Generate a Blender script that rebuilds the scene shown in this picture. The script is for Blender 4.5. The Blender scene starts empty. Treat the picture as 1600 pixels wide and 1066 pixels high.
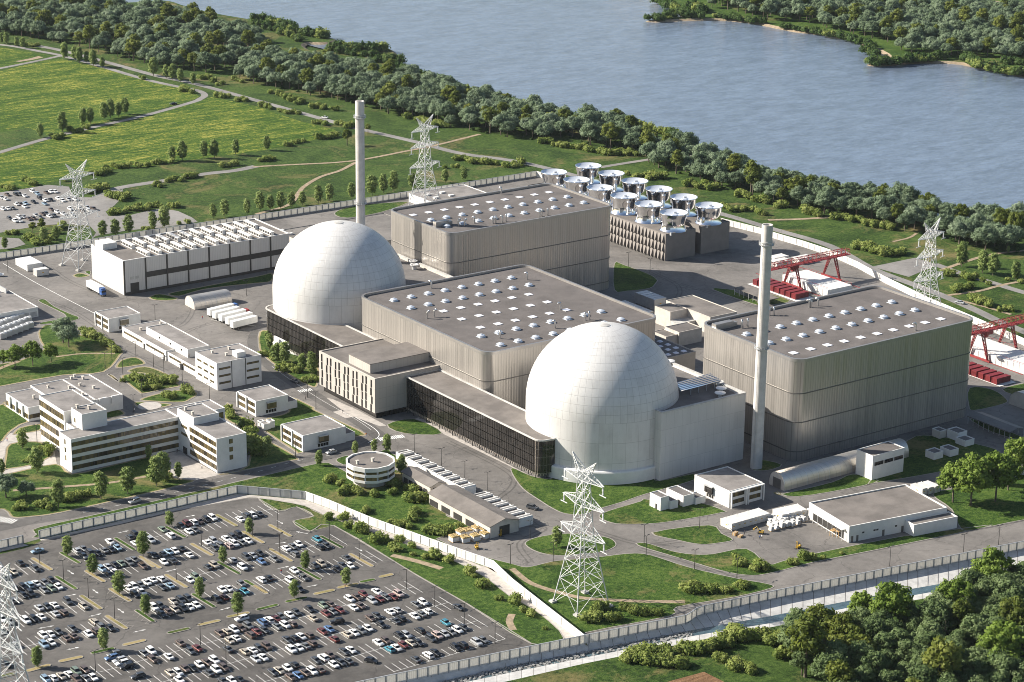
import bpy, bmesh, math, random
from mathutils import Vector, Matrix
rnd = random.Random(11)
SC = bpy.context.scene
COL = SC.collection
R = math.radians
# ------------------------------------------------------------------ survey: the view the photograph was taken from
FPX, PITCH, ROLL, AZ, CAMH = 3694.04, R(17.90226), R(.72605), R(35.81094), 320.0
CAM = Vector((-600.0, -800.0, CAMH))
_fw = Vector((0, math.cos(PITCH), -math.sin(PITCH))); _rt = Vector((1, 0, 0)); _up = _rt.cross(_fw)
_r = _rt*math.cos(ROLL) + _up*math.sin(ROLL); _u = -_rt*math.sin(ROLL) + _up*math.cos(ROLL)
_M = Matrix.Rotation(-AZ, 3, 'Z')
CR, CU, CF = _M @ _r, _M @ _u, _M @ _fw
T0 = (0, 267, 534, 799)
def W(px, py, z=0.0):
    d = CR*((px-800)/FPX) - CU*((py-533)/FPX) + CF
    t = (z-CAMH)/d.z
    return Vector((CAM.x+d.x*t, CAM.y+d.y*t, z))
def proj(p):
    d = Vector(p)-CAM; w = d.dot(CF)
    return 800+FPX*d.dot(CR)/w, 533-FPX*d.dot(CU)/w
def T(c, r, x, y): return (400*c+x/4, T0[r]+y/4)
def Q(c, r, x, y, z=0.0): return W(400*c+x/4, T0[r]+y/4, z)
def height(b, t):
    B = W(*b); d = CR*((t[0]-800)/FPX) - CU*((t[1]-533)/FPX) + CF
    s = math.hypot(B.x-CAM.x, B.y-CAM.y)/math.hypot(d.x, d.y)
    return CAMH+d.z*s
# ------------------------------------------------------------------ scene objects
def tag(o, label=None, cat=None, group=None, kind=None):
    if label: o['label'] = label
    if cat: o['category'] = cat
    if group: o['group'] = group
    if kind: o['kind'] = kind
    return o
def thing(name, label, cat, loc=(0, 0, 0), rz=0.0, group=None):
    o = bpy.data.objects.new(name, None); o.empty_display_size = .5
    COL.objects.link(o); o.location = loc; o.rotation_euler = (0, 0, rz)
    return tag(o, label, cat, group)
def inst(name, mesh, parent=None, loc=(0, 0, 0), rz=0.0, sc=1.0):
    o = bpy.data.objects.new(name, mesh); COL.objects.link(o)
    o.location = loc; o.rotation_euler = (0, 0, rz)
    o.scale = (sc, sc, sc) if not isinstance(sc, (tuple, list)) else sc
    if parent: o.parent = parent
    return o
def dup(root, loc=None, rz=None, sc=None):
    c = root.copy(); COL.objects.link(c)
    if loc is not None: c.location = loc
    if rz is not None: c.rotation_euler = (0, 0, rz)
    if sc is not None: c.scale = sc if isinstance(sc, (tuple, list)) else (sc,)*3
    for ch in list(root.children):
        k = ch.copy(); COL.objects.link(k); k.parent = c
        for g in list(ch.children):
            h = g.copy(); COL.objects.link(h); h.parent = k
    return c
class MB:
    def __init__(s): s.v = []; s.f = []; s.m = []; s.uv = {}
    def quad(s, a, b, c, d, m=0):
        n = len(s.v); s.v += [tuple(a), tuple(b), tuple(c), tuple(d)]; s.f.append((n, n+1, n+2, n+3)); s.m.append(m); return s
    def poly(s, pts, m=0):
        n = len(s.v); s.v += [tuple(p) for p in pts]; s.f.append(tuple(range(n, n+len(pts)))); s.m.append(m); return s
    def box(s, x0, x1, y0, y1, z0, z1, m=0, mt=None):
        n = len(s.v)
        s.v += [(x0, y0, z0), (x1, y0, z0), (x1, y1, z0), (x0, y1, z0), (x0, y0, z1), (x1, y0, z1), (x1, y1, z1), (x0, y1, z1)]
        for f, k in (((0, 1, 5, 4), m), ((1, 2, 6, 5), m), ((2, 3, 7, 6), m), ((3, 0, 4, 7), m), ((4, 5, 6, 7), m if mt is None else mt), ((3, 2, 1, 0), m)):
            s.f.append(tuple(n+i for i in f)); s.m.append(k)
        return s
    def prism(s, pts, z0, z1, m=0, mt=None, bottom=False):
        if area(pts) < 0: pts = pts[::-1]
        n = len(s.v); k = len(pts)
        s.v += [(p[0], p[1], z0) for p in pts] + [(p[0], p[1], z1) for p in pts]
        for i in range(k):
            j = (i+1) % k; s.f.append((n+i, n+j, n+k+j, n+k+i)); s.m.append(m)
        s.f.append(tuple(n+k+i for i in range(k))); s.m.append(m if mt is None else mt)
        if bottom: s.f.append(tuple(n+k-1-i for i in range(k))); s.m.append(m)
        return s
    def ring(s, pts, inset, z0, z1, m=0):      # a parapet / band following a closed outline
        if area(pts) < 0: pts = pts[::-1]
        inn = offset(pts, inset); k = len(pts)
        n = len(s.v)
        for P, z in ((pts, z0), (pts, z1), (inn, z1), (inn, z0)): s.v += [(p[0], p[1], z) for p in P]
        for i in range(k):
            j = (i+1) % k
            for a, b in ((0, 1), (1, 2), (2, 3), (3, 0)):
                s.f.append((n+a*k+i, n+a*k+j, n+b*k+j, n+b*k+i)); s.m.append(m)
        return s
    def tube(s, p, q, r, r2=None, k=6, m=0, cap=True):
        p, q = Vector(p), Vector(q); d = (q-p)
        if d.length < 1e-6: return s
        d.normalize(); a = d.orthogonal().normalized(); b = d.cross(a); r2 = r if r2 is None else r2
        n = len(s.v)
        for c, rr in ((p, r), (q, r2)):
            for i in range(k):
                t = 2*math.pi*i/k; s.v.append(tuple(c+(a*math.cos(t)+b*math.sin(t))*rr))
        for i in range(k):
            j = (i+1) % k; s.f.append((n+i, n+j, n+k+j, n+k+i)); s.m.append(m)
        if cap:
            s.f.append(tuple(n+k+i for i in range(k))); s.m.append(m); s.f.append(tuple(n+k-1-i for i in range(k))); s.m.append(m)
        return s
    def lathe(s, prof, cx=0, cy=0, k=24, m=0, uv=False, seg=None):
        n = len(s.v); L = [0]
        for i in range(1, len(prof)): L.append(L[-1]+math.hypot(prof[i][0]-prof[i-1][0], prof[i][1]-prof[i-1][1]))
        kk = k+1 if uv else k
        for r, z in prof:
            for i in range(kk):
                t = 2*math.pi*i/k; s.v.append((cx+r*math.cos(t), cy+r*math.sin(t), z))
        for a in range(len(prof)-1):
            for i in range(k):
                j = i+1 if uv else (i+1) % k
                if uv: s.uv[len(s.f)] = ((i/k, L[a]), ((i+1)/k, L[a]), ((i+1)/k, L[a+1]), (i/k, L[a+1]))
                s.f.append((n+a*kk+i, n+a*kk+j, n+(a+1)*kk+j, n+(a+1)*kk+i)); s.m.append(m if not isinstance(m, (list, tuple)) else m[a])
        return s
    def add(s, mesh, M=None, m=0):
        n = len(s.v)
        for v in mesh.vertices: s.v.append(tuple(M @ v.co if M else v.co))
        for p in mesh.polygons: s.f.append(tuple(n+i for i in p.vertices)); s.m.append(m+p.material_index)
        return s
    def mesh(s, name, mats, smooth=False):
        me = bpy.data.meshes.new(name); me.from_pydata(s.v, [], s.f)
        for m in (mats if isinstance(mats, (list, tuple)) else [mats]): me.materials.append(m)
        me.polygons.foreach_set('material_index', s.m)
        if smooth is not False:
            me.polygons.foreach_set('use_smooth', [True]*len(s.f))
        if s.uv:
            ul = me.uv_layers.new(name='UVMap')
            for fi, c in s.uv.items():
                for k, li in enumerate(me.polygons[fi].loop_indices): ul.data[li].uv = c[k]
        me.validate(); me.update()
        if smooth is not False and smooth is not True: me.set_sharp_from_angle(angle=R(smooth))
        return me
    def build(s, name, mats, parent=None, smooth=False, loc=(0, 0, 0), rz=0.0):
        return inst(name, s.mesh(name, mats, smooth), parent, loc, rz)
def area(p): return .5*sum(p[i-1][0]*p[i][1]-p[i][0]*p[i-1][1] for i in range(len(p)))
def offset(pts, d):                            # inward for d>0 (counter-clockwise outline)
    out = []; k = len(pts)
    for i in range(k):
        a, b, c = [Vector((p[0], p[1])) for p in (pts[i-1], pts[i], pts[(i+1) % k])]
        e1 = (b-a).normalized() if (b-a).length > 1e-6 else Vector((1, 0)); e2 = (c-b).normalized() if (c-b).length > 1e-6 else e1
        n1, n2 = Vector((-e1.y, e1.x)), Vector((-e2.y, e2.x)); m = n1+n2
        if m.length < 1e-4: m = n1
        m.normalize(); q = max(.35, m.dot(n1))
        p = b+m*(d/q); out.append((p.x, p.y))
    return out
def rounded(x0, x1, y0, y1, r, n=6):
    o = []
    for cx, cy, a in ((x1-r, y1-r, 0), (x0+r, y1-r, 90), (x0+r, y0+r, 180), (x1-r, y0+r, 270)):
        for i in range(n+1):
            t = R(a+90*i/n); o.append((cx+r*math.cos(t), cy+r*math.sin(t)))
    return o
def rect(x0, x1, y0, y1): return [(x0, y0), (x1, y0), (x1, y1), (x0, y1)]
def smoothline(pts, n=4, closed=False):        # Catmull-Rom through survey points
    P = [Vector((p[0], p[1])) for p in pts]; out = []; k = len(P)
    rng = range(k) if closed else range(k-1)
    for i in rng:
        a, b = P[i], P[(i+1) % k]
        p0 = P[i-1] if (closed or i > 0) else a*2-b
        p3 = P[(i+2) % k] if (closed or i+2 < k) else b*2-a
        for j in range(n):
            t = j/n
            q = .5*((2*a)+(b-p0)*t+(2*p0-5*a+4*b-p3)*t*t+(3*a-p0-3*b+p3)*t**3)
            out.append((q.x, q.y))
    if not closed: out.append((P[-1].x, P[-1].y))
    return out
def strip(mb, line, w, z, m=0):
    k = len(line); L = []; Rr = []
    for i in range(k):
        a = Vector(line[max(0, i-1)][:2]); b = Vector(line[min(k-1, i+1)][:2]); d = (b-a)
        d = d.normalized() if d.length > 1e-6 else Vector((1, 0)); n = Vector((-d.y, d.x))*w/2
        c = Vector(line[i][:2]); L.append(c+n); Rr.append(c-n)
    n0 = len(mb.v)
    for i in range(k): mb.v += [(Rr[i].x, Rr[i].y, z), (L[i].x, L[i].y, z)]
    for i in range(k-1):
        mb.f.append((n0+2*i, n0+2*i+2, n0+2*i+3, n0+2*i+1)); mb.m.append(m)
def inside(p, poly):
    x, y = p[0], p[1]; c = False; j = len(poly)-1
    for i in range(len(poly)):
        xi, yi = poly[i][0], poly[i][1]; xj, yj = poly[j][0], poly[j][1]
        if (yi > y) != (yj > y) and x < (xj-xi)*(y-yi)/(yj-yi)+xi: c = not c
        j = i
    return c
ORD = ['nearest', 'second nearest', 'third nearest', 'fourth nearest', 'fifth nearest', 'sixth nearest', 'seventh nearest', 'eighth nearest', 'ninth nearest', 'tenth nearest']
WORD = 'first second third fourth fifth sixth seventh eighth ninth tenth eleventh twelfth thirteenth fourteenth fifteenth sixteenth seventeenth eighteenth nineteenth twentieth'.split()
TENS = {20: 'twenty', 30: 'thirty', 40: 'forty', 50: 'fifty', 60: 'sixty', 70: 'seventy', 80: 'eighty', 90: 'ninety'}
def ordw(i):
    if i <= 20: return WORD[i-1]
    if i % 10 == 0: return {30: 'thirtieth', 40: 'fortieth', 50: 'fiftieth', 60: 'sixtieth', 70: 'seventieth', 80: 'eightieth', 90: 'ninetieth'}.get(i, 'hundredth')
    return TENS[min(90, i//10*10)]+'-'+WORD[i % 10-1]
# ------------------------------------------------------------------ materials
def newmat(name):
    m = bpy.data.materials.new(name); m.use_nodes = True; nt = m.node_tree
    return m, nt, nt.nodes, nt.links, nt.nodes['Principled BSDF']
def col4(c): return (c[0], c[1], c[2], 1)
def ramp(nd, pts):
    r = nd.new('ShaderNodeValToRGB'); e = r.color_ramp.elements
    while len(e) < len(pts): e.new(.5)
    for k, (p, c) in enumerate(pts): e[k].position = p; e[k].color = col4(c)
    return r
def coords(nd, lk, kind='World', scale=(1, 1, 1), rot=0.0):
    if kind == 'World': src = nd.new('ShaderNodeNewGeometry').outputs['Position']
    else: src = nd.new('ShaderNodeTexCoord').outputs[kind]
    mp = nd.new('ShaderNodeMapping'); mp.inputs['Scale'].default_value = scale; mp.inputs['Rotation'].default_value = (0, 0, rot)
    lk.new(src, mp.inputs['Vector']); return mp.outputs['Vector']
def noise(nd, lk, vec, scale, detail=4, rough=.6, dist=0.0):
    n = nd.new('ShaderNodeTexNoise'); n.inputs['Scale'].default_value = scale; n.inputs['Detail'].default_value = detail
    n.inputs['Roughness'].default_value = rough; n.inputs['Distortion'].default_value = dist
    lk.new(vec, n.inputs['Vector']); return n.outputs['Fac']
def mixc(nd, lk, fac, a, b, mode='MIX'):
    x = nd.new('ShaderNodeMix'); x.data_type = 'RGBA'; x.blend_type = mode
    for s, val in ((x.inputs[0], fac), (x.inputs[6], a), (x.inputs[7], b)):
        if isinstance(val, (int, float)): s.default_value = val
        elif isinstance(val, (tuple, list)): s.default_value = col4(val)
        else: lk.new(val, s)
    return x.outputs[2]
def mth(nd, lk, op, a, b=None, c=None):
    x = nd.new('ShaderNodeMath'); x.operation = op
    for s, val in zip(x.inputs, (a, b, c)):
        if val is None: continue
        if isinstance(val, (int, float)): s.default_value = val
        else: lk.new(val, s)
    return x.outputs[0]
def bump(nd, lk, b, h, dist, strength=1.0):
    x = nd.new('ShaderNodeBump'); x.inputs['Distance'].default_value = dist; x.inputs['Strength'].default_value = strength
    lk.new(h, x.inputs['Height']); lk.new(x.outputs['Normal'], b.inputs['Normal'])
def plain(name, c, rough=.6, metal=0.0, var=.12, scale=.6, kind='World', fine=0.0):
    m, nt, nd, lk, b = newmat(name)
    v = coords(nd, lk, kind)
    f = noise(nd, lk, v, scale, 5, .65)
    r = ramp(nd, [(.38, tuple(x*(1-var) for x in c)), (.62, tuple(min(1, x*(1+var)) for x in c))])
    lk.new(f, r.inputs[0]); out = r.outputs[0]
    if fine:
        g = noise(nd, lk, v, 9, 3, .7)
        rr = ramp(nd, [(.25, (1-fine,)*3), (.75, (1+fine,)*3)]); lk.new(g, rr.inputs[0])
        out = mixc(nd, lk, 1.0, out, rr.outputs[0], 'MULTIPLY')
    lk.new(out, b.inputs['Base Color'])
    b.inputs['Roughness'].default_value = rough; b.inputs['Metallic'].default_value = metal
    return m
def asphalt(name, lo, hi, tint=(1.0, .97, .94), joints=0.0):
    m, nt, nd, lk, b = newmat(name)
    v = coords(nd, lk)
    big = noise(nd, lk, v, .035, 6, .6, .6); fine = noise(nd, lk, v, 3.0, 3, .7); mid = noise(nd, lk, v, .4, 5, .7)
    a = mth(nd, lk, 'MULTIPLY_ADD', big, .62, mth(nd, lk, 'MULTIPLY', mid, .3))
    a = mth(nd, lk, 'ADD', a, mth(nd, lk, 'MULTIPLY', fine, .22))
    r = ramp(nd, [(.45, tuple(lo*t for t in tint)), (.69, tuple(hi*t for t in tint))]); lk.new(a, r.inputs[0])
    # patch joints and cracks
    vo = nd.new('ShaderNodeTexVoronoi'); vo.feature = 'DISTANCE_TO_EDGE'; vo.inputs['Scale'].default_value = .045
    dv = nd.new('ShaderNodeVectorMath'); dv.operation = 'MULTIPLY_ADD'; nn = nd.new('ShaderNodeTexNoise'); nn.inputs['Scale'].default_value = .25; nn.inputs['Detail'].default_value = 4
    lk.new(v, nn.inputs['Vector']); lk.new(nn.outputs['Color'], dv.inputs[0]); dv.inputs[1].default_value = (5, 5, 5); lk.new(v, dv.inputs[2])
    lk.new(dv.outputs[0], vo.inputs['Vector'])
    cr = mth(nd, lk, 'LESS_THAN', vo.outputs['Distance'], .006)
    o = mixc(nd, lk, mth(nd, lk, 'MULTIPLY', cr, .45), r.outputs[0], tuple(lo*.45*t for t in tint))
    lk.new(o, b.inputs['Base Color']); b.inputs['Roughness'].default_value = .85
    bump(nd, lk, b, fine, .03, .5)
    return m
def grass(name, dark, mid, dry, dryness=.62, rowdir=None, seed=0.0, light=None):
    m, nt, nd, lk, b = newmat(name)
    v = coords(nd, lk)
    n1 = noise(nd, lk, v, .05, 6, .65, .8); n2 = noise(nd, lk, v, .55, 6, .75); n3 = noise(nd, lk, v, 2.2, 3, .8)
    a = mth(nd, lk, 'MULTIPLY_ADD', n2, .5, mth(nd, lk, 'MULTIPLY', n1, .35)); a = mth(nd, lk, 'MULTIPLY_ADD', n3, .3, a)
    r = ramp(nd, [(.485, dark), (.575, mid), (.68, light or tuple(x*1.45 for x in mid))]); lk.new(a, r.inputs[0]); out = r.outputs[0]
    d = noise(nd, lk, v, .022, 7, .7, 1.2); dd = mth(nd, lk, 'MULTIPLY_ADD', n2, .25, d)
    dr = ramp(nd, [(dryness+.06, (0, 0, 0)), (dryness+.2, (1, 1, 1))]); lk.new(dd, dr.inputs[0])
    out = mixc(nd, lk, dr.outputs[0], out, dry)
    lk.new(out, b.inputs['Base Color']); b.inputs['Roughness'].default_value = .9; b.inputs['Specular IOR Level'].default_value = .15
    h = mth(nd, lk, 'MULTIPLY_ADD', n3, .5, n2)
    bump(nd, lk, b, h, .35, .7)
    return m
def crop(name, c1, c2, c3, rot):
    m, nt, nd, lk, b = newmat(name)
    v = coords(nd, lk, rot=rot); vs = coords(nd, lk, scale=(.03, .20, 1), rot=rot); vs2 = coords(nd, lk, scale=(.010, .035, 1), rot=rot); vr = coords(nd, lk, scale=(.12, 1.0, 1), rot=rot)
    n1 = noise(nd, lk, vs, 1.0, 7, .75, .4); n2 = noise(nd, lk, v, .7, 5, .8); n0 = noise(nd, lk, vs2, 1.0, 5, .65, .5); n3 = noise(nd, lk, vr, .8, 4, .7)
    a = mth(nd, lk, 'MULTIPLY_ADD', n2, .36, mth(nd, lk, 'MULTIPLY', n1, .28)); a = mth(nd, lk, 'MULTIPLY_ADD', n3, .36, a); a = mth(nd, lk, 'MULTIPLY_ADD', n0, .15, a)
    r = ramp(nd, [(.50, c1), (.56, tuple((p+q)/2 for p, q in zip(c1, c2))), (.590, c2), (.65, c3)]); lk.new(a, r.inputs[0]); lk.new(r.outputs[0], b.inputs['Base Color'])
    b.inputs['Roughness'].default_value = .9; b.inputs['Specular IOR Level'].default_value = .15; bump(nd, lk, b, mth(nd, lk, 'ADD', n2, n3), .5, .8)
    return m
def panels(name, c, period, rough=.4, metal=1.0, joint=.06, depth=.25, var=.12, zper=0.0, dirt=.12):
    """sheet cladding: vertical joints every period metres along the walls, each panel a little different"""
    m, nt, nd, lk, b = newmat(name)
    g = nd.new('ShaderNodeNewGeometry'); sx = nd.new('ShaderNodeSeparateXYZ'); lk.new(g.outputs['Position'], sx.inputs[0])
    s = mth(nd, lk, 'DIVIDE', mth(nd, lk, 'ADD', sx.outputs[0], sx.outputs[1]), period)
    fr = mth(nd, lk, 'FRACT', s); fl = mth(nd, lk, 'FLOOR', s)
    j = mth(nd, lk, 'LESS_THAN', mth(nd, lk, 'ABSOLUTE', mth(nd, lk, 'SUBTRACT', fr, .5)), joint/2)
    if zper:
        zz = mth(nd, lk, 'DIVIDE', sx.outputs[2], zper); zf = mth(nd, lk, 'FRACT', zz)
        j2 = mth(nd, lk, 'LESS_THAN', zf, joint*period/zper)
        j = mth(nd, lk, 'MAXIMUM', j, j2); fl = mth(nd, lk, 'MULTIPLY_ADD', mth(nd, lk, 'FLOOR', zz), 17.3, fl)
    wn = nd.new('ShaderNodeTexWhiteNoise'); wn.noise_dimensions = '1D'; lk.new(fl, wn.inputs['W'])
    v = coords(nd, lk, scale=(1, 1, .18)); st = noise(nd, lk, v, .8, 6, .7)
    t = mth(nd, lk, 'MULTIPLY_ADD', wn.outputs['Value'], var, mth(nd, lk, 'MULTIPLY', st, dirt))
    r = ramp(nd, [(0.0, tuple(x*(1-var/2-dirt/2) for x in c)), (var+dirt, tuple(min(1, x*(1+var/2+dirt/2)) for x in c))]); lk.new(t, r.inputs[0])
    o = mixc(nd, lk, mth(nd, lk, 'MULTIPLY', j, .55), r.outputs[0], tuple(x*.45 for x in c))
    lk.new(o, b.inputs['Base Color']); b.inputs['Metallic'].default_value = metal
    rr = mth(nd, lk, 'MULTIPLY_ADD', wn.outputs['Value'], .12, rough-.06); lk.new(rr, b.inputs['Roughness'])
    hh = mth(nd, lk, 'MULTIPLY_ADD', st, .03, mth(nd, lk, 'ABSOLUTE', mth(nd, lk, 'SUBTRACT', fr, .5)))
    bump(nd, lk, b, hh, depth, .6)
    return m
M = {}
M['grass'] = grass('meadow_grass', (.010, .026, .004), (.038, .074, .012), (.16, .135, .055), .60, None, 0, (.085, .125, .028))
M['lawn'] = grass('lawn_grass', (.012, .033, .004), (.042, .085, .012), (.17, .145, .06), .61, None, 0, (.10, .145, .030))
M['crop'] = crop('crop_rows', (.016, .050, .004), (.065, .118, .010), (.34, .31, .065), R(46))
M['tyre'] = asphalt('tyre_worn_asphalt', .06, .14, (1.0, .925, .855))
M['dirt'] = plain('bare_soil', (.27, .21, .14), .95, 0, .25, .5, fine=.25)
M['plough'] = crop('ploughed_soil', (.15, .085, .045), (.22, .13, .07), (.30, .19, .10), R(35))
M['asphalt'] = asphalt('yard_asphalt', .095, .20, (1.0, .925, .855))
M['road'] = asphalt('road_asphalt', .06, .12, (1.0, .94, .89))
M['lot'] = asphalt('car_park_asphalt', .048, .125, (1.0, .925, .855))
M['lane'] = asphalt('country_lane', .15, .25, (1, .95, .9))
M['pave'] = plain('pale_paving', (.40, .37, .34), .85, 0, .12, .5, fine=.12)
M['concrete'] = plain('concrete', (.44, .43, .41), .8, 0, .14, .35, fine=.12)
M['chan'] = plain('channel_concrete', (.46, .455, .44), .8, 0, .14, .3, fine=.1)
M['kerb'] = plain('kerb_stone', (.27, .25, .225), .85, 0, .15, .6)
M['paint'] = plain('road_paint', (.72, .72, .70), .7, 0, .14, .7)
M['clad'] = panels('steel_cladding', (.47, .44, .405), 1.3, .33, .62, .13, .12, .08, 0, .03)
M['clad_top'] = plain('parapet_steel', (.44, .42, .40), .45, .8, .06, .3)
M['clad_dark'] = plain('belt_steel', (.17, .16, .15), .5, .5, .1, .4)
M['gravel'] = plain('roof_gravel', (.110, .098, .093), .95, 0, .16, .12, fine=.34)
M['roofgrey'] = plain('roof_felt', (.15, .134, .122), .9, 0, .22, .10, fine=.2)
M['roofpale'] = plain('pale_roof_felt', (.20, .185, .175), .9, 0, .22, .14, fine=.16)
M['roofdark'] = plain('dark_roof_felt', (.14, .13, .125), .9, 0, .15, .2, fine=.1)
M['white'] = plain('white_render', (.66, .65, .625), .7, 0, .05, .35, fine=.03)
M['white2'] = panels('white_wall_panel', (.64, .63, .61), 2.4, .6, 0, .03, .05, .05, 0, .1)
M['genwall'] = panels('pale_steel_panel', (.56, .55, .535), .9, .55, .15, .08, .1, .07, 0, .1)
M['beige'] = panels('beige_wall_panel', (.42, .39, .355), 1.7, .6, 0, .05, .06, .06, 4.2, .1)
M['tan'] = plain('tan_render', (.50, .46, .41), .8, 0, .09, .3, fine=.05)
M['annex'] = panels('annex_concrete_panel', (.56, .545, .525), 3.9, .7, 0, .02, .04, .08, 6.6, .16)
M['chimney'] = plain('chimney_concrete', (.55, .52, .485), .85, 0, .1, .25, fine=.07)
M['chrome'] = plain('polished_steel', (.86, .86, .87), .12, 1.0, .03, .2, kind='Object')
M['steel'] = plain('brushed_steel', (.66, .66, .66), .3, 1.0, .06, .4, kind='Object')
M['dishm'] = plain('white_fan_dish', (.72, .76, .82), .25, .35, .05, .3, kind='Object')
M['galv'] = plain('galvanised_steel', (.52, .53, .54), .5, .6, .08, .5)
M['pylon'] = plain('pylon_paint', (.56, .57, .57), .5, .1, .08, .3)
M['fin'] = plain('bronze_fin', (.40, .35, .30), .5, .3, .1, .5)
M['dark'] = plain('dark_metal', (.045, .043, .042), .5, .3, .1, .5)
M['black'] = plain('black_rubber', (.018, .018, .018), .8, 0, .1, 1)
M['cell'] = plain('cooling_cell_wall', (.205, .185, .17), .75, .1, .08, .2, fine=.04)
M['sky'] = plain('skylight_pane', (.76, .77, .86), .3, 0, .05, .4)
M['red'] = plain('red_paint', (.24, .028, .03), .55, 0, .14, .4)
M['redc'] = plain('red_container_paint', (.17, .018, .022), .5, 0, .16, .4)
M['yellow'] = plain('yellow_paint', (.50, .31, .035), .5, 0, .1, .5)
M['sack'] = plain('yellow_sack', (.46, .34, .15), .8, 0, .2, 2, kind='Object')
M['wood'] = plain('timber', (.45, .29, .13), .8, 0, .15, 1)
M['blue'] = plain('blue_paint', (.05, .13, .36), .4, 0, .1, .5)
M['whitep'] = plain('white_trailer_paint', (.68, .68, .67), .4, 0, .05, .4)
M['contw'] = plain('container_paint', (.62, .60, .57), .5, 0, .08, .4)
M['quonset'] = panels('arched_steel_sheet', (.56, .53, .49), 2.8, .42, .75, .05, .06, .1, 0, .2)
M['bark'] = plain('bark', (.12, .095, .07), .9, 0, .2, 2, kind='Object')
M['stone'] = plain('channel_rubble', (.24, .24, .235), .9, 0, .4, .9, fine=.3)
M['fencep'] = panels('fence_panel', (.80, .785, .75), .55, .6, 0, .28, .12, .06, 0, .1)
_nt = M['fencep'].node_tree; _tr = _nt.nodes.new('ShaderNodeBsdfTranslucent'); _mx = _nt.nodes.new('ShaderNodeMixShader'); _mx.inputs[0].default_value = .42
_tr.inputs['Color'].default_value = (.80, .78, .73, 1); _nt.links.new(_nt.nodes['Principled BSDF'].outputs[0], _mx.inputs[1]); _nt.links.new(_tr.outputs[0], _mx.inputs[2]); _nt.links.new(_mx.outputs[0], _nt.nodes['Material Output'].inputs['Surface'])
M['postm'] = plain('wall_post_steel', (.26, .275, .29), .5, .4, .1, .5)
def glassy(name, c, c2, rough=.06, spec=.6, scale=.3):
    m, nt, nd, lk, b = newmat(name)
    g = nd.new('ShaderNodeNewGeometry'); sx = nd.new('ShaderNodeSeparateXYZ'); lk.new(g.outputs['Position'], sx.inputs[0])
    s = mth(nd, lk, 'FLOOR', mth(nd, lk, 'DIVIDE', mth(nd, lk, 'ADD', sx.outputs[0], sx.outputs[1]), 1.5))
    s = mth(nd, lk, 'MULTIPLY_ADD', mth(nd, lk, 'FLOOR', mth(nd, lk, 'DIVIDE', sx.outputs[2], 3.2)), 31.7, s)
    wn = nd.new('ShaderNodeTexWhiteNoise'); wn.noise_dimensions = '1D'; lk.new(s, wn.inputs['W'])
    o = mixc(nd, lk, wn.outputs['Value'], c, c2); lk.new(o, b.inputs['Base Color'])
    b.inputs['Roughness'].default_value = rough; b.inputs['Specular IOR Level'].default_value = spec
    return m
M['glass'] = glassy('bronze_glass', (.030, .024, .014), (.17, .13, .06))
M['glassd'] = glassy('dark_glass', (.012, .011, .010), (.026, .023, .021))
M['carglass'] = plain('car_glass', (.014, .016, .018), .08, 0, .1, 1, kind='Object')
# white dome with its grid of tiles (latitude rings and meridians from the UV map)
def dome_mat():
    m, nt, nd, lk, b = newmat('white_dome_tiles')
    uv = nd.new('ShaderNodeUVMap'); sx = nd.new('ShaderNodeSeparateXYZ'); lk.new(uv.outputs[0], sx.inputs[0])
    up = mth(nd, lk, 'GREATER_THAN', sx.outputs[1], 23.6)
    a = mth(nd, lk, 'MULTIPLY', sx.outputs[0], mth(nd, lk, 'MULTIPLY_ADD', up, 30, 36)); z = mth(nd, lk, 'DIVIDE', mth(nd, lk, 'SUBTRACT', sx.outputs[1], 23.6), mth(nd, lk, 'MULTIPLY_ADD', up, -4.6, 7.86))
    fa, fz = mth(nd, lk, 'FRACT', a), mth(nd, lk, 'FRACT', z)
    l1 = mth(nd, lk, 'LESS_THAN', fa, mth(nd, lk, 'MULTIPLY_ADD', up, .016, .022)); l2 = mth(nd, lk, 'LESS_THAN', fz, mth(nd, lk, 'MULTIPLY_ADD', up, .020, .016)); ln = mth(nd, lk, 'MAXIMUM', l1, l2)
    wn = nd.new('ShaderNodeTexWhiteNoise'); wn.noise_dimensions = '1D'
    lk.new(mth(nd, lk, 'MULTIPLY_ADD', mth(nd, lk, 'FLOOR', z), 101.0, mth(nd, lk, 'FLOOR', a)), wn.inputs['W'])
    v = coords(nd, lk); d = noise(nd, lk, v, .12, 6, .7); vs = coords(nd, lk, scale=(1, 1, .12)); d2 = noise(nd, lk, vs, .7, 5, .7)
    t = mth(nd, lk, 'MULTIPLY_ADD', wn.outputs['Value'], .10, mth(nd, lk, 'MULTIPLY_ADD', d2, .45, mth(nd, lk, 'MULTIPLY', d, .6)))
    r = ramp(nd, [(.36, (.50, .49, .475)), (.58, (.60, .59, .575)), (.85, (.67, .665, .65))]); lk.new(t, r.inputs[0])
    o = mixc(nd, lk, mth(nd, lk, 'MULTIPLY', ln, .6), r.outputs[0], (.27, .26, .25))
    lk.new(o, b.inputs['Base Color']); b.inputs['Roughness'].default_value = .42
    bump(nd, lk, b, mth(nd, lk, 'MULTIPLY_ADD', wn.outputs['Value'], .015, mth(nd, lk, 'SUBTRACT', 1.0, ln)), .05, .5)
    return m
M['dome'] = dome_mat()
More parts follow.
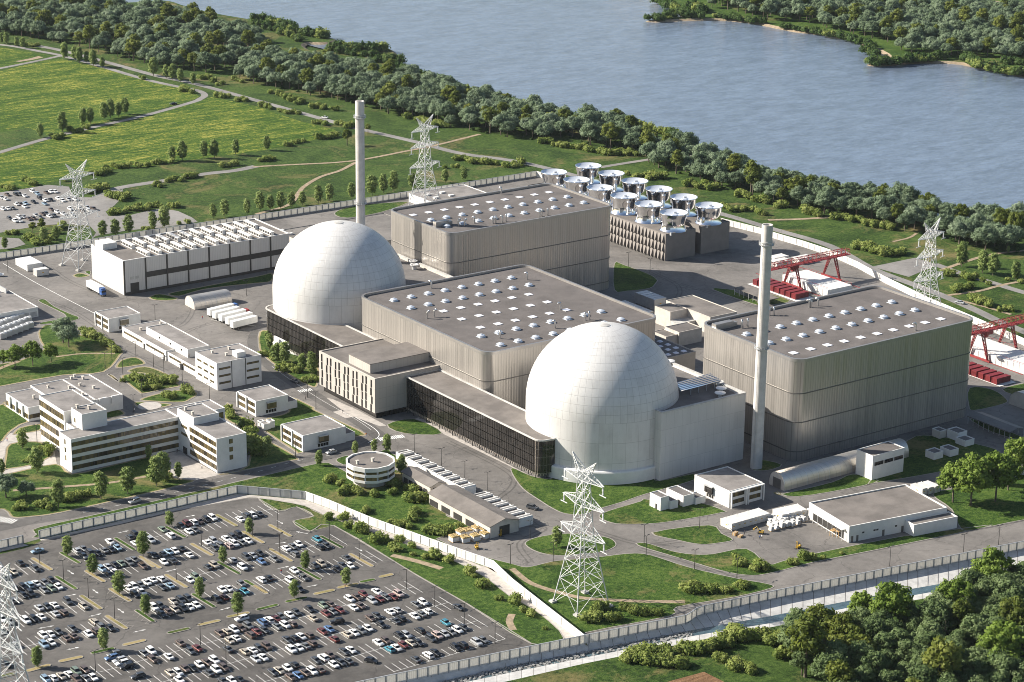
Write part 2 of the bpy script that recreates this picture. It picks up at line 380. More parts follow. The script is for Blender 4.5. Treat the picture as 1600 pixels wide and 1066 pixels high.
def water_mat(name, c, wave, sc):
    m, nt, nd, lk, b = newmat(name)
    v = coords(nd, lk, scale=(sc, sc*1.0, sc), rot=R(20)); v2 = coords(nd, lk, scale=(sc*.12, sc*.3, sc), rot=R(36))
    v3 = coords(nd, lk, scale=(sc*.35, sc*1.1, sc), rot=R(30))
    n1 = noise(nd, lk, v, 1.0, 5, .65, .4); n2 = noise(nd, lk, v2, 1.0, 4, .6); n3 = noise(nd, lk, v3, 1.0, 6, .7, .3)
    h = mth(nd, lk, 'MULTIPLY_ADD', n2, 1.4, mth(nd, lk, 'MULTIPLY_ADD', n3, 1.8, n1))
    bump(nd, lk, b, h, wave, 1.0)
    r = ramp(nd, [(.40, tuple(x*.72 for x in c)), (.62, tuple(x*1.3 for x in c))]); lk.new(mth(nd, lk, 'MULTIPLY_ADD', n3, .6, mth(nd, lk, 'MULTIPLY', n2, .4)), r.inputs[0]); lk.new(r.outputs[0], b.inputs['Base Color'])
    b.inputs['Roughness'].default_value = .05; b.inputs['IOR'].default_value = 1.75
    return m
M['water'] = water_mat('river_water', (.13, .17, .235), .12, .40)
M['ditch'] = water_mat('ditch_water', (.06, .10, .12), .05, .8)
def leaf_mat(name, c1, c2, c3):
    m, nt, nd, lk, b = newmat(name)
    at = nd.new('ShaderNodeAttribute'); at.attribute_name = 'tint'
    oi = nd.new('ShaderNodeObjectInfo')
    t = mth(nd, lk, 'MULTIPLY_ADD', oi.outputs['Random'], .42, mth(nd, lk, 'MULTIPLY', at.outputs['Fac'], .58))
    r = ramp(nd, [(.12, c1), (.5, c2), (.9, c3)]); lk.new(t, r.inputs[0])
    lk.new(r.outputs[0], b.inputs['Base Color']); b.inputs['Roughness'].default_value = .65; b.inputs['Specular IOR Level'].default_value = .25
    tr = nd.new('ShaderNodeBsdfTranslucent'); lk.new(r.outputs[0], tr.inputs['Color'])
    mx = nd.new('ShaderNodeMixShader'); mx.inputs[0].default_value = .46
    lk.new(b.outputs[0], mx.inputs[1]); lk.new(tr.outputs[0], mx.inputs[2]); lk.new(mx.outputs[0], nd['Material Output'].inputs['Surface'])
    return m
M['willow'] = leaf_mat('willow_leaves', (.112, .162, .088), (.195, .262, .155), (.275, .335, .23))
M['oak'] = leaf_mat('oak_leaves', (.09, .125, .020), (.155, .19, .032), (.225, .25, .055))
M['alley'] = leaf_mat('alley_tree_leaves', (.15, .21, .06), (.25, .32, .10), (.34, .40, .15))
M['shrub'] = leaf_mat('shrub_leaves', (.15, .21, .04), (.25, .30, .075), (.34, .375, .12))
M['thicket'] = leaf_mat('thicket_leaves', (.075, .12, .04), (.145, .205, .078), (.215, .275, .125))
M['fresh'] = leaf_mat('fresh_leaves', (.10, .16, .022), (.17, .25, .04), (.24, .32, .07))
M['bush'] = leaf_mat('shore_bush_leaves', (.035, .08, .016), (.07, .125, .028), (.115, .17, .045))
M['pine'] = leaf_mat('spruce_needles', (.012, .026, .012), (.022, .040, .018), (.035, .055, .025))
# ------------------------------------------------------------------ camera, sky, sun
cd = bpy.data.cameras.new('camera'); cam = bpy.data.objects.new('camera', cd); COL.objects.link(cam); SC.camera = cam
cd.sensor_width = 36; cd.lens = 36*FPX/1600; cd.clip_start = 5; cd.clip_end = 30000
cam.matrix_world = Matrix(((CR.x, CU.x, -CF.x, CAM.x), (CR.y, CU.y, -CF.y, CAM.y), (CR.z, CU.z, -CF.z, CAM.z), (0, 0, 0, 1)))
SUN_EL, SUN_AZ = R(30), R(135)                # towards the sun, world angle from +X
wd = bpy.data.worlds.new('World'); SC.world = wd; wd.use_nodes = True
wn = wd.node_tree; sky = wn.nodes.new('ShaderNodeTexSky'); sky.sky_type = 'NISHITA'; sky.sun_disc = False
sky.sun_elevation = SUN_EL; sky.sun_rotation = R(90)-SUN_AZ; sky.air_density = 1.0; sky.dust_density = 1.4; sky.ozone_density = 1.0
wn.links.new(sky.outputs[0], wn.nodes['Background'].inputs[0]); wn.nodes['Background'].inputs[1].default_value = .064
sl = bpy.data.lights.new('sun', 'SUN'); so = bpy.data.objects.new('sun', sl); COL.objects.link(so)
sl.energy = 5.0; sl.angle = R(.53); sl.color = (1.0, .93, .82)
sd = Vector((math.cos(SUN_EL)*math.cos(SUN_AZ), math.cos(SUN_EL)*math.sin(SUN_AZ), math.sin(SUN_EL)))
so.rotation_euler = sd.to_track_quat('Z', 'Y').to_euler(); so.location = sd*900
SC.view_settings.view_transform = 'Standard'; SC.view_settings.look = 'None'; SC.view_settings.exposure = 1.08; SC.view_settings.gamma = 1.0
SC.cycles.filter_width = 0.95; SC.cycles.max_bounces = 6; SC.cycles.diffuse_bounces = 3; SC.cycles.glossy_bounces = 4; SC.cycles.transmission_bounces = 2; SC.cycles.transparent_max_bounces = 4
SC.cycles.caustics_reflective = False; SC.cycles.caustics_refractive = False

# ------------------------------------------------------------------ air: far things fade slightly to blue
def build_haze():
    m = bpy.data.materials.new('haze_air'); m.use_nodes = True; nt = m.node_tree; nt.nodes.clear()
    o = nt.nodes.new('ShaderNodeOutputMaterial'); v = nt.nodes.new('ShaderNodeVolumePrincipled')
    v.inputs['Color'].default_value = (.80, .90, 1.0, 1); v.inputs['Density'].default_value = .000013; v.inputs['Anisotropy'].default_value = .2
    nt.links.new(v.outputs[0], o.inputs['Volume'])
    h = MB().box(-4000, 6500, -3000, 9500, -3.6, 332).build('haze', m)
    h['kind'] = 'stuff'; h['label'] = 'thin bluish summer haze over the river and plant'; h['category'] = 'haze'
build_haze()
def P3(pts, z): return [(p[0], p[1], z) for p in pts]
def wp(px, z=0.0): return [tuple(W(x, y, z)[:2]) for x, y in px]
def sheet(name, polys, z, mat, kind='structure'):
    mb = MB()
    for i, p in enumerate(polys):
        if area(p) < 0: p = p[::-1]
        mb.poly(P3(p, z+.006*i))
    o = mb.build(name, mat); return tag(o, kind=kind)
# ------------------------------------------------------------------ channel, river, ground
CH_PX = [(200, 1156), (400, 1114), (552, 1081.5), (620, 1067), (800, 1029.5), (912.5, 1006.5), (1075, 974), (1090, 962), (1200, 938), (1400, 898), (1600, 858), (1800, 818), (2000, 778)]
E0 = wp(CH_PX)
E1 = [tuple(W(x, y, -1.5)[:2]) for x, y in [(200, 1170), (400, 1128), (552, 1095), (620, 1080.5), (800, 1041), (912.5, 1019), (1082, 985), (1105, 981), (1200, 964), (1400, 925), (1600, 890), (1800, 850), (2000, 810)]]
E3 = wp([(200, 1180), (400, 1138), (552, 1104.5), (620, 1089), (800, 1050.5), (912.5, 1028), (1082, 994), (1105, 990), (1200, 974.5), (1400, 935), (1600, 900), (1800, 862), (2000, 822)])
E4 = wp([(200, 1192), (400, 1150), (552, 1117), (620, 1101), (800, 1063), (912.5, 1037), (1082, 1003), (1105, 998), (1200, 981), (1400, 943), (1600, 908), (1800, 870), (2000, 830)])
E2 = [(a[0]+2.0*(b[0]-a[0])/max(1, math.hypot(b[0]-a[0], b[1]-a[1]))*1.0, a[1]+(b[1]-a[1])*.3) for a, b in zip(E3, E1)]
SHORE = [(-900, -170), (-200, -40), (140, -3), (200, 4), (235, 1), (265, 2), (290, 10), (330, 20), (400, 32), (440, 39), (470, 50), (500, 58), (522, 61), (508, 66), (480, 66), (470, 71), (488, 81), (512, 84), (520, 76), (560, 73), (600, 74), (615, 83), (606, 92), (622, 99), (645, 106), (700, 132), (760, 152), (830, 169), (900, 191), (960, 191), (990, 194), (1035, 208), (1060, 226), (1110, 246), (1200, 276), (1300, 301), (1400, 320), (1500, 346), (1580, 348), (1612, 352), (1800, 395), (2100, 470)]
shore = smoothline(wp(SHORE), 3)
g1 = E0+[(E0[-1][0]+900, E0[-1][1]-60), (shore[-1][0]+900, shore[-1][1]-10)]+shore[::-1]+[(-3000, shore[0][1]), (-3000, E0[0][1])]
g2 = E4[::-1]+[(-3000, E4[0][1]), (-3000, -2800), (3000, -2800), (E4[-1][0]+900, -2800), (E4[-1][0]+900, E4[-1][1]-60)]
sheet('ground', [g1, g2], 0.0, M['grass'])
mb = MB()
for a, b, m in ((E0, E1, 0), (E3, E4, 0), (E2, E3, 0)):
    for i in range(len(a)-1):
        mb.quad((a[i+1][0], a[i+1][1], 0 if a in (E0, E3) else -1.5), (a[i][0], a[i][1], 0 if a in (E0, E3) else -1.5),
                (b[i][0], b[i][1], 0 if b in (E3, E4) else -1.5), (b[i+1][0], b[i+1][1], 0 if b in (E3, E4) else -1.5))
for i in range(len(E1)-1): mb.quad((*E1[i+1], -1.5), (*E1[i], -1.5), (*E2[i], -1.5), (*E2[i+1], -1.5))
tag(mb.build('drainage_channel', M['chan']), kind='structure')
# joints between the slope slabs
mb = MB()
def along(line, step):
    out = []; acc = 0.0
    for i in range(len(line)-1):
        a, b = Vector(line[i][:2]), Vector(line[i+1][:2]); L = (b-a).length
        if L < 1e-6: continue
        d = (b-a)/L; s = step-acc if out else 0.0
        while s <= L: out.append((a+d*s, d, i, s/L)); s += step
        acc = (L-(s-step))
    return out
for p, d, i, t in along(E0, 4.2):
    q = Vector(E1[i]).lerp(Vector(E1[i+1]), t); n = Vector((d.x, d.y))*.09
    mb.quad((p.x-n.x, p.y-n.y, .02), (q.x-n.x, q.y-n.y, -1.48), (q.x+n.x, q.y+n.y, -1.48), (p.x+n.x, p.y+n.y, .02))
for p, d, i, t in along(E3, 4.2):
    q = Vector(E4[i]).lerp(Vector(E4[i+1]), t); n = Vector((d.x, d.y))*.07
    mb.quad((p.x-n.x, p.y-n.y, .02), (q.x-n.x, q.y-n.y, .02), (q.x+n.x, q.y+n.y, .02), (p.x+n.x, p.y+n.y, .02))
tag(mb.build('channel_joints', M['roofgrey']), kind='structure')
mb = MB()
for i in range(len(E1)-1): mb.quad((*E1[i+1], -1.38), (*E1[i], -1.38), (*E2[i], -1.38), (*E2[i+1], -1.38))
tag(mb.build('channel_water', M['ditch']), kind='structure')
# rubble bed in the downstream part of the channel
mb = MB()
for i in range(0, 6):
    for k in range(190):
        t, s = rnd.random(), rnd.random()
        a = Vector(E1[i]).lerp(Vector(E1[i+1]), t); b = Vector(E2[i]).lerp(Vector(E2[i+1]), t); p = a.lerp(b, .05+.9*s)
        r = rnd.uniform(.25, .6); h = rnd.uniform(.2, .45)
        pts = [(p.x+r*rnd.uniform(.7, 1.1)*math.cos(q*1.05), p.y+r*rnd.uniform(.7, 1.1)*math.sin(q*1.05)) for q in range(6)]
        mb.prism(pts, -1.45, -1.38+h)
tag(mb.build('channel_rubble', M['stone']), 'grey rubble lying in the bed of the concrete channel', 'rubble', kind='stuff')
# river
sheet('outer_land', [rect(-3900, 6400, -2900, 9400)], -2.4, M['grass'])
wpoly = [(p[0]-18, p[1]-34) for p in shore]
sheet('river', [wpoly+[(4200, 3000), (4200, 9000), (-3000, 9000), (-3000, wpoly[0][1])]], -1.3, M['water'])
mb = MB(); k = len(shore)
for i in range(k-1):
    a, b = Vector(shore[i]), Vector(shore[i+1]); d = (b-a)
    if d.length < .01: continue
    d.normalize(); n = Vector((-d.y, d.x))
    if i == 0: n0 = n
    n1 = n
    p = a+n0*3.2; q = b+n1*3.2
    mb.quad((a.x, a.y, 0), (b.x, b.y, 0), (q.x, q.y, -1.6), (p.x, p.y, -1.6)); n0 = n1
tag(mb.build('river_bank', M['dirt']), kind='structure')
FAR = [(900, -200), (930, -60), (960, -14), (1000, -5), (1018, 0), (1045, 10), (1058, 20), (1063, 25), (1050, 29), (1020, 31), (1007, 33), (1025, 35), (1065, 33), (1110, 32), (1150, 34), (1180, 38), (1200, 42), (1240, 50), (1283, 55), (1310, 60), (1340, 68), (1370, 80), (1386, 91), (1370, 96), (1352, 101), (1375, 104), (1420, 100), (1460, 99), (1500, 101), (1540, 110), (1580, 118), (1600, 121), (1800, 160), (2300, 220), (2600, -200)]
farp = smoothline(wp(FAR, -1.0), 2)
mb = MB(); fp = farp if area(farp) > 0 else farp[::-1]; inn = offset(fp, 4)
for i in range(len(fp)): j = (i+1) % len(fp); mb.quad((*fp[i], -1.5), (*fp[j], -1.5), (*inn[j], 0), (*inn[i], 0), 1)
mb.poly(P3(inn, 0.0))
tag(mb.build('far_bank', [M['lawn'], M['dirt']]), kind='structure')
sheet('far_fields', [wp([(1528, 3), (1560, -6), (1700, -8), (1720, 14), (1600, 18), (1545, 13)])], .06, M['dirt'])
sheet('far_field_crop', [wp([(1530, 0), (1540, -10), (1760, -14), (1740, 1), (1600, 4)])], .09, M['crop'])
# ------------------------------------------------------------------ fields and country lanes
sheet('crop_field', [wp([(-120, 118), (-120, 85), (0, 74), (85, 88), (0, 107)]), wp([(-120, 135), (0, 111), (88, 91), (165, 108), (235, 128), (300, 142), (312, 151), (300, 157), (225, 177), (150, 194), (75, 212), (45, 200), (0, 207), (-120, 232)]),
    wp([(-120, 262), (0, 241), (75, 219), (150, 201), (225, 184), (318, 156), (330, 152), (400, 166), (470, 190), (525, 203), (520, 212), (460, 226), (400, 237), (300, 250), (220, 262), (150, 267), (130, 273), (60, 290), (0, 303), (-120, 322)])], .03, M['crop'])
LANES = [([(-100, 66), (0, 70), (60, 80), (100, 88), (165, 106), (230, 125), (285, 137), (310, 142), (320, 149), (312, 155), (300, 160), (225, 181), (150, 198), (75, 216), (0, 238), (-100, 268)], 4.5),
         ([(-60, 118), (0, 107), (50, 97), (92, 88)], 4), ([(60, 72), (100, 80), (165, 97), (250, 120), (300, 130), (400, 157), (500, 185), (555, 200), (650, 222), (720, 240), (799, 251), (870, 267), (960, 292), (1122, 333), (1207, 358), (1295, 384), (1360, 419), (1425, 444), (1475, 463), (1525, 485), (1562, 503), (1610, 523), (1750, 590)], 5.5),
         ([(150, 310), (170, 301), (190, 293), (260, 282), (320, 272), (365, 267), (400, 260)], 6), ([(925, 264), (960, 258), (998, 252), (1040, 246), (1120, 240)], 4),
         ([(1460, 413), (1500, 427), (1550, 442), (1610, 460), (1700, 480)], 5.0)]
mb = MB()
for k, (l, w) in enumerate(LANES): strip(mb, smoothline(wp(l), 4), w, .05+.008*k)
tag(mb.build('country_lane', M['lane']), kind='structure')
DIRT = [([(395, 261), (450, 258), (550, 252), (637, 236), (682, 227), (750, 210)], 2.6), ([(400, 335), (450, 321), (465, 304), (475, 292), (500, 277), (531, 267), (556, 254)], 2.6),
        ([(1470, 423), (1500, 412), (1540, 400), (1580, 394), (1640, 388)], 2.5), ([(1200, 344), (1245, 343), (1295, 340)], 3), ([(1395, 378), (1420, 372), (1432, 365)], 1.6), ([(1480, 462), (1530, 455), (1560, 447), (1590, 441)], 2.2), ([(1500, 470), (1540, 480), (1580, 492)], 2.2),
        ([(-20, 585), (10, 572), (30, 565)], 2.2), ([(88, 558), (130, 553), (180, 553)], 1.4), ([(20, 767), (100, 761), (170, 755), (228, 745)], 1.8),
        ([(800, 889), (830, 912), (880, 928), (920, 936), (1000, 940), (1070, 941)], 2.2), ([(612, 868), (650, 877), (690, 889)], 2.6), ([(800, 960), (796, 972), (802, 985)], 2.4)]
mb = MB()
for l, w in DIRT: strip(mb, smoothline(wp(l), 4), w, .13)
tag(mb.build('dirt_path', M['dirt']), kind='structure')
sheet('ploughed_field', [wp([(1020, 1072), (1100, 1050), (1132, 1066), (1200, 1100), (1100, 1130)])], .05, M['plough'])
sheet('dirt_patch', [wp([(24, 96), (45, 92), (60, 88), (68, 90), (50, 94), (30, 97)])], .09, M['dirt'])
# ------------------------------------------------------------------ plant yard, roads, car parks
WALL_L = [(-150, 884), (0, 858), (36, 849.5)]
WALL_F = [(62, 842), (130, 826), (200, 810.5), (302, 786.5), (370, 771)]
WALL_F2 = [(370, 771), (400, 773.5), (477, 780.5)]
WALL_D = [(477, 780.5), (512, 793), (580, 821.5), (640, 843), (670, 854), (747, 881), (770, 889), (799, 917), (912, 1006)]
WALL_B = [(-150, 430), (0, 405), (100, 390), (232, 369), (399, 345), (555, 321), (637, 308), (799, 282), (838, 276)]
WALL_B2 = [(838, 276), (1122, 349), (1190, 366), (1207, 372), (1255, 386), (1300, 401), (1340, 419), (1380, 441), (1450, 475), (1525, 507), (1600, 540), (1700, 587)]
yard = wp(WALL_L+WALL_F+WALL_F2[1:]+WALL_D[1:]+CH_PX[6:11])+wp([(1700, 587)])+wp(WALL_B2[::-1][1:]+WALL_B[::-1][1:])
sheet('plant_yard', [yard], .03, M['asphalt'])
LOT = [(-150, 905), (0, 866), (36, 858), (60, 848), (66, 845), (186, 820), (275, 798.5), (387, 778.5), (402, 778.7), (436, 799.3), (463.8, 792.7), (490, 807), (457.8, 814.8), (484, 830.8), (521.6, 821.8), (652.5, 900), (729, 943.5), (829.6, 1005.8), (838, 1021), (552, 1081), (-150, 1232)]
lot = wp(LOT); sheet('car_park', [lot], .04, M['lot'])
PAVE = [(66, 846), (186, 820), (275, 799), (387, 779), (402, 779), (420, 780), (476, 790), (505, 804), (640, 851.5), (700, 872), (756, 900), (795, 930), (840, 956), (882, 997), (905, 1004), (912, 1006.5), (799, 918), (770, 890), (747, 882), (670, 855), (580, 822.5), (512, 794), (477, 781.5), (400, 774.5), (370, 772), (302, 787.5), (200, 811.5), (62, 843)]
sheet('footway', [wp(PAVE), wp([(-100, 880), (0, 862.5), (45, 852.5), (36, 850), (0, 858.5), (-100, 876)])], .07, M['pave'])
sheet('back_car_park', [wp([(-120, 335), (-60, 318), (0, 301), (40, 295), (75, 289), (108, 292), (113, 308), (150, 309), (172, 302), (192, 296), (188, 312), (178, 322), (165, 331), (170, 338), (205, 336), (230, 330), (252, 326), (278, 330), (300, 340), (309, 347), (280, 352), (250, 356), (200, 360), (150, 369), (143, 374), (150, 364), (140, 353), (100, 350), (60, 353), (0, 364), (-120, 382)]),
                        wp([(-20, 380), (0, 371), (30, 373), (40, 382), (20, 388), (-20, 392)]), wp([(1362, 417), (1430, 403), (1465, 414), (1420, 433)])], .06, M['lane'])
mb = MB()
ROADS = [([(-80, 842), (20, 820), (50, 814), (130, 801), (210, 784.5), (325, 757), (400, 738), (462, 721), (520, 711), (565, 700), (590, 690), (610, 680)], 6.8), ([(600, 688), (580, 672), (555, 655), (500, 624), (450, 591), (425, 573), (408, 556), (398, 535), (405, 515)], 6.6)]
for k, (l, w) in enumerate(ROADS): strip(mb, smoothline(wp(l), 5), w, .045+.006*k)
tag(mb.build('road', M['road']), kind='structure')
# ------------------------------------------------------------------ lawns with kerbs (tile, points)
def q4(c, r, pts): return [tuple(Q(c, r, x, y)[:2]) for x, y in pts]
LAWN = [
 q4(0, 2, [(240, -68), (320, -105), (540, -30), (640, -10), (770, 55), (755, 85), (650, 190), (390, 212), (0, 282), (-250, 330), (-250, 190), (0, 140), (130, 115), (270, 50), (250, 0)]),
 q4(0, 2, [(0, 395), (30, 385), (40, 400), (180, 490), (130, 520), (60, 570), (20, 620), (0, 625), (-150, 640), (-150, 420)]),
 q4(0, 2, [(80, 580), (120, 540), (250, 515), (255, 555), (110, 580)]),
 q4(0, 2, [(20, 800), (30, 720), (60, 640), (230, 625), (290, 650), (330, 690), (320, 720), (190, 775), (30, 800)]),
 q4(0, 2, [(-200, 870), (20, 832), (350, 765), (452, 826), (700, 772), (920, 722), (1040, 700), (1060, 760), (1080, 850), (1220, 868), (1110, 905), (900, 955), (380, 1070), (200, 1095), (75, 1100), (20, 1050), (-200, 1040)]),
 q4(1, 2, [(20, 530), (70, 480), (200, 440), (210, 345), (365, 412), (370, 428), (530, 500), (690, 580), (610, 600), (290, 695), (235, 680), (60, 565)]),
 q4(0, 2, [(1420, 380), (1480, 450), (1540, 480), (1600, 510), (1605, 575), (1860, 722), (1800, 748), (1600, 790), (1385, 830), (1545, 775), (1540, 565), (1400, 480)]),
 q4(0, 2, [(725, 150), (760, 115), (850, 98), (910, 135), (860, 150), (740, 165)]), q4(0, 2, [(795, 185), (840, 165), (915, 157), (1000, 182), (1100, 232), (1060, 236), (900, 200), (830, 195)]),
 q4(0, 2, [(755, 215), (900, 208), (1060, 240), (1130, 275), (1060, 292), (900, 325), (860, 310)]), q4(0, 2, [(875, 360), (1060, 310), (1200, 305), (1235, 330), (1200, 355), (1140, 380), (960, 375)]),
 q4(0, 2, [(832, 382), (930, 378), (1075, 393), (1000, 415), (900, 430)]), q4(0, 2, [(660, 445), (740, 425), (782, 455), (665, 482)]), q4(0, 2, [(670, 205), (705, 212), (742, 245), (735, 250)]),
 q4(1, 2, [(20, -60), (20, 50), (60, 100), (110, 140), (200, 205), (320, 272), (385, 275), (380, 130), (200, 30), (100, -60)]),
 q4(0, 1, [(930, 790), (1000, 770), (1110, 795), (1080, 810), (970, 810)]), q4(0, 1, [(1050, 768), (1240, 730), (1597, 662), (1700, 640), (1700, 690), (1597, 705), (1400, 725), (1250, 748), (1120, 785)]),
 q4(0, 1, [(455, 655), (500, 640), (560, 655), (530, 665), (480, 668)]), q4(0, 1, [(530, 632), (565, 628), (562, 650)]),
 q4(0, 1, [(240, 815), (280, 805), (340, 850), (450, 900), (490, 915), (470, 935), (280, 960), (255, 950), (415, 915), (330, 860)]),
 q4(1, 1, [(490, 265), (620, 220), (920, 195), (940, 205), (780, 260), (570, 295)]), q4(2, 1, [(640, 580), (700, 590), (850, 645), (905, 680), (900, 700), (860, 735), (720, 752), (640, 745)]),
 q4(2, 1, [(1250, 740), (1380, 745), (1400, 760), (1530, 815), (1530, 840)]), q4(3, 1, [(0, 770), (140, 815), (0, 838), (-30, 800)]),
 q4(2, 2, [(0, 790), (120, 840), (240, 860), (300, 820), (400, 880), (550, 880), (850, 850), (920, 872), (1130, 828), (1130, 868), (830, 955), (700, 1000), (530, 1050), (440, 1082), (330, 1075), (250, 1040), (170, 990), (70, 920), (10, 840)]),
 q4(2, 3, [(545, 35), (600, 0), (800, -60), (830, -75), (990, -50), (1180, -50), (1330, 0), (1310, 10), (1150, 40), (920, 75), (720, 82), (620, 72)]),
 q4(2, 3, [(85, 210), (110, 180), (200, 155), (350, 140), (500, 150), (610, 170), (650, 205), (630, 230), (560, 255), (420, 270), (280, 278), (160, 255)]),
 q4(2, 3, [(875, 135), (1230, 88), (1310, 140), (1380, 180), (1290, 200), (1180, 208), (1050, 185)]),
 q4(2, 3, [(790, 215), (840, 200), (1000, 250), (1130, 270), (1260, 268), (1465, 235), (1597, 330), (1700, 310), (1880, 268), (2160, 210), (2430, 160), (2510, 150), (2960, 90), (2940, 105), (2630, 170), (2160, 265), (1890, 318), (1597, 392), (1460, 400), (1300, 370), (1100, 310)]),
 q4(2, 3, [(0, 330), (100, 350), (250, 315), (400, 300), (560, 285), (700, 268), (800, 265), (900, 285), (1100, 350), (1400, 420), (1597, 455), (1620, 482), (1380, 540), (1030, 600), (990, 655), (460, 760), (440, 812), (0, 455), (-110, 360), (-200, 340), (-460, 225), (-470, 175), (-300, 250)]),
 q4(3, 2, [(1030, 960), (1100, 930), (1240, 910), (1900, 800), (1900, 1080), (1597, 1115), (1330, 1168), (1210, 1175), (1150, 1050)]),
 q4(3, 2, [(870, 620), (1030, 590), (1300, 640), (1450, 690), (1380, 750), (1100, 810), (690, 880), (640, 870)]), q4(3, 2, [(100, 950), (400, 880), (530, 830), (690, 870), (500, 920), (180, 970), (60, 945)]), q4(3, 2, [(-60, 740), (85, 770), (0, 805), (-100, 800)]),
 q4(3, 2, [(1260, 290), (1400, 300), (1490, 360), (1470, 390), (1290, 430), (1255, 400)]), q4(3, 2, [(1465, 300), (1597, 262), (1700, 250), (1700, 340), (1580, 345)]), q4(3, 2, [(1280, 500), (1300, 490), (1600, 600), (1560, 612), (1400, 565)]),
 q4(1, 2, [(0, 850), (280, 785), (430, 757), (480, 772), (560, 813), (600, 840), (830, 800), (930, 830), (1100, 960), (1190, 1066), (1200, 1095), (1380, 1170), (1130, 1232), (1290, 1330), (1597, 1480), (1610, 1520), (1470, 1410), (1390, 1375), (1080, 1270), (960, 1220), (720, 1138), (450, 1020), (310, 975), (0, 948), (-110, 940), (-390, 1004), (-800, 1100), (-1350, 1222), (-1370, 1205), (-1385, 1190), (-1350, 1160), (-920, 1064)]),
 q4(1, 2, [(500, 740), (560, 715), (600, 725), (580, 760), (545, 770)]), q4(1, 2, [(780, 690), (830, 675), (850, 700), (930, 745), (930, 800), (870, 790), (860, 735)]), q4(1, 2, [(820, 520), (990, 485), (1165, 575), (930, 575)]),
]
LAWN_OUT = [wp([(436, 799.3), (463.8, 792.7), (490, 807), (457.8, 814.8), (484, 830.8), (521.6, 821.8), (652.5, 900), (729, 943.5), (829.6, 1005.8), (881, 998), (840, 957), (795, 931), (756, 901), (700, 873), (640, 852.5), (505, 805), (476, 791), (420, 781), (405, 781)])]
mb = MB(); kb = MB(); db = MB()
for li, L in enumerate(LAWN+LAWN_OUT):
    P = L if area(L) > 0 else L[::-1]
    P = smoothline(P, 3, True)
    mb.poly(P3(P, .10+.0007*li))
    kb.ring(offset(P, -.18), .36, 0.0, .13)
    db.ring(offset(P, .16), .75, .0, .112)
tag(mb.build('lawn', M['lawn']), kind='structure'); M['edge'] = grass('worn_turf_edge', (.045, .07, .012), (.12, .125, .04), (.30, .25, .14), .40); tag(db.build('lawn_edge', M['edge']), kind='structure'); tag(kb.build('kerb', M['kerb']), kind='structure')
sheet('round_plaza', [[(c[0]+6*math.cos(a*.314)*.8, c[1]+6*math.sin(a*.314)*.8) for c in [Q(0, 2, 935, 403)] for a in range(20)]], .16, M['pave'])
sheet('forecourt', [q4(0, 2, [(1040, 700), (1130, 680), (1165, 715), (1350, 822), (1385, 830), (1220, 868), (1080, 850)]), q4(1, 2, [(440, 352), (480, 360), (640, 430), (815, 525), (775, 530), (600, 465), (520, 415)]), q4(1, 2, [(480, 440), (600, 410), (680, 455), (560, 480)]),
                    q4(1, 2, [(990, 485), (1020, 470), (1600, 780), (1740, 850), (1840, 900), (1760, 925), (1597, 785), (1165, 575)]), q4(0, 2, [(0, 640), (60, 575), (250, 560), (330, 640), (355, 765), (20, 830), (0, 815), (320, 720), (330, 690), (290, 650), (230, 625), (60, 640), (25, 720), (-10, 800)])], .06, M['pave'])
kl = MB()                                       # stone edging of the big car park
strip(kl, wp([(387, 778), (402, 778.3), (436, 799), (463.8, 792.4), (490, 806.7), (457.8, 814.5), (484, 830.5), (521.6, 821.5), (652.5, 899.7), (729, 943.2), (829.6, 1005.5)]), .45, .15)
strip(kl, wp([(62, 846.5), (66, 845), (186, 820), (275, 798.5), (387, 778.3)]), .35, .15)
tag(kl.build('edging', M['kerb']), kind='structure')
# ------------------------------------------------------------------ painted markings
pm = MB()
def bar(a, b, w, z=.075): strip(pm, [a, b], w, z)
def crossing(p, q, n, length, w=.55):           # zebra between two pixels
    a, b = W(*p), W(*q); d = (b-a).normalized(); nrm = Vector((-d.y, d.x, 0))
    for i in range(n):
        c = a.lerp(b, (i+.5)/n); bar((c-nrm*length/2)[:2], (c+nrm*length/2)[:2], w)
crossing(T(1, 2, 765, 612), T(1, 2, 925, 590), 13, 3.4); crossing(T(1, 2, 265, 312), T(1, 2, 350, 298), 7, 3.0, .45); crossing(T(0, 3, -90, 30), T(0, 3, 95, 68), 12, 4.0)
def dashes(line, n, ln, w=.16):
    pts = smoothline(wp(line), 6)
    for p, d, i, t in along(pts, n): bar((p.x, p.y), (p.x+d.x*ln, p.y+d.y*ln), w)
dashes([(130, 801), (210, 784.5), (325, 757), (400, 738), (462, 721), (520, 711)], 6, 2.4)
dashes([(580, 672), (555, 655), (500, 624), (450, 591), (425, 573)], 3, 2.9, .14)
for l in ([(5, 412), (40, 433), (80, 455), (150, 491)], [(400, 510), (330, 500)], [(555, 652), (585, 670), (592, 682), (575, 692)]): strip(pm, smoothline(wp(l), 4), .3, .07)
def arrow(a, b, two=False):
    a, b = W(*a), W(*b); d = (b-a).normalized(); n = Vector((-d.y, d.x, 0)); bar(a[:2], (b-d*1.1)[:2], .2)
    pm.poly([(*(b-d*1.3+n*.45)[:2], .075), (*(b-d*1.3-n*.45)[:2], .075), (*b[:2], .075)])
    if two: pm.poly([(*(a+d*1.3-n*.45)[:2], .075), (*(a+d*1.3+n*.45)[:2], .075), (*a[:2], .075)])
for k in [((1153, 38), (1222, 25)), ((735, 137), (805, 122)), ((420, 368), (462, 395)), ((578, 488), (615, 515)), ((735, 608), (775, 637)), ((1033, 380), (1110, 360)), ((400, 535), (480, 518)), ((557, 660), (635, 640)), ((236, 735), (338, 716)), ((832, 758), (912, 740)), ((415, 868), (497, 850)), ((1370, 620), (1440, 602))]:
    arrow(T(0, 3, *k[0]), T(0, 3, *k[1]), True)
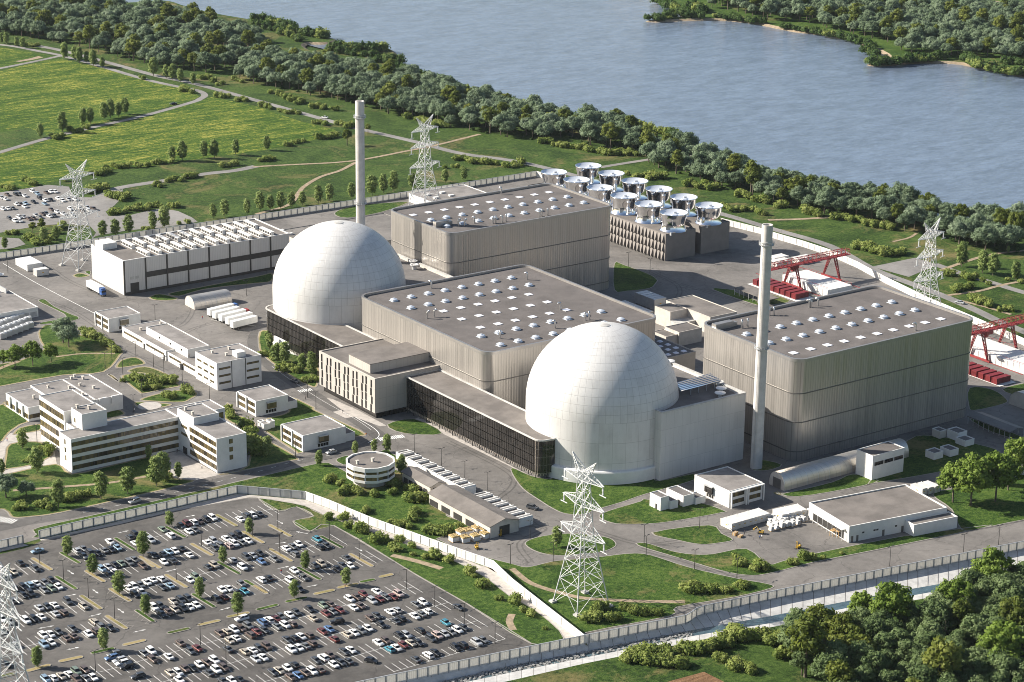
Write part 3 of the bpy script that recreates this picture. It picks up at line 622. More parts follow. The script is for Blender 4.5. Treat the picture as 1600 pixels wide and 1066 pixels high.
for k in [((622, 228), (665, 250)), ((130, 58), (170, 80)), ((120, 205), (193, 193)), ((135, 360), (208, 345)), ((315, 475), (385, 460)), ((325, 142), (250, 128))]: arrow(T(1, 3, *k[0]), T(1, 3, *k[1]))

TY = [[(545, 735), (640, 742), (720, 760), (790, 790), (850, 830)], [(1020, 425), (1060, 448), (1050, 470), (985, 480), (930, 470)], [(960, 415), (1050, 440), (1150, 470), (1190, 480)], [(1000, 400), (1080, 395), (1180, 400), (1260, 430)], [(700, 690), (790, 735), (800, 760), (760, 790)],
      [(350, 500), (290, 520), (300, 545), (360, 560), (400, 575)], [(250, 470), (300, 480), (280, 510), (230, 500)], [(30, 460), (100, 480), (150, 510), (180, 540), (260, 580)], [(80, 420), (110, 440), (160, 460), (220, 470), (330, 460)], [(870, 812), (930, 830), (1000, 850), (1060, 846), (1180, 828)], [(820, 820), (850, 826), (812, 850), (830, 880)],
      [(1110, 905), (1200, 893), (1320, 868), (1600, 812)], [(1000, 858), (1080, 880), (1150, 905)]]
mb = MB()
for k, l in enumerate(TY):
    c = smoothline(wp(l), 6)
    for h_, o in enumerate((-.95, .95)):
        q = []
        for i in range(len(c)):
            a, b = Vector(c[max(0, i-1)]), Vector(c[min(len(c)-1, i+1)]); d = (b-a).normalized(); q.append((c[i][0]-d.y*o, c[i][1]+d.x*o))
        strip(mb, q, .6, .052+.0006*k+.0003*h_)
tag(mb.build('tyre_marks', M['tyre']), kind='structure')
# ------------------------------------------------------------------ perimeter walls: panels between posts, coping rail
POST = {}
def perimeter(px, label, h=3.1, step=3.6, post=.42, panel=None, postmat='galv', rail=True, group='perimeter walls of the plant'):
    pts = [W(x, y) for x, y in px]
    root = thing('perimeter_wall', label, 'wall', pts[0], 0, group); o = pts[0]
    pm_, rm = MB(), MB()
    L = [(p.x-o.x, p.y-o.y) for p in pts]
    n = sum((Vector(L[i+1])-Vector(L[i])).length for i in range(len(L)-1)); st = max(step, n/98)
    posts = along(L, st)+[(Vector(L[-1]), Vector((1, 0)), 0, 0)]
    for i in range(len(posts)-1):
        a, b = posts[i][0], posts[i+1][0]; d = (b-a)
        if d.length < .05: continue
        d.normalize(); nn = Vector((-d.y, d.x))
        pm_.prism([(a-nn*.07)[:], (b-nn*.07)[:], (b+nn*.07)[:], (a+nn*.07)[:]], -.1, h-.12)
        rm.prism([(a-nn*.16)[:], (b-nn*.16)[:], (b+nn*.16)[:], (a+nn*.16)[:]], h-.12, h+.08)
        rm.prism([(a-nn*.13)[:], (b-nn*.13)[:], (b+nn*.13)[:], (a+nn*.13)[:]], -.15, .35)
    pm_.build('panel', panel or M['fencep'], root); rm.build('rail', M['galv'] if postmat == 'galv' else M['white'], root)
    key = (h, post, postmat)
    if key not in POST: POST[key] = MB().box(-post/2, post/2, -post/2, post/2, -.2, h+.02).mesh('wall_post', M['postm' if postmat == 'galv' else postmat])
    for p, d, i, t in posts: inst('post', POST[key], root, (p.x, p.y, 0), math.atan2(d.y, d.x))
    return root
FP2 = panels('concrete_fence_panel', (.68, .655, .61), 1.25, .75, 0, .12, .1, .07, 0, .12)
perimeter(WALL_L, 'pale panel wall left of the car park entrance gap')
perimeter(WALL_F+WALL_F2[1:], 'pale panel wall between the big car park and the front road', step=4.1)
perimeter(WALL_D, 'light concrete panel wall beside the shrub strip, running down to the channel', panel=FP2, postmat='white', step=4.2)
perimeter(CH_PX[1:11], 'long pale panel wall along the top of the concrete channel', step=3.5)
perimeter(WALL_B, 'long panel wall behind the pale steel hall and domes, facing the meadow', step=3.6)
perimeter(WALL_B2, 'light concrete panel wall behind the cooling cells and red gantry cranes', panel=FP2, postmat='white', step=4.4)
# ------------------------------------------------------------------ cars
def carpaint(name, c, metal=.35):
    m = plain(name, c, .28, metal, .03, 1, kind='Object'); m.node_tree.nodes['Principled BSDF'].inputs['Coat Weight'].default_value = .5; return m
PAINT = {'w': ('white', carpaint('car_white', (.74, .74, .73), 0)), 's': ('silver', carpaint('car_silver', (.47, .48, .49))), 'g': ('grey', carpaint('car_grey', (.17, .175, .18))), 'd': ('dark grey', carpaint('car_dark_grey', (.062, .068, .078))), 'k': ('black', carpaint('car_black', (.018, .020, .026))),
         'b': ('blue', carpaint('car_blue', (.10, .18, .34))), 'l': ('pale blue', carpaint('car_pale_blue', (.27, .38, .48))), 'r': ('maroon', carpaint('car_maroon', (.14, .035, .032))), 'n': ('brown', carpaint('car_brown', (.13, .095, .08))), 'e': ('beige', carpaint('car_beige', (.48, .42, .34))), 'v': ('sage green', carpaint('car_sage', (.21, .26, .20))), 't': ('teal', carpaint('car_teal', (.06, .25, .33))), 'p': ('pinkish', carpaint('car_pink', (.55, .42, .38)))}
LAMPM = plain('car_lamp_glass', (.75, .75, .72), .2, 0, .05, 1); TAILM = plain('car_tail_lamp', (.35, .02, .02), .3, 0, .05, 1)
def car_meshes(kind):
    if kind == 'saloon': st = [(-2.3, .55, .70), (-2.2, .35, .78), (-1.2, .22, .92), (.9, .22, .95), (1.6, .22, 1.0), (2.2, .32, .98), (2.3, .5, .85)]; cab = (-1.15, -.45, .75, 1.55, .95, 1.43, .64)
    elif kind == 'hatchback': st = [(-2.1, .5, .70), (-2.0, .33, .82), (-1.1, .22, .98), (.9, .22, 1.0), (1.75, .22, 1.02), (2.05, .32, 1.0), (2.1, .5, .8)]; cab = (-1.05, -.35, 1.35, 1.95, 1.0, 1.5, .66)
    elif kind == 'estate': st = [(-2.35, .52, .72), (-2.25, .34, .82), (-1.2, .22, .95), (1.0, .22, .98), (2.0, .22, 1.0), (2.3, .32, .98), (2.35, .5, .8)]; cab = (-1.15, -.4, 1.75, 2.2, .97, 1.5, .65)
    else: st = [(-2.3, .55, .85), (-2.2, .36, 1.0), (-1.2, .28, 1.12), (1.0, .28, 1.15), (1.95, .28, 1.16), (2.28, .38, 1.12), (2.33, .55, .9)]; cab = (-1.1, -.55, 1.75, 2.18, 1.14, 1.74, .70)
    b = MB(); hw = .9 if kind != 'suv' else .95
    rings = []
    for i, (y, z0, z1) in enumerate(st):
        w = hw*(.86 if i in (0, len(st)-1) else .97 if i in (1, len(st)-2) else 1.0)
        n = len(b.v); b.v += [(-w*.93, y, z0), (-w, y, (z0+z1)*.5), (-w*.97, y, z1-.1), (-w*.84, y, z1), (w*.84, y, z1), (w*.97, y, z1-.1), (w, y, (z0+z1)*.5), (w*.93, y, z0)]; rings.append(n)
    for a, c in zip(rings, rings[1:]):
        for k in range(8):
            j = (k+1) % 8; b.f.append((a+k, c+k, c+j, a+j)[::-1]); b.m.append(0)
    b.f.append(tuple(rings[0]+k for k in range(8))); b.m.append(0); b.f.append(tuple(rings[-1]+7-k for k in range(8))); b.m.append(0)
    y0, y1, y2, y3, zb, zr, wr = cab; wb = hw*.86
    n = len(b.v)                                  # roof skin and pillars
    b.v += [(-wr, y1-.04, zr), (wr, y1-.04, zr), (wr, y2+.04, zr), (-wr, y2+.04, zr), (-wr*.96, y1, zr+.045), (wr*.96, y1, zr+.045), (wr*.96, y2, zr+.045), (-wr*.96, y2, zr+.045)]
    for f in ((4, 5, 6, 7), (0, 1, 5, 4), (1, 2, 6, 5), (2, 3, 7, 6), (3, 0, 4, 7)): b.f.append(tuple(n+i for i in f)); b.m.append(0)
    for sx in (-1, 1):
        for ya, yb in ((y0+.1, y1), (y3-.1, y2), ((y0+y3)/2, (y1+y2)/2)): b.tube((sx*wb*.97, ya, zb-.02), (sx*wr*1.0, yb, zr+.01), .045, k=4)
        for y, z in ((st[0][0]-.01, .66),): b.box(sx*hw*.62-.16, sx*hw*.62+.16, y-.02, y+.06, z-.06 if kind != 'suv' else z+.06, z+.05 if kind != 'suv' else z+.17, 1)
        for y, z in ((st[-1][0]+.01, .78),): b.box(sx*hw*.66-.13, sx*hw*.66+.13, y-.06, y+.02, z-.08, z+.05 if kind != 'suv' else z+.12, 2)
    w = MB(); v = [(-wb, y0, zb-.03), (wb, y0, zb-.03), (wb, y3, zb-.03), (-wb, y3, zb-.03), (-wr, y1, zr), (wr, y1, zr), (wr, y2, zr), (-wr, y2, zr)]
    w.v = v; w.f = [(0, 1, 5, 4), (1, 2, 6, 5), (2, 3, 7, 6), (3, 0, 4, 7), (4, 5, 6, 7)]; w.m = [0]*5
    return b.mesh('car_body_'+kind, [PAINT['w'][1], LAMPM, TAILM], 40), w.mesh('car_windows_'+kind, M['carglass'], False)
CARS = {k: car_meshes(k) for k in ('saloon', 'hatchback', 'estate', 'suv')}
_w = MB(); _w.tube((-.11, 0, 0), (.11, 0, 0), .33, k=10); _w.tube((-.12, 0, 0), (.12, 0, 0), .19, k=8, m=1); WHEEL = _w.mesh('car_wheel', [M['black'], M['steel']], 40)
cars = []
def car(p, rz, colour, kind, wheels=True, name='parked_car'):
    body, win = CARS[kind]
    o = inst(name, body, None, (p[0], p[1], p[2] if len(p) > 2 else .05), rz)
    o.material_slots[0].link = 'OBJECT'; o.material_slots[0].material = PAINT[colour][1]
    inst('windows', win, o)
    if wheels:
        for sx in (-.80, .80):
            for sy in (-1.38, 1.35): inst('wheel', WHEEL, o, (sx, sy, .33))
    o['category'] = 'car'; o['group'] = 'cars parked in the big car park'
    cars.append((o, colour, kind)); return o
KW = ['saloon', 'hatchback', 'saloon', 'suv', 'estate', 'hatchback', 'saloon']
S6 = 240/1599
def tile_cars(x0, y0, s):
    for it in s.split():
        c = it[-1]; x, y = it[:-1].split(','); px, py = x0+float(x)*S6, y0+float(y)*S6
        p = W(px, py, .55); car((p.x, p.y), rnd.gauss(0, .02)+(math.pi if rnd.random() < .3 else 0), c, rnd.choice(KW))
tile_cars(0, 820, '800,270s 870,253g 875,330g 945,300d 1020,297k 1085,270g 1160,262k 1225,243l 1145,178w 1350,133d 1410,108k 1410,195w 1570,165s 1585,318g 210,400k 370,458d 15,465w 70,518w 145,495e 20,545d 150,660k 240,648k 310,632l 380,615w 465,605g 535,580k 245,735k 318,718k 462,680g 537,665v 610,648w 135,790g 1060,460l 1125,440s 1197,420k 1263,405v 1345,397g 1400,365g 1487,432n 1140,520d 1200,500w 1340,660w 1393,648w 1462,630g 1530,600w 1590,575w 1410,730k 1480,705w 408,865s 490,855d 567,838w 705,800d 872,850e 578,930s 660,915n 270,1000w 353,980k 428,960w 30,985w 100,1010s 980,1010e 1590,860w')
tile_cars(200, 770, '360,385v 445,450w 555,348d 615,325r 683,312w 748,297n 818,280k 880,265w 635,405w 695,388g 1170,275w 1230,245d 1297,240w 1365,222d 280,655k 362,640g 425,618l 490,608w 555,585k 638,650w 375,725w 460,712d 825,520w 890,505s 905,578d 970,555g 1050,552p 1107,535w 1187,520g 1250,502w 1025,480w 1090,460d 1155,440k 1233,672d 1300,655s 1370,635k 1390,718b 1525,690g 830,775d 897,757e 1092,705s 1192,778w 1388,905w 1465,890k 645,910w 705,882v 1178,950g 980,1012w 1050,1000w 1140,1040d 1215,1030t 345,900w 355,985d 435,968l')
tile_cars(400, 790, '640,352t 665,432k 733,418d 445,405w 385,428g 312,447w 408,505g 940,545d 845,660k 900,625d 980,628w 680,610e 615,628d 400,680w 495,752g 360,785w 455,875k')
tile_cars(0, 906, '450,580w 527,568w 605,545d 690,612n 765,590n 755,510d 460,680l 533,657w 925,565w 995,540n 1060,495g 1150,505k 475,1035l 555,1025w 640,1005e 717,985w 795,960v 885,940n 800,1040n 895,1030g 970,1020w 1500,770g 1575,745w 1590,830n 150,680s 60,880k 20,540g')
tile_cars(200, 906, '470,225e 550,215d 625,200d 270,290w 335,272d 350,358d 425,335n 490,312e 573,300k 640,285w 710,267w 925,210k 1000,185r 955,560n 1030,540e 1105,525w 1180,510n 1250,485g 1060,635e 1125,610w 1275,578n 1345,545r 1420,525d 1400,445b 1467,425w 1545,408r 1590,385g 1555,490g 545,660n 650,745d 725,715r 425,800w 1040,725d 1215,750e 1295,735w 1362,715d 1445,697n 1330,830s 1408,810w 745,885w 825,862n 900,842w 595,930n 675,920k 440,975e 522,965w 845,970d 920,940w 1000,915n 535,1045w 985,1055d 1080,1050w 1160,1040k 1510,965d 1575,945e 20,880k')
tile_cars(400, 906, '305,470w 380,465n 350,365w 418,340d 560,308k 595,400e 700,268v 775,258n 730,355r 800,335g 875,320r 975,200w 1050,182n 1120,152r 1015,290w 1090,275n 1210,222s 1290,205r 1355,185g 1430,180r 1485,150p 1260,125w 695,540r 765,515b 815,620r 950,570e 1025,553w 1095,535g 1165,508w 1190,400n 1260,375d 1305,470k 1395,335w 1465,318s 1450,430d 1510,405k 325,625d 405,610k 472,592w 555,580n 370,730w 445,712w 515,690g 585,665n 1490,580k 1565,575s 1275,655w 1350,635n 1390,725t 1462,710w 1535,680r 625,840d 700,815w 770,790n 920,750d 990,732w 810,885w 885,865d 960,850d 330,920w 400,890k 360,1015n 440,995b 515,970n 585,955w 665,940n')
tile_cars(600, 900, '335,300g 405,275w 320,420w 390,400g 455,372w 375,570k 490,655d 555,625p 630,608s 700,590g 765,563w 830,538d 645,490t 280,700e 360,700k 330,870d 460,825w 535,800k 745,745k 820,725k 965,695s 1030,670g')
# label by row (rows run parallel to the channel) and place in the row, counted from the kerb side
rows = {}
for o, c, k in cars: rows.setdefault(None, []).append((o, c, k))
allc = sorted(rows[None], key=lambda t: t[0].location.y); bands = []
for t in allc:
    if bands and t[0].location.y-bands[-1][0] < 3.2: bands[-1][1].append(t)
    else: bands.append([t[0].location.y, [t]])
for bi, (_, L) in enumerate(bands):
    L.sort(key=lambda t: -t[0].location.x)
    for i, (o, c, k) in enumerate(L):
        kk = {'suv': 'tall car'}.get(k, k+' car')
        o['label'] = f"{PAINT[c][0]} {kk}, {ordw(i+1)} from the right in {ordw(bi+1)} row above channel wall"
LOTROWS = [(b[0], min(t[0].location.x for t in b[1]), max(t[0].location.x for t in b[1])) for b in bands]
def special(px, z, rz, c, k, label, name='parked_car', grp=None):
    p = W(*px, .5); o = car((p.x, p.y, z), rz, c, k, name=name); o['label'] = label
    if grp: o['group'] = grp
    elif 'group' in o: del o['group']
    return o
XD = -R(90)
special((200+1185*S6, 906+410*S6), .05, XD, 'w', 'suv', 'white tall car standing crosswise beside the tree island in the lot')
special((400+845*S6, 906+440*S6), .05, XD-.25, 'k', 'suv', 'black tall car driving crosswise along a parking aisle')
special((400+1200*S6, 906+845*S6), .05, .5, 'k', 'hatchback', 'black hatchback standing askew at the lower end of the lot')
special((600+775*S6, 900+330*S6), .05, .05, 'd', 'saloon', 'dark grey saloon driving down the diagonal kerb edge of the lot')
special((0+390*S6, 820+275*S6), .05, XD, 'l', 'saloon', 'pale blue saloon crossing the lot just inside the entrance gap')
for k, (x, y, c, s) in enumerate([(1190, 775, 'g', 'first'), (1165, 812, 'b', 'second'), (1245, 840, 's', 'third'), (1275, 870, 'w', 'fourth'), (1320, 905, 'k', 'fifth'), (1435, 1005, 'd', 'last')]):
    special((x*S6, 906+y*S6), .05, XD, c, 'estate', f'{PAINT[c][0]} estate car, {s} from the top in the group parked crosswise', grp='cars parked crosswise in the big car park')
special(T(0, 2, 840, 1000), .06, XD+.15, 's', 'suv', 'silver tall car driving on the front road past the admin lawn', 'car')
special(T(1, 2, 470, 692), .06, XD+.05, 's', 'hatchback', 'silver hatchback on the front road beside the two storey pavilion', 'car')
special(T(1, 2, 243, 248), .06, .15, 'd', 'saloon', 'dark grey saloon on the road behind the low pavilions', 'car')
special(T(2, 2, 128, 1038), .06, .35, 'd', 'suv', 'dark tall car on the yard below the right dome', 'car')
special(T(0, 0, 1083, 650), .1, XD-.2, 'k', 'saloon', 'black saloon on the lane between the two crop fields', 'car')
special(T(1, 0, 428, 736), .1, XD-1, 'w', 'saloon', 'white saloon on the country lane left of the left chimney', 'car')
special(T(3, 1, 1198, 824), .1, R(200), 's', 'saloon', 'silver saloon on the lane outside the back wall', 'car')
back = '205,130w 235,145l 100,148k 155,157w 45,150n 290,137n 320,132w 345,132w 120,148g 35,178w 12,170s 250,172k 285,185w 318,182k 365,175w 392,187w 430,180s 105,210w 160,205l 210,196k 155,224w 280,207l 130,210n 470,180w 20,240w 50,237w 80,235g 320,243n 358,257w 395,270w 225,278s 265,270n 290,268d 250,290g 60,298d 95,315w 120,290w 150,290s 125,315w 180,302n 210,298n 440,240w 545,230s 585,240n 555,248w 520,255n 500,235w 455,275s 310,285w 340,282d'
bc = []
for it in back.split():
    x, y = it[:-1].split(','); p = W(*T(0, 1, float(x), float(y)), .5)
    o = car((p.x, p.y, .07), rnd.gauss(0, .03), it[-1], rnd.choice(KW), False); o['group'] = 'cars parked in the far car park'; bc.append((o, it[-1]))
bc.sort(key=lambda t: t[0].location.x)
for i, (o, c) in enumerate(bc): o['label'] = f"{PAINT[c][0]} car in the far car park behind the pylon, {ordw(i+1)} from the left"
# planted islands in the car park
def pill(a, b, w):
    a, b = Vector(a[:2]), Vector(b[:2]); d = (b-a).normalized(); n = Vector((-d.y, d.x)); o = []
    for c, s in ((b, -90), (a, 90)):
        for i in range(6):
            t = R(s+180*i/5); o.append(tuple(c+(d*math.cos(t)+n*math.sin(t))*w/2))
    return o
isl = '0,820:640,295-820,398 900,485-1080,592 1150,672-1350,795 1425,895-1597,1010 345,355-530,470 590,545-785,668 850,745-1045,875 1115,955-1310,1080 1205,145-1395,262 1460,335-1597,440;200,770:400,360-590,465 130,670-330,785 665,537-870,652 940,725-1155,845 400,860-605,985 1225,920-1440,1045 925,235-1125,345 1200,410-1405,522 680,1060-895,1190;400,790:145,207-355,320 680,325-895,440 985,510-1205,632 150,458-365,580 440,650-660,770 -10,840-110,915;'
lon = [((200, 906), 435, 555, 620, 512), ((200, 906), 750, 472, 935, 430), ((200, 906), 1055, 388, 1240, 348), ((200, 906), 1360, 312, 1540, 268), ((200, 906), -30, 680, 160, 635), ((400, 906), 330, 230, 510, 190), ((400, 906), 625, 150, 795, 112), ((400, 906), 870, 85, 1045, 48), ((400, 790), 1105, 798, 1215, 775), ((400, 790), 1305, 745, 1405, 722), ((0, 906), 975, 765, 1165, 720), ((0, 906), 640, 850, 835, 808), ((0, 906), 300, 950, 500, 895), ((0, 906), -20, 1020, 130, 985)]
ISL = []
for blk in isl.split(';'):
    if not blk: continue
    o_, ls = blk.split(':'); ox, oy = map(float, o_.split(','))
    for s in ls.split():
        a, b = [tuple(map(float, q.split(','))) for q in s.split('-', 1)] if s[0] != '-' else [(-10, 840), (110, 915)]
        ISL.append((W(ox+a[0]*S6, oy+a[1]*S6), W(ox+b[0]*S6, oy+b[1]*S6), 1.7))
for (ox, oy), a, b, c, d in lon: ISL.append((W(ox+a*S6, oy+b*S6), W(ox+c*S6, oy+d*S6), 2.0))
# bay lines: double rows back to back, a stripe between each two bays and a line along the middle
CX = [(o.location.x, o.location.y) for o, c, k in cars]
for yc, two in ((-109, 1), (-127.7, 1), (-146.5, 1), (-165.7, 1), (-195, 1), (-211.9, 1), (-229, 1), (-242.6, 0)):
    xs = sorted(x for x, y in CX if abs(y-yc) < 5)
    if not xs: continue
    ph = math.atan2(sum(math.sin(2*math.pi*x/2.62) for x in xs), sum(math.cos(2*math.pi*x/2.62) for x in xs))/(2*math.pi)*2.62+1.31
    il = sorted((a.x+b.x)/2 for a, b, w in ISL if abs((a.y+b.y)/2-yc) < 4.5 and abs(a.y-b.y) > abs(a.x-b.x))
    x = ph+2.62*math.floor((xs[0]-9-ph)/2.62); run = []
    while x < xs[-1]+9:
        lo, hi = max([v for v in il if v < x] or [-1e9]), min([v for v in il if v >= x] or [1e9])
        aisle = hi-lo < 16 and not any(lo < v < hi for v in xs)
        if not aisle and min(abs(v-x) for v in xs) < 11 and inside((x, yc), lot) and min([abs(v-x) for v in il] or [9]) > 1.2:
            bar((x, yc-(5.5 if two else 2.6)), (x, yc+(5.5 if two else 2.6)), .16); run.append(x)
        x += 2.62
    for u, v in zip(run, run[1:]):
        if v-u < 2.7: bar((u, yc-(0 if two else 2.6)), (v, yc-(0 if two else 2.6)), .13, .079)
tag(pm.build('road_markings', M['paint']), kind='structure')
ik, ig = MB(), MB()
for i, (a, b, w) in enumerate(ISL):
    P = pill(a, b, w); P = P if area(P) > 0 else P[::-1]
    ik.ring(P, .25, 0, .2); ig.poly(P3(offset(P, .2), .17+.001*i), 1 if (i*7) % 5 < 2 else 0)
tag(ik.build('island_kerb', M['kerb']), kind='structure')
tag(ig.build('island_turf', [grass('dry_turf', (.10, .11, .03), (.17, .16, .06), (.30, .24, .12), .42), M['lawn']]), kind='structure')
hm = MB()                                        # hatching beside the islands
for k in range(0, 9):
    if k >= len(ISL): break
for (a, b, w), side in [(ISL[i], -1) for i in (0, 1, 2, 3)]+[(ISL[i], 1) for i in (4, 5, 6, 7, 19, 20, 21)]:
    d = (b-a).normalized(); n = Vector((-d.y, d.x, 0))*side; L = (b-a).length
    for i in range(4):
        c = a+d*(L*(.12+.25*i))+n*(w/2+.2); strip(hm, [tuple(c[:2]), tuple((c+n*1.9+d*1.3)[:2])], .14, .08); strip(hm, [tuple((c+n*1.9+d*1.3)[:2]), tuple((c+d*2.2+n*.3)[:2])], .14, .084)
tag(hm.build('hatch_markings', M['kerb']), kind='structure')
# ------------------------------------------------------------------ building helpers (world coordinates; parts hang on an Empty at the base)
class Bld:
    def __init__(s, name, label, cat, x, y, z=0.0, group=None, rz=0.0):
        s.o = thing(name, label, cat, (x, y, z), rz, group); s.p = Vector((x, y, z)); s.rz = rz
    def part(s, name, mb, mats, smooth=False, parent=None):
        return mb.build(name, mats, parent or s.o, smooth, (0, 0, 0) if parent else tuple(-s.p))
    def at(s, name, mesh, loc, rz=0.0, sc=1.0): return inst(name, mesh, s.o, tuple(Vector(loc)-s.p), rz, sc)
MC = {}
def cached(key, fn):
    if key not in MC: MC[key] = fn()
    return MC[key]
def parapet_roof(b, pts, h, roofmat, parmat, drop=.55, inset=.35, wallmat=None, z0=0.0):
    P = pts if area(pts) > 0 else pts[::-1]
    b.part('wall', MB().ring(P, inset, z0, h-.25), wallmat or M['white'])
    b.part('parapet', MB().ring(offset(P, -.08), inset+.12, h-.25, h), parmat)
    b.part('roof', MB().poly(P3(offset(P, inset-.02), h-drop)), roofmat)
# roof equipment
def m_vent():
    m = MB(); m.lathe([(.95, 0), (.95, .5), (1.55, .6), (1.6, .75), (1.2, .98), (.55, 1.12), (.52, 1.25), (.1, 1.28)], k=16); m.box(-1.5, 1.5, -1.5, 1.5, -.05, .1); return m.mesh('roof_vent', M['dishm'], 40)
def m_pipe():
    m = MB(); pr = [Vector((0, 0, 0)), Vector((0, 0, 2.5)), Vector((.12, 0, 2.95)), Vector((.5, 0, 3.2)), Vector((.95, 0, 3.0)), Vector((1.1, 0, 2.65))]
    for a, c in zip(pr, pr[1:]): m.tube(a, c, .42, k=8)
    return m.mesh('vent_pipe', M['steel'], 60)
def m_sky():
    m = MB(); m.box(-1.45, 1.45, -1.45, 1.45, 0, .22, 0, 1); m.ring(rect(-1.5, 1.5, -1.5, 1.5), .05, 0, .2, 0); return m.mesh('skylight', [M['galv'], M['sky']])
def m_stub():
    m = MB(); m.box(-.4, .4, -.4, .4, 0, 1.2); m.box(-.55, .55, -.55, .55, 1.2, 1.5); return m.mesh('roof_chimney', M['tan'])
VENT, PIPE, SKYL, STUB = m_vent(), m_pipe(), m_sky(), m_stub()
# ------------------------------------------------------------------ three big steel halls
def hall(label, x0, x1, y0, y1, h, belts, vents, skies, pipes, boxes):
    b = Bld('metal_hall', label, 'industrial hall', x0, y0, 0, 'big steel clad halls'); P = rounded(x0, x1, y0, y1, 5.0, 8)
    b.part('wall', MB().ring(P, .6, 0, h-1.3), M['clad'], 30)
    b.part('parapet', MB().ring(offset(P, -.15), .95, h-1.3, h), M['clad_top'], 30)
    b.part('roof', MB().poly(P3(offset(P, .55), h-.95)), M['gravel'])
    for z in belts: b.part('belt', MB().ring(offset(P, -.2), .45, z-.17, z+.17), M['clad_dark'], 30)
    b.part('belt', MB().ring(offset(P, -.18), .4, 3.6, 4.0), M['clad_dark'], 30)
    zr = h-.95
    for x, y in vents: b.at('roof_vent', VENT, (x, y, zr))
    for x, y in skies: b.at('skylight', SKYL, (x, y, zr))
    for x, y, rz in pipes: b.at('vent_pipe', PIPE, (x, y, zr), rz)
    for x, y, l, w, hh in boxes: b.part('roof_unit', MB().box(x, x+l, y, y+w, zr, zr+hh).box(x+l, x+l+2.2, y+.3, y+w-.3, zr, zr+hh*.7), M['clad_top'])
    return b
zM = 30.2
def rp(c, r, x, y, z): p = Q(c, r, x, y, z); return (p.x, p.y)
vm = [(-84.7+8.66*k, y) for y in (-.6, -13.7) for k in range(8)]+[(-82.4+8.66*k, y) for y in (-61.4, -74.8) for k in range(8)]
sm = [(-75.6+8.72*k, y) for y in (-24.4, -37.7, -51.2) for k in range(6)]
pm_M = [(*rp(1, 1, 1070, 925, zM), 0), (*rp(1, 1, 1113, 915, zM), 0), (*rp(1, 1, 1525, 1050, zM), 1.2), (*rp(1, 1, 1095, 735, zM), 2), (*rp(2, 1, 95, 682, zM), 2), (*rp(2, 1, 302, 870, zM), 2.6), (*rp(2, 1, 268, 985, zM), 2), (*rp(2, 1, 458, 938, zM), 1), (*rp(2, 1, 482, 932, zM), 1)]
hall('steel hall between the two domes with white square skylights in three rows', -94.4, -7.0, -82.4, 12.6, 31.2, (18.9,), vm, sm, pm_M, [])
zL = 39.65
vl = [(-19+8.65*k, y) for y in (69.8, 56.8) for k in range(10)]; sk = [(-20.4+8.65*k, 82.4) for k in range(10)]
pl = [(*rp(1, 1, x, y, zL), a) for x, y, a in ((1265, 345, 0), (1303, 345, 0), (1365, 330, 2), (1480, 330, 1), (1497, 328, 1), (1540, 325, 2), (1562, 318, 1), (1533, 145, 2))]+[(*rp(2, 1, x, y, zL), 1) for x, y in ((172, 290), (185, 285), (222, 280))]
hall('rearmost steel hall beside the silver cooling fans', -26.4, 67.0, 43.3, 95.3, 40.6, (26.5, 15.2), vl, sk, pl, [(*rp(1, 1, 1125, 355, zL), 7, 2.4, 2.4)])
zR = 40.0
vr = [(-12.1+8.68*k, y) for y in (-141.4, -154.7) for k in range(10)]; sr = [(-12.1+8.75*k, -168.6) for k in range(10)]
pr_ = [(*rp(3, 1, x, y, zR), a) for x, y, a in ((258, 855, 2), (270, 855, 2), (312, 845, 2), (8, 905, 1), (36, 905, 1), (922, 1000, 2.5))]+[(*rp(2, 1, x, y, zR), 1) for x, y in ((1435, 985), (1472, 978))]
hall('right hand steel hall behind the tall pale chimney, front of shiny vertical sheets', -18.9, 77.2, -178.6, -120.9, 41.0, (27.2, 15.6), vr, sr, pr_, [(*rp(2, 1, 1275, 1000, zR), 9, 2.6, 2.4)])
# ------------------------------------------------------------------ two white domes
def dome(label, cx, cy, annex):
    R0, zs = 29.1, 23.6
    b = Bld('reactor_dome', label, 'dome', cx, cy, 0, 'white reactor domes')
    prof = [(R0, 0), (R0, 8), (R0, 16), (R0, zs)]+[(R0*math.cos(R(a)), zs+R0*math.sin(R(a))) for a in range(5, 89, 5)]+[(1.2, zs+R0*.9985)]
    b.part('shell', MB().lathe(prof, cx, cy, 96, uv=True), M['dome'], True)
    b.part('plinth', MB().lathe([(R0+1.3, 0), (R0+1.3, 4.6), (R0+1.0, 5.0), (R0-.3, 5.3)], cx, cy, 96), M['white'], 30)
    b.part('top_cap', MB().lathe([(2.2, zs+R0*.994), (2.2, zs+R0*1.002), (1.5, zs+R0*1.008), (.1, zs+R0*1.012)], cx, cy, 24), M['concrete'], 40)
    return b
dome('right white tiled dome, nearest the front pylon and the plain boxy annex', -75.5, -132.2, None)
dome('left white tiled dome in front of the left chimney', -81.3, 48.6, None)
def annex(label, x0, x1, y0, y1, h, mat, stuff):
    b = Bld('dome_annex', label, 'annex building', x0, y0, 0)
    P = rect(x0, x1, y0, y1)
    b.part('wall', MB().ring(P, .9, 0, h-.3), mat); b.part('parapet', MB().ring(offset(P, -.12), 1.15, h-.3, h), M['concrete'])
    b.part('roof', MB().poly(P3(offset(P, .85), h-1.5)), stuff); return b
b = annex('blank grey concrete annex on the right side of the right dome', -73.2, -32.2, -165.0, -100.5, 27.1, M['annex'], M['roofdark']); zr = 25.6
rk = MB()
for k in range(6):
    a, c = Q(2, 2, 1025+6*k, 262+9*k, 28.2), Q(2, 2, 1243+12*k, 203+8*k, 28.2); rk.tube(a, c, .38, k=8)
b.part('pipe_rack', rk, M['chrome'], 40); lg = MB()
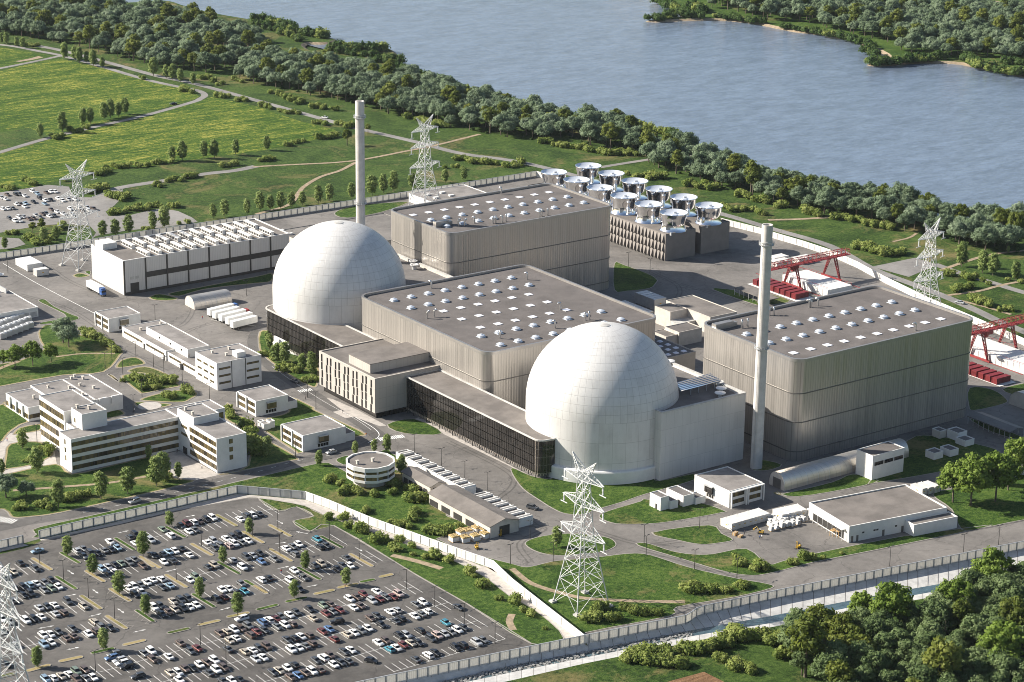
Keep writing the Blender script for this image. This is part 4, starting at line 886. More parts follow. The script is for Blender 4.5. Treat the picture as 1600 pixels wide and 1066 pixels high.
for t in (.25, .45, .65, .85):
    for k in (0, 5):
        a, c = Q(2, 2, 1025+6*k, 262+9*k, 28.2), Q(2, 2, 1243+12*k, 203+8*k, 28.2); p = a.lerp(c, t); lg.tube((p.x, p.y, zr), (p.x, p.y, 28), .16, k=5)
b.part('rack_legs', lg, M['galv'])
disc = cached('disc', lambda: MB().lathe([(.7, 0), (.7, 1.2), (1.0, 1.25), (2.1, 1.5), (2.1, 1.75), (1.4, 2.0), (.1, 2.1)], k=24).mesh('roof_fan', M['whitep'], 40))
for x, y in ((1290, 275), (1307, 315), (1300, 345), (985, 145)): b.at('roof_fan', disc, Q(2, 2, x, y, zr))
b2 = annex('dark roofed tan annex between the left dome and the rear hall', -62.0, -27.6, 19.5, 84, 22.0, M['tan'], M['roofdark'])
dfan = cached('dfan', lambda: MB().lathe([(1.2, 0), (1.2, 1.6), (2.0, 1.9), (2.0, 2.3), (1.5, 2.3), (1.3, 2.0), (.1, 2.0)], k=20).mesh('roof_fan', M['galv'], 40))
for x, y in ((983, 590), (990, 615)): b2.at('roof_fan', dfan, Q(1, 1, x, y, 20.5))
# ------------------------------------------------------------------ glazed link buildings and the central block
def curtain(b, line, z0, z1, mbands, fin=1.15, nb=4):
    """glass skin with vertical fins and light cross bands along a polyline"""
    g, f, s = MB(), MB(), MB(); line = [Vector(p) for p in line]
    for i in range(len(line)-1):
        a, c = line[i], line[i+1]; g.quad((c.x, c.y, z0), (a.x, a.y, z0), (a.x, a.y, z1), (c.x, c.y, z1))
        d = (c-a).normalized(); n = Vector((d.y, -d.x)) if True else d
        for k in range(nb+1):
            z = z0+(z1-z0)*k/nb; q = [a+n*.0, c+n*.0, c+n*-.42, a+n*-.42]
            s.prism([tuple(p) for p in q], z-.12, z+.12)
    for p, d, i, t in along([tuple(p) for p in line], fin):
        n = Vector((-d.y, d.x)); q = [p-d*.13, p+d*.13, p+d*.10+n*.45, p-d*.10+n*.45]; f.prism([tuple(v) for v in q], z0-.9, z1)
    return g, f, s
def link(label, outline, front, h):
    b = Bld('glazed_link', label, 'office building', front[0][0], front[0][1], 0, 'dark glazed link buildings')
    P = outline if area(outline) > 0 else outline[::-1]
    b.part('core', MB().prism(offset(P, 1.2), 0, 2.2), M['roofdark'])
    b.part('roof', MB().prism(offset(P, .5), h-.9, h-.35), M['roofgrey']); b.part('roof_edge', MB().ring(offset(P, -.35), .55, h-.5, h), M['concrete'])
    b.part('soffit', MB().poly([(p[0], p[1], 2.2) for p in offset(P, .1)][::-1]), M['roofdark'])
    g, f, s = curtain(b, front, 2.3, h-.8, 4)
    b.part('glass_wall', g, M['glassd']); b.part('fins', f, M['fin']); b.part('cross_bands', s, M['clad_top'])
    c = MB()
    for p, d, i, t in along(front, 4.6): c.tube((p.x+.3, p.y, 0), (p.x+.3, p.y, 2.3), .16, k=5)
    b.part('columns', c, M['dark']); return b
endR = Q(2, 2, 335, 590, 15.6)
arcR = [(-110.3+3.2-3.2*math.cos(R(a)), -136.5-3.2*math.sin(R(a))) for a in range(0, 91, 15)]
frontR = [(-110.3, -49.6)]+arcR+[(-99.0, -140.6)]
link('long dark glazed link building along the plaza, ending at the right dome', frontR+[(-94.7, -140.6), (-94.7, -49.6)], frontR, 15.6)
arcL = [(-111.0+4-4*math.cos(R(a)), 60+4*math.sin(R(a))) for a in range(90, -1, -15)]
frontL = [(-103.5, 64.0)]+arcL+[(-111.0, -6.6)]
link('dark glazed link building under the left dome beside the tree bed', frontL+[(-94.7, -6.6), (-94.7, 20), (-101, 64)], frontL, 15.6)
b = Bld('office_block', 'pale block with staggered tall dark windows between the two glazed links', 'office building', -125.2, -49.4)
P = rect(-125.2, -88.4, -49.4, -6.8); h = 17.2
b.part('wall', MB().ring(P, .5, 2.6, h-.2), M['beige']); b.part('base', MB().ring(offset(P, 1.3), .4, 0, 2.6), M['glassd']); b.part('underside', MB().poly(P3(offset(P, .1), 2.62)[::-1]), M['roofdark'])
b.part('roof', MB().poly(P3(offset(P, .45), h-.4)), M['roofgrey']); b.part('parapet', MB().ring(offset(P, -.05), .5, h-.2, h), M['tan'])
pt = MB(); pt.box(-122.7, -92.6, -42, -25.9, h-.5, 20.5); b.part('penthouse', pt, M['beige']); b.part('penthouse_roof', MB().box(-122.8, -92.5, -42.1, -25.8, 20.5, 20.75), M['roofgrey'])
tw = MB().box(-.04, .05, -.52, .52, 0, 3.15); tw.box(-.10, .0, .0, .07, 0, 3.15, 1); tw = tw.mesh('tall_window', [M['glassd'], M['dark']])
for i in range(12):
    for k in range(4):
        b.at('window', tw, (-125.25, -9.2-3.38*i-((.75, 0, .4, -.3)[(i+k) % 4] if k % 2 else (-.3, .15)[i % 2]), 3.0+3.42*k-(.45 if i % 2 else 0)))
for k in range(4): b.part('window', MB().box(-92+.0, -89, -49.55, -49.3, 4+3.3*k, 6+3.3*k), M['glassd']) if False else None
# ------------------------------------------------------------------ chimneys
def chimney(label, x, y, h, r0, r1):
    b = Bld('chimney', label, 'chimney', x, y, 0, 'tall concrete chimneys')
    b.part('shaft', MB().lathe([(r0, 0), (r0*.97, h*.3), (r1, h-7), (r1*1.02, h-7), (r1*1.03, h), (r1*.8, h), (r1*.8, h-5), (.05, h-5)], x, y, 32), M['chimney'], 40)
    b.part('lip', MB().lathe([(r1*1.03, h-6.9), (r1*1.09, h-6.8), (r1*1.09, h-6.3), (r1*1.03, h-6.2)], x, y, 32), M['concrete'], 40)
    for z in (h-7.6, h*.5):
        r = MB(); r.lathe([(r1*1.0, z), (r1*1.42, z), (r1*1.42, z+.15), (r1*1.0, z+.15)], x, y, 24)
        for k in range(16): a = R(k*22.5); r.tube((x+r1*1.4*math.cos(a), y+r1*1.4*math.sin(a), z), (x+r1*1.4*math.cos(a), y+r1*1.4*math.sin(a), z+1.1), .06, k=4)
        r.lathe([(r1*1.38, z+1.05), (r1*1.44, z+1.05), (r1*1.44, z+1.17), (r1*1.38, z+1.17)], x, y, 24); b.part('platform', r, M['galv'])
    l = MB(); a = R(205); lx, ly = math.cos(a), math.sin(a); tx, ty = -ly, lx
    for s in (-.3, .3): l.tube((x+lx*(r0+.3)+tx*s, y+ly*(r0+.3)+ty*s, 3), (x+lx*(r1+.35)+tx*s, y+ly*(r1+.35)+ty*s, h-7), .07, k=4)
    z = 3
    while z < h-7: q = r0+.3+(r1-r0)*z/h; l.tube((x+lx*q-tx*.3, y+ly*q-ty*.3, z), (x+lx*q+tx*.3, y+ly*q+ty*.3, z), .05, k=4, cap=False); z += .9
    b.part('ladder', l, M['galv']); return b
chimney('tall pale chimney standing before the right hand steel hall', -34.0, -174.7, 95.3, 2.25, 2.0)
chimney('tall pale chimney rising behind the left dome', -45.3, 88.2, 95.0, 2.2, 2.0)
# ------------------------------------------------------------------ cooling cells with silver fan stacks
fan_prof = [(6.9, 0), (6.5, .4), (6.1, 1.4), (5.75, 3.0), (5.8, 4.2), (6.25, 6.2), (7.05, 8.6), (7.05, 8.9), (6.85, 8.9)]
FANS = MB().lathe(fan_prof, k=48).mesh('fan_stack', M['chrome'], True)
FDISH = MB().lathe([(6.85, 8.85), (5.6, 8.0), (3.6, 7.5), (1.6, 7.4), (1.5, 7.9), (.05, 8.0)], k=48).mesh('fan_dish', M['dishm'], 50)
FBOX = MB().box(-.9, .9, -.3, .3, 7.5, 8.3).mesh('fan_motor', M['galv'])
def cells(label, x0, x1, y0, y1, h, fx, fins):
    b = Bld('cooling_cell_block', label, 'cooling tower', x0, y0, 0, 'cooling cell blocks'); P = rect(x0, x1, y0, y1)
    b.part('wall', MB().ring(P, .4, 0, h), M['cell']); b.part('roof', MB().poly(P3(offset(P, .35), h-.35)), M['roofgrey'])
    if fins:
        n = int((y1-y0)/2.75)
        for r_ in range(3):
            f = MB()
            for k in range(n):
                ya = y0+1.2+k*2.75; za = .5+r_*4.4
                v = [(x0-.02, ya, za), (x0-.02, ya+2.2, za), (x0-1.3, ya+.15, za), (x0-.02, ya, za+4.0), (x0-.02, ya+2.2, za+4.0), (x0-.15, ya+.1, za+4.0)]
                i0 = len(f.v); f.v += v
                for q in ((0, 2, 1), (3, 4, 5), (0, 3, 5, 2), (2, 5, 4, 1)): f.f.append(tuple(i0+i for i in q)); f.m.append(0)
            b.part('louvre_row', f, M['cell'])
    for k in range(6):
        p = (fx, y0+5.8+19.9*k, h-.35)
        s = b.at('fan_stack', FANS, p); inst('fan_dish', FDISH, s); inst('fan_motor', FBOX, s, (2, 1.5, 0))
        b.part('access_hatch', MB().box(p[0]-9.5+1.0, p[0]-7.9, p[1]-8.6, p[1]-7.6, h-.3, h+1.1), M['galv']) if k == 0 else None
cells('louvred cooling block with six silver fans, nearer the rear hall', 117.1, 136.2, 65.9, 183, 13.8, 126.6, True)
cells('plain cooling block with six silver fans, nearer the back wall', 139.9, 158.4, 65.9, 183, 14.2, 149.4, False)
# ------------------------------------------------------------------ pale steel hall with roof units (left)
b = Bld('turbine_hall', 'long pale steel hall with rows of white roof units', 'industrial hall', -130.8, 158.6)
x0, x1, y0, y1, h = -130.8, -42.0, 158.6, 192.2, 16.8; P = rect(x0, x1, y0, y1)
b.part('wall', MB().ring(P, .4, 0, h-.25), M['genwall']); b.part('parapet', MB().ring(offset(P, -.1), .6, h-.25, h), M['white']); b.part('roof', MB().poly(P3(offset(P, .38), h-.5)), M['roofgrey'])
for k in range(8):
    x = x0+.2+(11.1 if k else 0)+(k-1)*11.15*(k > 0)
    b.part('pilaster', MB().box(x-.35, x+.35, y0-.3, y0+.1, 0, h-.3), M['dark'])
b.part('dark_band', MB().box(x0+11.5, x1-.05, y0-.12, y0+.1, 7.0, 9.6), M['dark']); b.part('plinth', MB().box(x0-.1, x1, y0-.16, y0+.1, 0, 1.3), M['dark'])
b.part('gate', MB().box(x0+3.2, x0+7.6, y0-.14, y0+.1, 0, 5.4), M['dark'])
for dx in (3.2, 5.9): b.part('window', MB().box(x0+dx, x0+dx+1.8, y0-.1, y0+.1, 7.2, 8.5, 0).ring(rect(0, 0, 0, 0), 0, 0, 0) if False else MB().box(x0+dx, x0+dx+1.8, y0-.1, y0+.1, 7.2, 8.5), M['concrete'])
def m_unit():
    m = MB(); m.box(-.85, .85, -5.7, 5.7, 0, 1.9); m.box(-.95, .95, -5.8, 5.8, 1.9, 2.05)
    for k in range(7): y = -4.9+k*1.63; m.box(-.92, -.8, y-.55, y+.55, .45, 1.55, 1); m.box(.8, .92, y-.55, y+.55, .45, 1.55, 1)
    return m.mesh('roof_unit', [M['white'], M['dark']])
UNIT = m_unit()
for k in range(12):
    for y in (181.3, 165.8): b.at('roof_unit', UNIT, (-116.9+6.05*k, y, h-.5))
b.part('stair_head', MB().box(-129.8, -122.5, 181.5, 190, h-.5, h+2.4), M['white'])
# ------------------------------------------------------------------ administration building
def windows_band(b, x0, x1, y, z0, z1, n, face='-y', glass='glass'):
    """a ribbon of n panes as one window part; wall plane at y (or at x for face -x)"""
    m = MB()
    if face == '-y':
        m.box(x0, x1, y-.05, y+.05, z0, z1)
        w = (x1-x0)/n
        for k in range(n+1): x = x0+k*w; m.box(x-.07, x+.07, y-.1, y+.02, z0, z1, 1)
    else:
        m.box(y-.05, y+.05, x0, x1, z0, z1); w = (x1-x0)/n
        for k in range(n+1): x = x0+k*w; m.box(y-.1, y+.02, x-.07, x+.07, z0, z1, 1)
    b.part('window', m, [M[glass], M['dark']])
def one_window(b, x, y, z, w, hh, face='-y', glass='glass'):
    if face == '-y': b.part('window', MB().box(x-w/2, x+w/2, y-.04, y+.05, z, z+hh).ring(rect(x-w/2-.1, x+w/2+.1, y-.09, y+.02), .0, z, z) if False else MB().box(x-w/2, x+w/2, y-.04, y+.05, z, z+hh), M[glass])
    else: b.part('window', MB().box(y-.04, y+.05, x-w/2, x+w/2, z, z+hh), M[glass])
def stubs(b, pts, z):
    for p in pts: q = W(*p, z); b.at('roof_chimney', STUB, (q.x, q.y, z))
def volume(b, x0, x1, y0, y1, h, wall='white', roof='roofpale', z0=0.0, pw='white'):
    P = rect(x0, x1, y0, y1)
    b.part('wall', MB().ring(P, .35, z0, h-.2), M[wall]); b.part('parapet', MB().ring(offset(P, -.06), .28, h-.2, h), M[pw]); b.part('roof', MB().poly(P3(offset(P, .33), h-.24)), M[roof])
b = Bld('administration_building', 'white four storey office with bronze ribbon windows and two wings', 'office building', -250.7, -36.8)
volume(b, -250.7, -205.9, -36.8, -26.5, 13.5)
for k in range(4): windows_band(b, -250.4, -206.3, -36.85, 1.3+3.05*k, 2.95+3.05*k, 25)
for k in range(3): one_window(b, -31.5, -250.75, 3.6+3.2*k, 1.0, 1.9, '-x')
volume(b, -205.9, -193.2, -66.6, -26.2, 13.6)
for k in range(4): windows_band(b, -66.2, -45.8, -205.95, 1.2+3.05*k, 3.0+3.05*k, 17, '-x')
for k in range(2): windows_band(b, -43.5, -39.0, -205.95, 7.2+3.1*k, 8.2+3.1*k, 2, '-x')
one_window(b, -41.5, -205.95, 0, 3.2, 2.6, '-x', 'glassd')
for k in range(3): one_window(b, -199.8, -66.65, 4.2+3.2*k, 1.5, 1.8)
P = rect(-205.4, -194.6, -48.2, -35.0); b.part('penthouse', MB().ring(P, .3, 13.2, 16.4), M['white']); b.part('penthouse_roof', MB().poly(P3(offset(P, .28), 16.1)), M['roofpale'])
volume(b, -193.15, -182.8, -31.2, -19.4, 11.0); windows_band(b, -191, -183.6, -31.25, 6.8, 9.4, 3)
P = rect(-242.6, -232.3, -29.8, -20.5); b.part('stair_tower', MB().ring(P, .3, 13.0, 19.6), M['white']); b.part('stair_tower_roof', MB().poly(P3(offset(P, .28), 19.3)), M['roofpale'])
one_window(b, -23.5, -242.65, 14.6, 1.0, 1.7, '-x')
volume(b, -244.6, -230.6, -18.6, 3.6, 17.8)
volume(b, -244.2, -231.0, -26.5, -18.6, 13.4)
for k in range(4): windows_band(b, -17.8, 3.2, -244.65, 2.0+4.0*k, 4.3+4.0*k, 15, '-x')
for k in range(3): one_window(b, -22.5, -244.25, 3.2+3.6*k, 3.4, 1.3, '-x')
stubs(b, [T(0, 2, 483, 415), T(0, 2, 557, 422)], 19.3); stubs(b, [T(0, 2, 1160, 430), T(0, 2, 1205, 458)], 16.1)
b = Bld('canteen_building', 'low white building with wide flat roof behind the admin office', 'building', -240.3, 24.2)
volume(b, -240.3, -228.6, 24.2, 45.4, 5.9); volume(b, -228.55, -214.3, 17.6, 47.6, 6.3); volume(b, -214.3, -202.6, 17.2, 47.4, 6.3)
windows_band(b, 24.6, 45.0, -240.35, 1.0, 2.9, 14, '-x'); windows_band(b, -240, -229.5, 24.15, 1.2, 2.9, 7)
for k in range(3): b.part('wall_panel', MB().box(-241.0, -240.3, 28.5+6*k, 29.6+6*k, 1.0, 5.6), M['white'])
for x in (-211.5, -206): b.part('roof_box', MB().box(x-1.7, x+1.7, 16.5, 17.3, 3.4, 6.6), M['white'])
stubs(b, [T(0, 2, x, y) for x, y in ((212, 355), (302, 293), (434, 297), (447, 238), (467, 225), (500, 280), (520, 238), (586, 297), (518, 340))], 5.8)
# three storey block and the long low workshop
b = Bld('three_storey_block', 'white three storey block with slit windows beside the low workshop', 'office building', -160.2, 16.3)
volume(b, -160.2, -139.3, 16.3, 34.8, 11.8)
for k in range(3):
    for j in range(3): windows_band(b, 19.0+5.3*j, 22.2+5.3*j, -160.25, 2.4+3.1*k, 3.2+3.1*k, 2, '-x')
    windows_band(b, -159.2, -154.0, 16.25, 2.4+3.1*k, 3.3+3.1*k, 3); windows_band(b, -146.2, -140.6, 16.25, 2.4+3.1*k, 3.3+3.1*k, 3)
for x in (-153.3, -146.8): b.part('recess_shade', MB().box(x-.15, x+.15, 16.2, 16.4, 0, 11.6), M['dark'])  # dark strips on the flat wall paint in the shade of narrow recesses
b.part('penthouse', MB().box(-149.5, -145.5, 18.3, 22.5, 11.2, 13.8), M['white']); stubs(b, [T(0, 2, 1327, 75), T(0, 2, 1415, 90), T(0, 2, 1432, 52)], 11.3)
b = Bld('workshop_building', 'long low white workshop with stepped roofs', 'workshop', -159.8, 35.0)
volume(b, -159.8, -141.0, 62.2, 103.0, 4.6); volume(b, -159.2, -143.0, 35.1, 62.1, 4.1); 
P = rect(-155.5, -145.0, 50.5, 88.5); b.part('upper_storey', MB().ring(P, .3, 3.6, 7.6), M['white']); b.part('upper_roof', MB().poly(P3(offset(P, .28), 7.3)), M['roofpale'])
for y0_, y1_, x in ((84, 101, -159.85), (64, 80, -159.85), (37.5, 48, -159.25), (49.5, 60, -159.25)): windows_band(b, y0_, y1_, x, 2.2, 3.1, 9, '-x')
for y in (82, 63.5, 48.6): b.part('door', MB().box(-160.0, -159.1, y-.6, y+.6, 0, 2.4), M['dark'])
for y in (56, 66, 76): one_window(b, y, -155.55, 5.6, 1.3, .9, '-x', 'glassd')
stubs(b, [T(0, 1, 880, 1000), T(0, 1, 1005, 965), T(0, 2, 1103, 50), T(0, 2, 1180, 95)], 4.1)
# two storey pavilions
def pavilion(label, x0, x1, y0, y1, h, annex=True, front='-x'):
    b = Bld('pavilion', label, 'office building', x0, y0, 0, 'small two storey pavilions'); volume(b, x0, x1, y0, y1, h)
    if front == '-x':
        for j in (0, 1):
            ya = y0+1.0+j*(y1-y0)*.5; L = (y1-y0)*.5-2.0
            for k in (0, 1): windows_band(b, ya, ya+L, x0-.05, 1.2+2.7*k, 2.8+2.7*k, 6, '-x')
            b.part('pilaster', MB().box(x0-.5, x0, ya+L+.4, ya+L+1.0, 0, h-.2), M['white'])
        xm = x0+(x1-x0)*.47
        b.part('bay_window', MB().box(xm-2.0, xm+2.0, y0-1.0, y0, 2.6, 5.0, 0).box(xm-2.15, xm+2.15, y0-1.15, y0, 5.0, 5.35, 1).box(xm-2.15, xm+2.15, y0-1.1, y0, 2.35, 2.6, 1), [M['glass'], M['galv']])
        for k in range(4): one_window(b, xm-1.9+1.25*k, y0-.05, .7, .95, 1.3, '-y', 'glassd')
    else:
        for j in (0, 1):
            xa = x0+1.0+j*(x1-x0)*.5; L = (x1-x0)*.5-2.0
            for k in (0, 1): windows_band(b, xa, xa+L, y0-.05, 1.2+2.7*k, 2.8+2.7*k, 4)
        b.part('canopy', MB().box(x0, x1, y0-1.3, y0, h-.5, h-.2), M['white'])
        for x in (x0+.3, x0+(x1-x0)*.46, x0+(x1-x0)*.52, x1-.3): b.part('pillar', MB().box(x-.22, x+.22, y0-1.3, y0-.9, 0, h-.5), M['white'])
        ym = y0+(y1-y0)*.55
        b.part('bay_window', MB().box(x0-1.0, x0, ym-2, ym+2, 2.6, 5.0, 0).box(x0-1.1, x0, ym-2.1, ym+2.1, 5.0, 5.3, 1), [M['glassd'], M['galv']])
        for k in range(3): one_window(b, ym-1.6+1.4*k, x0-.05, .7, 1.0, 1.2, '-x', 'glassd')
    if annex: b.part('side_annex', MB().box(x1, x1+4.6, y0+.6, y0+7, 0, 3.2), M['white']); b.part('annex_roof', MB().box(x1+.3, x1+4.3, y0+.9, y0+6.7, 3.2, 3.26), M['roofgrey'])
    return b
pavilion('white two storey pavilion beside the right wing of the admin office', -163, -148.2, -20.5, -5.6, 6.6)
pavilion('white two storey pavilion with bronze bay window above the front road', -167.9, -148.6, -65.1, -49.2, 6.7)
pavilion('white pavilion at the yard corner before the arched steel shed', -162.1, -146.5, 111.5, 124.6, 6.4, False)
pavilion('pavilion with white front pillars below the tall right chimney', -69.4, -53.5, -200.2, -180.5, 6.6, False, '-y')
# round twelve-sided office
c = Q(1, 2, 715, 742, 8.4)
b = Bld('round_office', 'twelve sided white office with two window bands on the front lawn', 'office building', c.x, c.y)
def ngon(r, n=12, a0=15): return [(c.x+r*math.cos(R(a0+360*i/n)), c.y+r*math.sin(R(a0+360*i/n))) for i in range(n)]
b.part('base', MB().prism(ngon(6.6), 0, 2.6), M['concrete']); b.part('floor', MB().prism(ngon(9.2), 2.6, 3.6, bottom=True), M['white']); b.part('core', MB().prism(ngon(8.7), 3.6, 8.0), M['white'])
b.part('mid_band', MB().ring(ngon(9.25), .6, 4.9, 6.0), M['white']); b.part('top_band', MB().ring(ngon(9.3), .6, 7.0, 8.6), M['white']); b.part('roof', MB().poly(P3(ngon(8.8), 8.1)), M['roofgrey'])
for z0, z1 in ((3.6, 4.9), (6.0, 7.0)):
    g = ngon(9.0)
    for i in range(12):
        a, d = Vector(g[i]), Vector(g[(i+1) % 12]); u = (d-a); p, q = a+u*.08, a+u*.92; n = Vector((u.y, -u.x)).normalized()*.06
        b.part('window', MB().quad((*(p+n), z0), (*(q+n), z0), (*(q+n), z1), (*(p+n), z1)), M['glass'])
stubs(b, [T(1, 2, 635, 765), T(1, 2, 730, 750)], 8.1)
# ------------------------------------------------------------------ sheds, garages, arched steel sheds
def garage(label, x0, x1, y0, y1, h, n):
    b = Bld('garage_row', label, 'garage', x0, y0, 0, 'flat garage rows with white roof beams')
    b.part('wall', MB().ring(rect(x0, x1, y0, y1), .25, 0, h), M['white']); b.part('roof', MB().poly(P3(rect(x0+.2, x1-.2, y0+.2, y1-.2), h-.3)), M['roofgrey'])
    L = (y1-y0)/n
    for k in range(n):
        for d in (.0, .32*L): b.part('roof_beam', MB().box(x0, x1, y0+k*L+d+.3, y0+k*L+d+.75, h-.3, h+.45), M['white'])
garage('longer garage row with white roof beams along the plaza', -142.4, -137.2, -137.2, -91.2, 3.0, 9)
garage('shorter garage row with white roof beams near the front lawn bend', -143.4, -137.4, -173.0, -143.5, 3.0, 6)
def gable(label, x0, x1, y0, y1, he, hr, opening=True, wall='tan', roof='roofgrey'):
    b = Bld('gabled_shed', label, 'shed', x0, y0, 0); xm = (x0+x1)/2
    w = MB(); w.poly([(x0, y0, 0), (x1, y0, 0), (x1, y0, he), (xm, y0, hr), (x0, y0, he)]); w.poly([(x0, y1, 0), (x0, y1, he), (xm, y1, hr), (x1, y1, he), (x1, y1, 0)]); w.quad((x0, y1, 0), (x0, y0, 0), (x0, y0, he), (x0, y1, he)); w.quad((x1, y0, 0), (x1, y1, 0), (x1, y1, he), (x1, y0, he))
    b.part('wall', w, M[wall]); r = MB(); e = .5
    for s, xa in ((-1, x0), (1, x1)):
        v = [(xa+s*e, y0-e, he-.25), (xa+s*e, y1+e, he-.25), (xm, y1+e, hr+.05), (xm, y0-e, hr+.05)]; t = [(p[0], p[1], p[2]+.18) for p in v]
        if s < 0: v, t = v[::-1], t[::-1]
        r.poly(t); r.poly(v[::-1]); 
        for i in range(4): j = (i+1) % 4; r.quad(v[i], v[j], t[j], t[i])
    b.part('roof', r, M[roof])
    if opening:
        b.part('opening', MB().box(xm-2.2, xm+2.2, y0-.05, y0+.1, 0, he*.8), M['dark'])
        for k in range(5): y = y0+2+(y1-y0-4)*k/4.5; b.part('opening', MB().box(x0-.05, x0+.1, y, y+(y1-y0)/7, .2, he*.55), M['dark'])
    return b
gable('smaller gabled grey shed beside the long garage row', -153.3, -146.6, -131.2, -112.5, 4.2, 5.2)
gable('larger gabled shed with open front by the yellow forklifts', -157.6, -145.4, -175.3, -136.8, 4.6, 6.2)
def quonset(label, x0, x1, y0, y1, h, door=True):
    b = Bld('arched_shed', label, 'shed', x0, y0, 0, 'arched steel sheds'); m = MB(); ym, w = (y0+y1)/2, (y1-y0)/2; n = 18
    pr = [(ym-w*math.copysign(abs(math.cos(math.pi*i/n))**.8, math.cos(math.pi*i/n)), h*math.sin(math.pi*i/n)**.8) for i in range(n+1)]
    for (ya, za), (yb, zb) in zip(pr, pr[1:]): m.quad((x0, ya, za), (x1, ya, za), (x1, yb, zb), (x0, yb, zb))
    b.part('shell', m, M['quonset'], True); e = MB(); e.poly([(x0+.1, y, z) for y, z in pr]); e.poly([(x1-.1, y, z) for y, z in pr[::-1]]); b.part('end_wall', e, M['tan'])
    if door: b.part('door', MB().box(x0, x0+.3, ym-w*.5, ym+w*.5, 0, h*.62), M['clad_dark'])
    rb = MB()
    for k in range(int((x1-x0)/5.6)+1):
        x = x0+.3+k*5.6
        for (ya, za), (yb, zb) in zip(pr, pr[1:]): rb.quad((x-.12, ya, za+.05), (x+.12, ya, za+.05), (x+.12, yb, zb+.05), (x-.12, yb, zb+.05))
    b.part('rib', rb, M['galv'])
quonset('arched steel shed in the yard between the pale hall and trailers', -114.6, -95.0, 120.6, 130.2, 5.4, False)
quonset('long arched steel shed below the right hand hall', -41.5, 22.4, -198.9, -190.4, 6.2)
quonset('pale arched tank shed at the right edge beside the dark canopy', 101, 124, -190.5, -177, 6.5, False)
b = Bld('gatehouse_block', 'white cube block with three windows beside the long arched shed', 'building', -6.9, -209); volume(b, -6.9, 9.4, -209.0, -200.3, 9.8, 'white', 'gravel')
for k in range(3): windows_band(b, -5.8+5.1*k, -1.5+5.1*k, -209.05, 5.6, 7.0, 3, '-y', 'glassd')
for lab, x0, x1, y0, y1, h in (('left of the two low square kiosks on the shaded lawn', 28, 32.9, -206.8, -202.1, 2.9), ('right of the two low square kiosks on the shaded lawn', 35.6, 40.1, -207.9, -202.4, 2.8), ('taller white kiosk with a door on the shaded lawn', 50.6, 55.6, -197.3, -191.4, 3.6), ('lower white kiosk in front of the taller one on the shaded lawn', 48.6, 53.6, -203.2, -198.0, 2.6), ('small tan kiosk at the back of the shaded lawn', 46.8, 50.4, -191.2, -187.0, 3.3)):
    b = Bld('kiosk', lab, 'kiosk', x0, y0, 0, 'small flat roofed kiosks'); volume(b, x0, x1, y0, y1, h, 'tan' if 'tan' in lab else 'white', 'roofdark')
    if 'door' in lab: b.part('door', MB().box(x0+1.6, x0+2.5, y0-.06, y0+.1, 0, 2.1), M['dark'])
for k, (lab, F, Rr, Lb, Fb) in enumerate((('white flat roofed cube shed nearest the front pylon on the dome lawn', (930, 975), (1000, 1015), (832, 950), (930, 1060)), ('white flat roofed shed with door beside the pillared pavilion', (1072, 965), (1190, 965), (962, 915), (1075, 1035)))):
    h = height(T(2, 2, *Fb), T(2, 2, *F)); f, l = Q(2, 2, *F, h), Q(2, 2, *Lb, h); w = 6.5 if k == 0 else 8.5
    b = Bld('kiosk', lab, 'kiosk', f.x, f.y, 0, 'small flat roofed kiosks'); volume(b, f.x, f.x+w*.6, f.y, l.y, h, 'white', 'roofdark'); volume(b, f.x+w*.6+.02, f.x+w*1.15, f.y-.9, f.y+4.2, h*.62, 'white', 'roofdark')
    b.part('door', MB().box(f.x-.06, f.x+.1, f.y+2.0, f.y+2.9, 0, 2.1), M['dark'])
# pair of small white utility cubes near the pavilion path
b = Bld('kiosk', 'cluster of tiny white utility cubes on the lawn between pavilions', 'kiosk', *Q(1, 2, 40, 555)[:2], 0, 'small flat roofed kiosks'); p = Q(1, 2, 50, 556)
volume(b, p.x, p.x+3, p.y, p.y+3.4, 2.6, 'white', 'roofpale'); volume(b, p.x+3.02, p.x+5.4, p.y+.8, p.y+3.6, 2.9, 'white', 'roofpale'); volume(b, p.x+.6, p.x+2.6, p.y+3.42, p.y+6, 2.4, 'white', 'roofpale')
# open canopy
b = Bld('open_canopy', 'dark roofed open canopy on thin posts at the right edge', 'canopy', 68.6, -207.5); gx0, gx1, gy0, gy1 = 68.8, 77.2, -207.6, -184.6
r = MB(); xm = (gx0+gx1)/2
for xa, xb, za, zb in ((gx0, xm, 3.4, 4.4), (xm, gx1, 4.4, 3.4)): r.quad((xa, gy0, za), (xb, gy0, zb), (xb, gy1, zb), (xa, gy1, za)); r.quad((xa, gy1, za-.2), (xb, gy1, zb-.2), (xb, gy0, zb-.2), (xa, gy0, za-.2))
r.box(gx0-.05, gx0+.1, gy0, gy1, 3.0, 3.42); b.part('roof', r, M['clad_dark'])
for k in range(9):
    for x in (gx0+.3, gx1-.3): b.part('post', MB().tube((x, gy0+.3+k*2.8, 0), (x, gy0+.3+k*2.8, 3.3), .1, k=5), M['galv'])
b = Bld('open_canopy', 'grey open canopy with white rails behind the right chimney', 'canopy', *Q(2, 1, 1380, 770)[:2]); p = Q(2, 1, 1385, 775)
b.part('roof', MB().box(p.x, p.x+7, p.y-24, p.y, 3.2, 3.5), M['roofgrey'])
for k in range(8): b.part('post', MB().tube((p.x+.2, p.y-.4-k*3.3, 0), (p.x+.2, p.y-.4-k*3.3, 3.2), .12, k=5), M['white'])
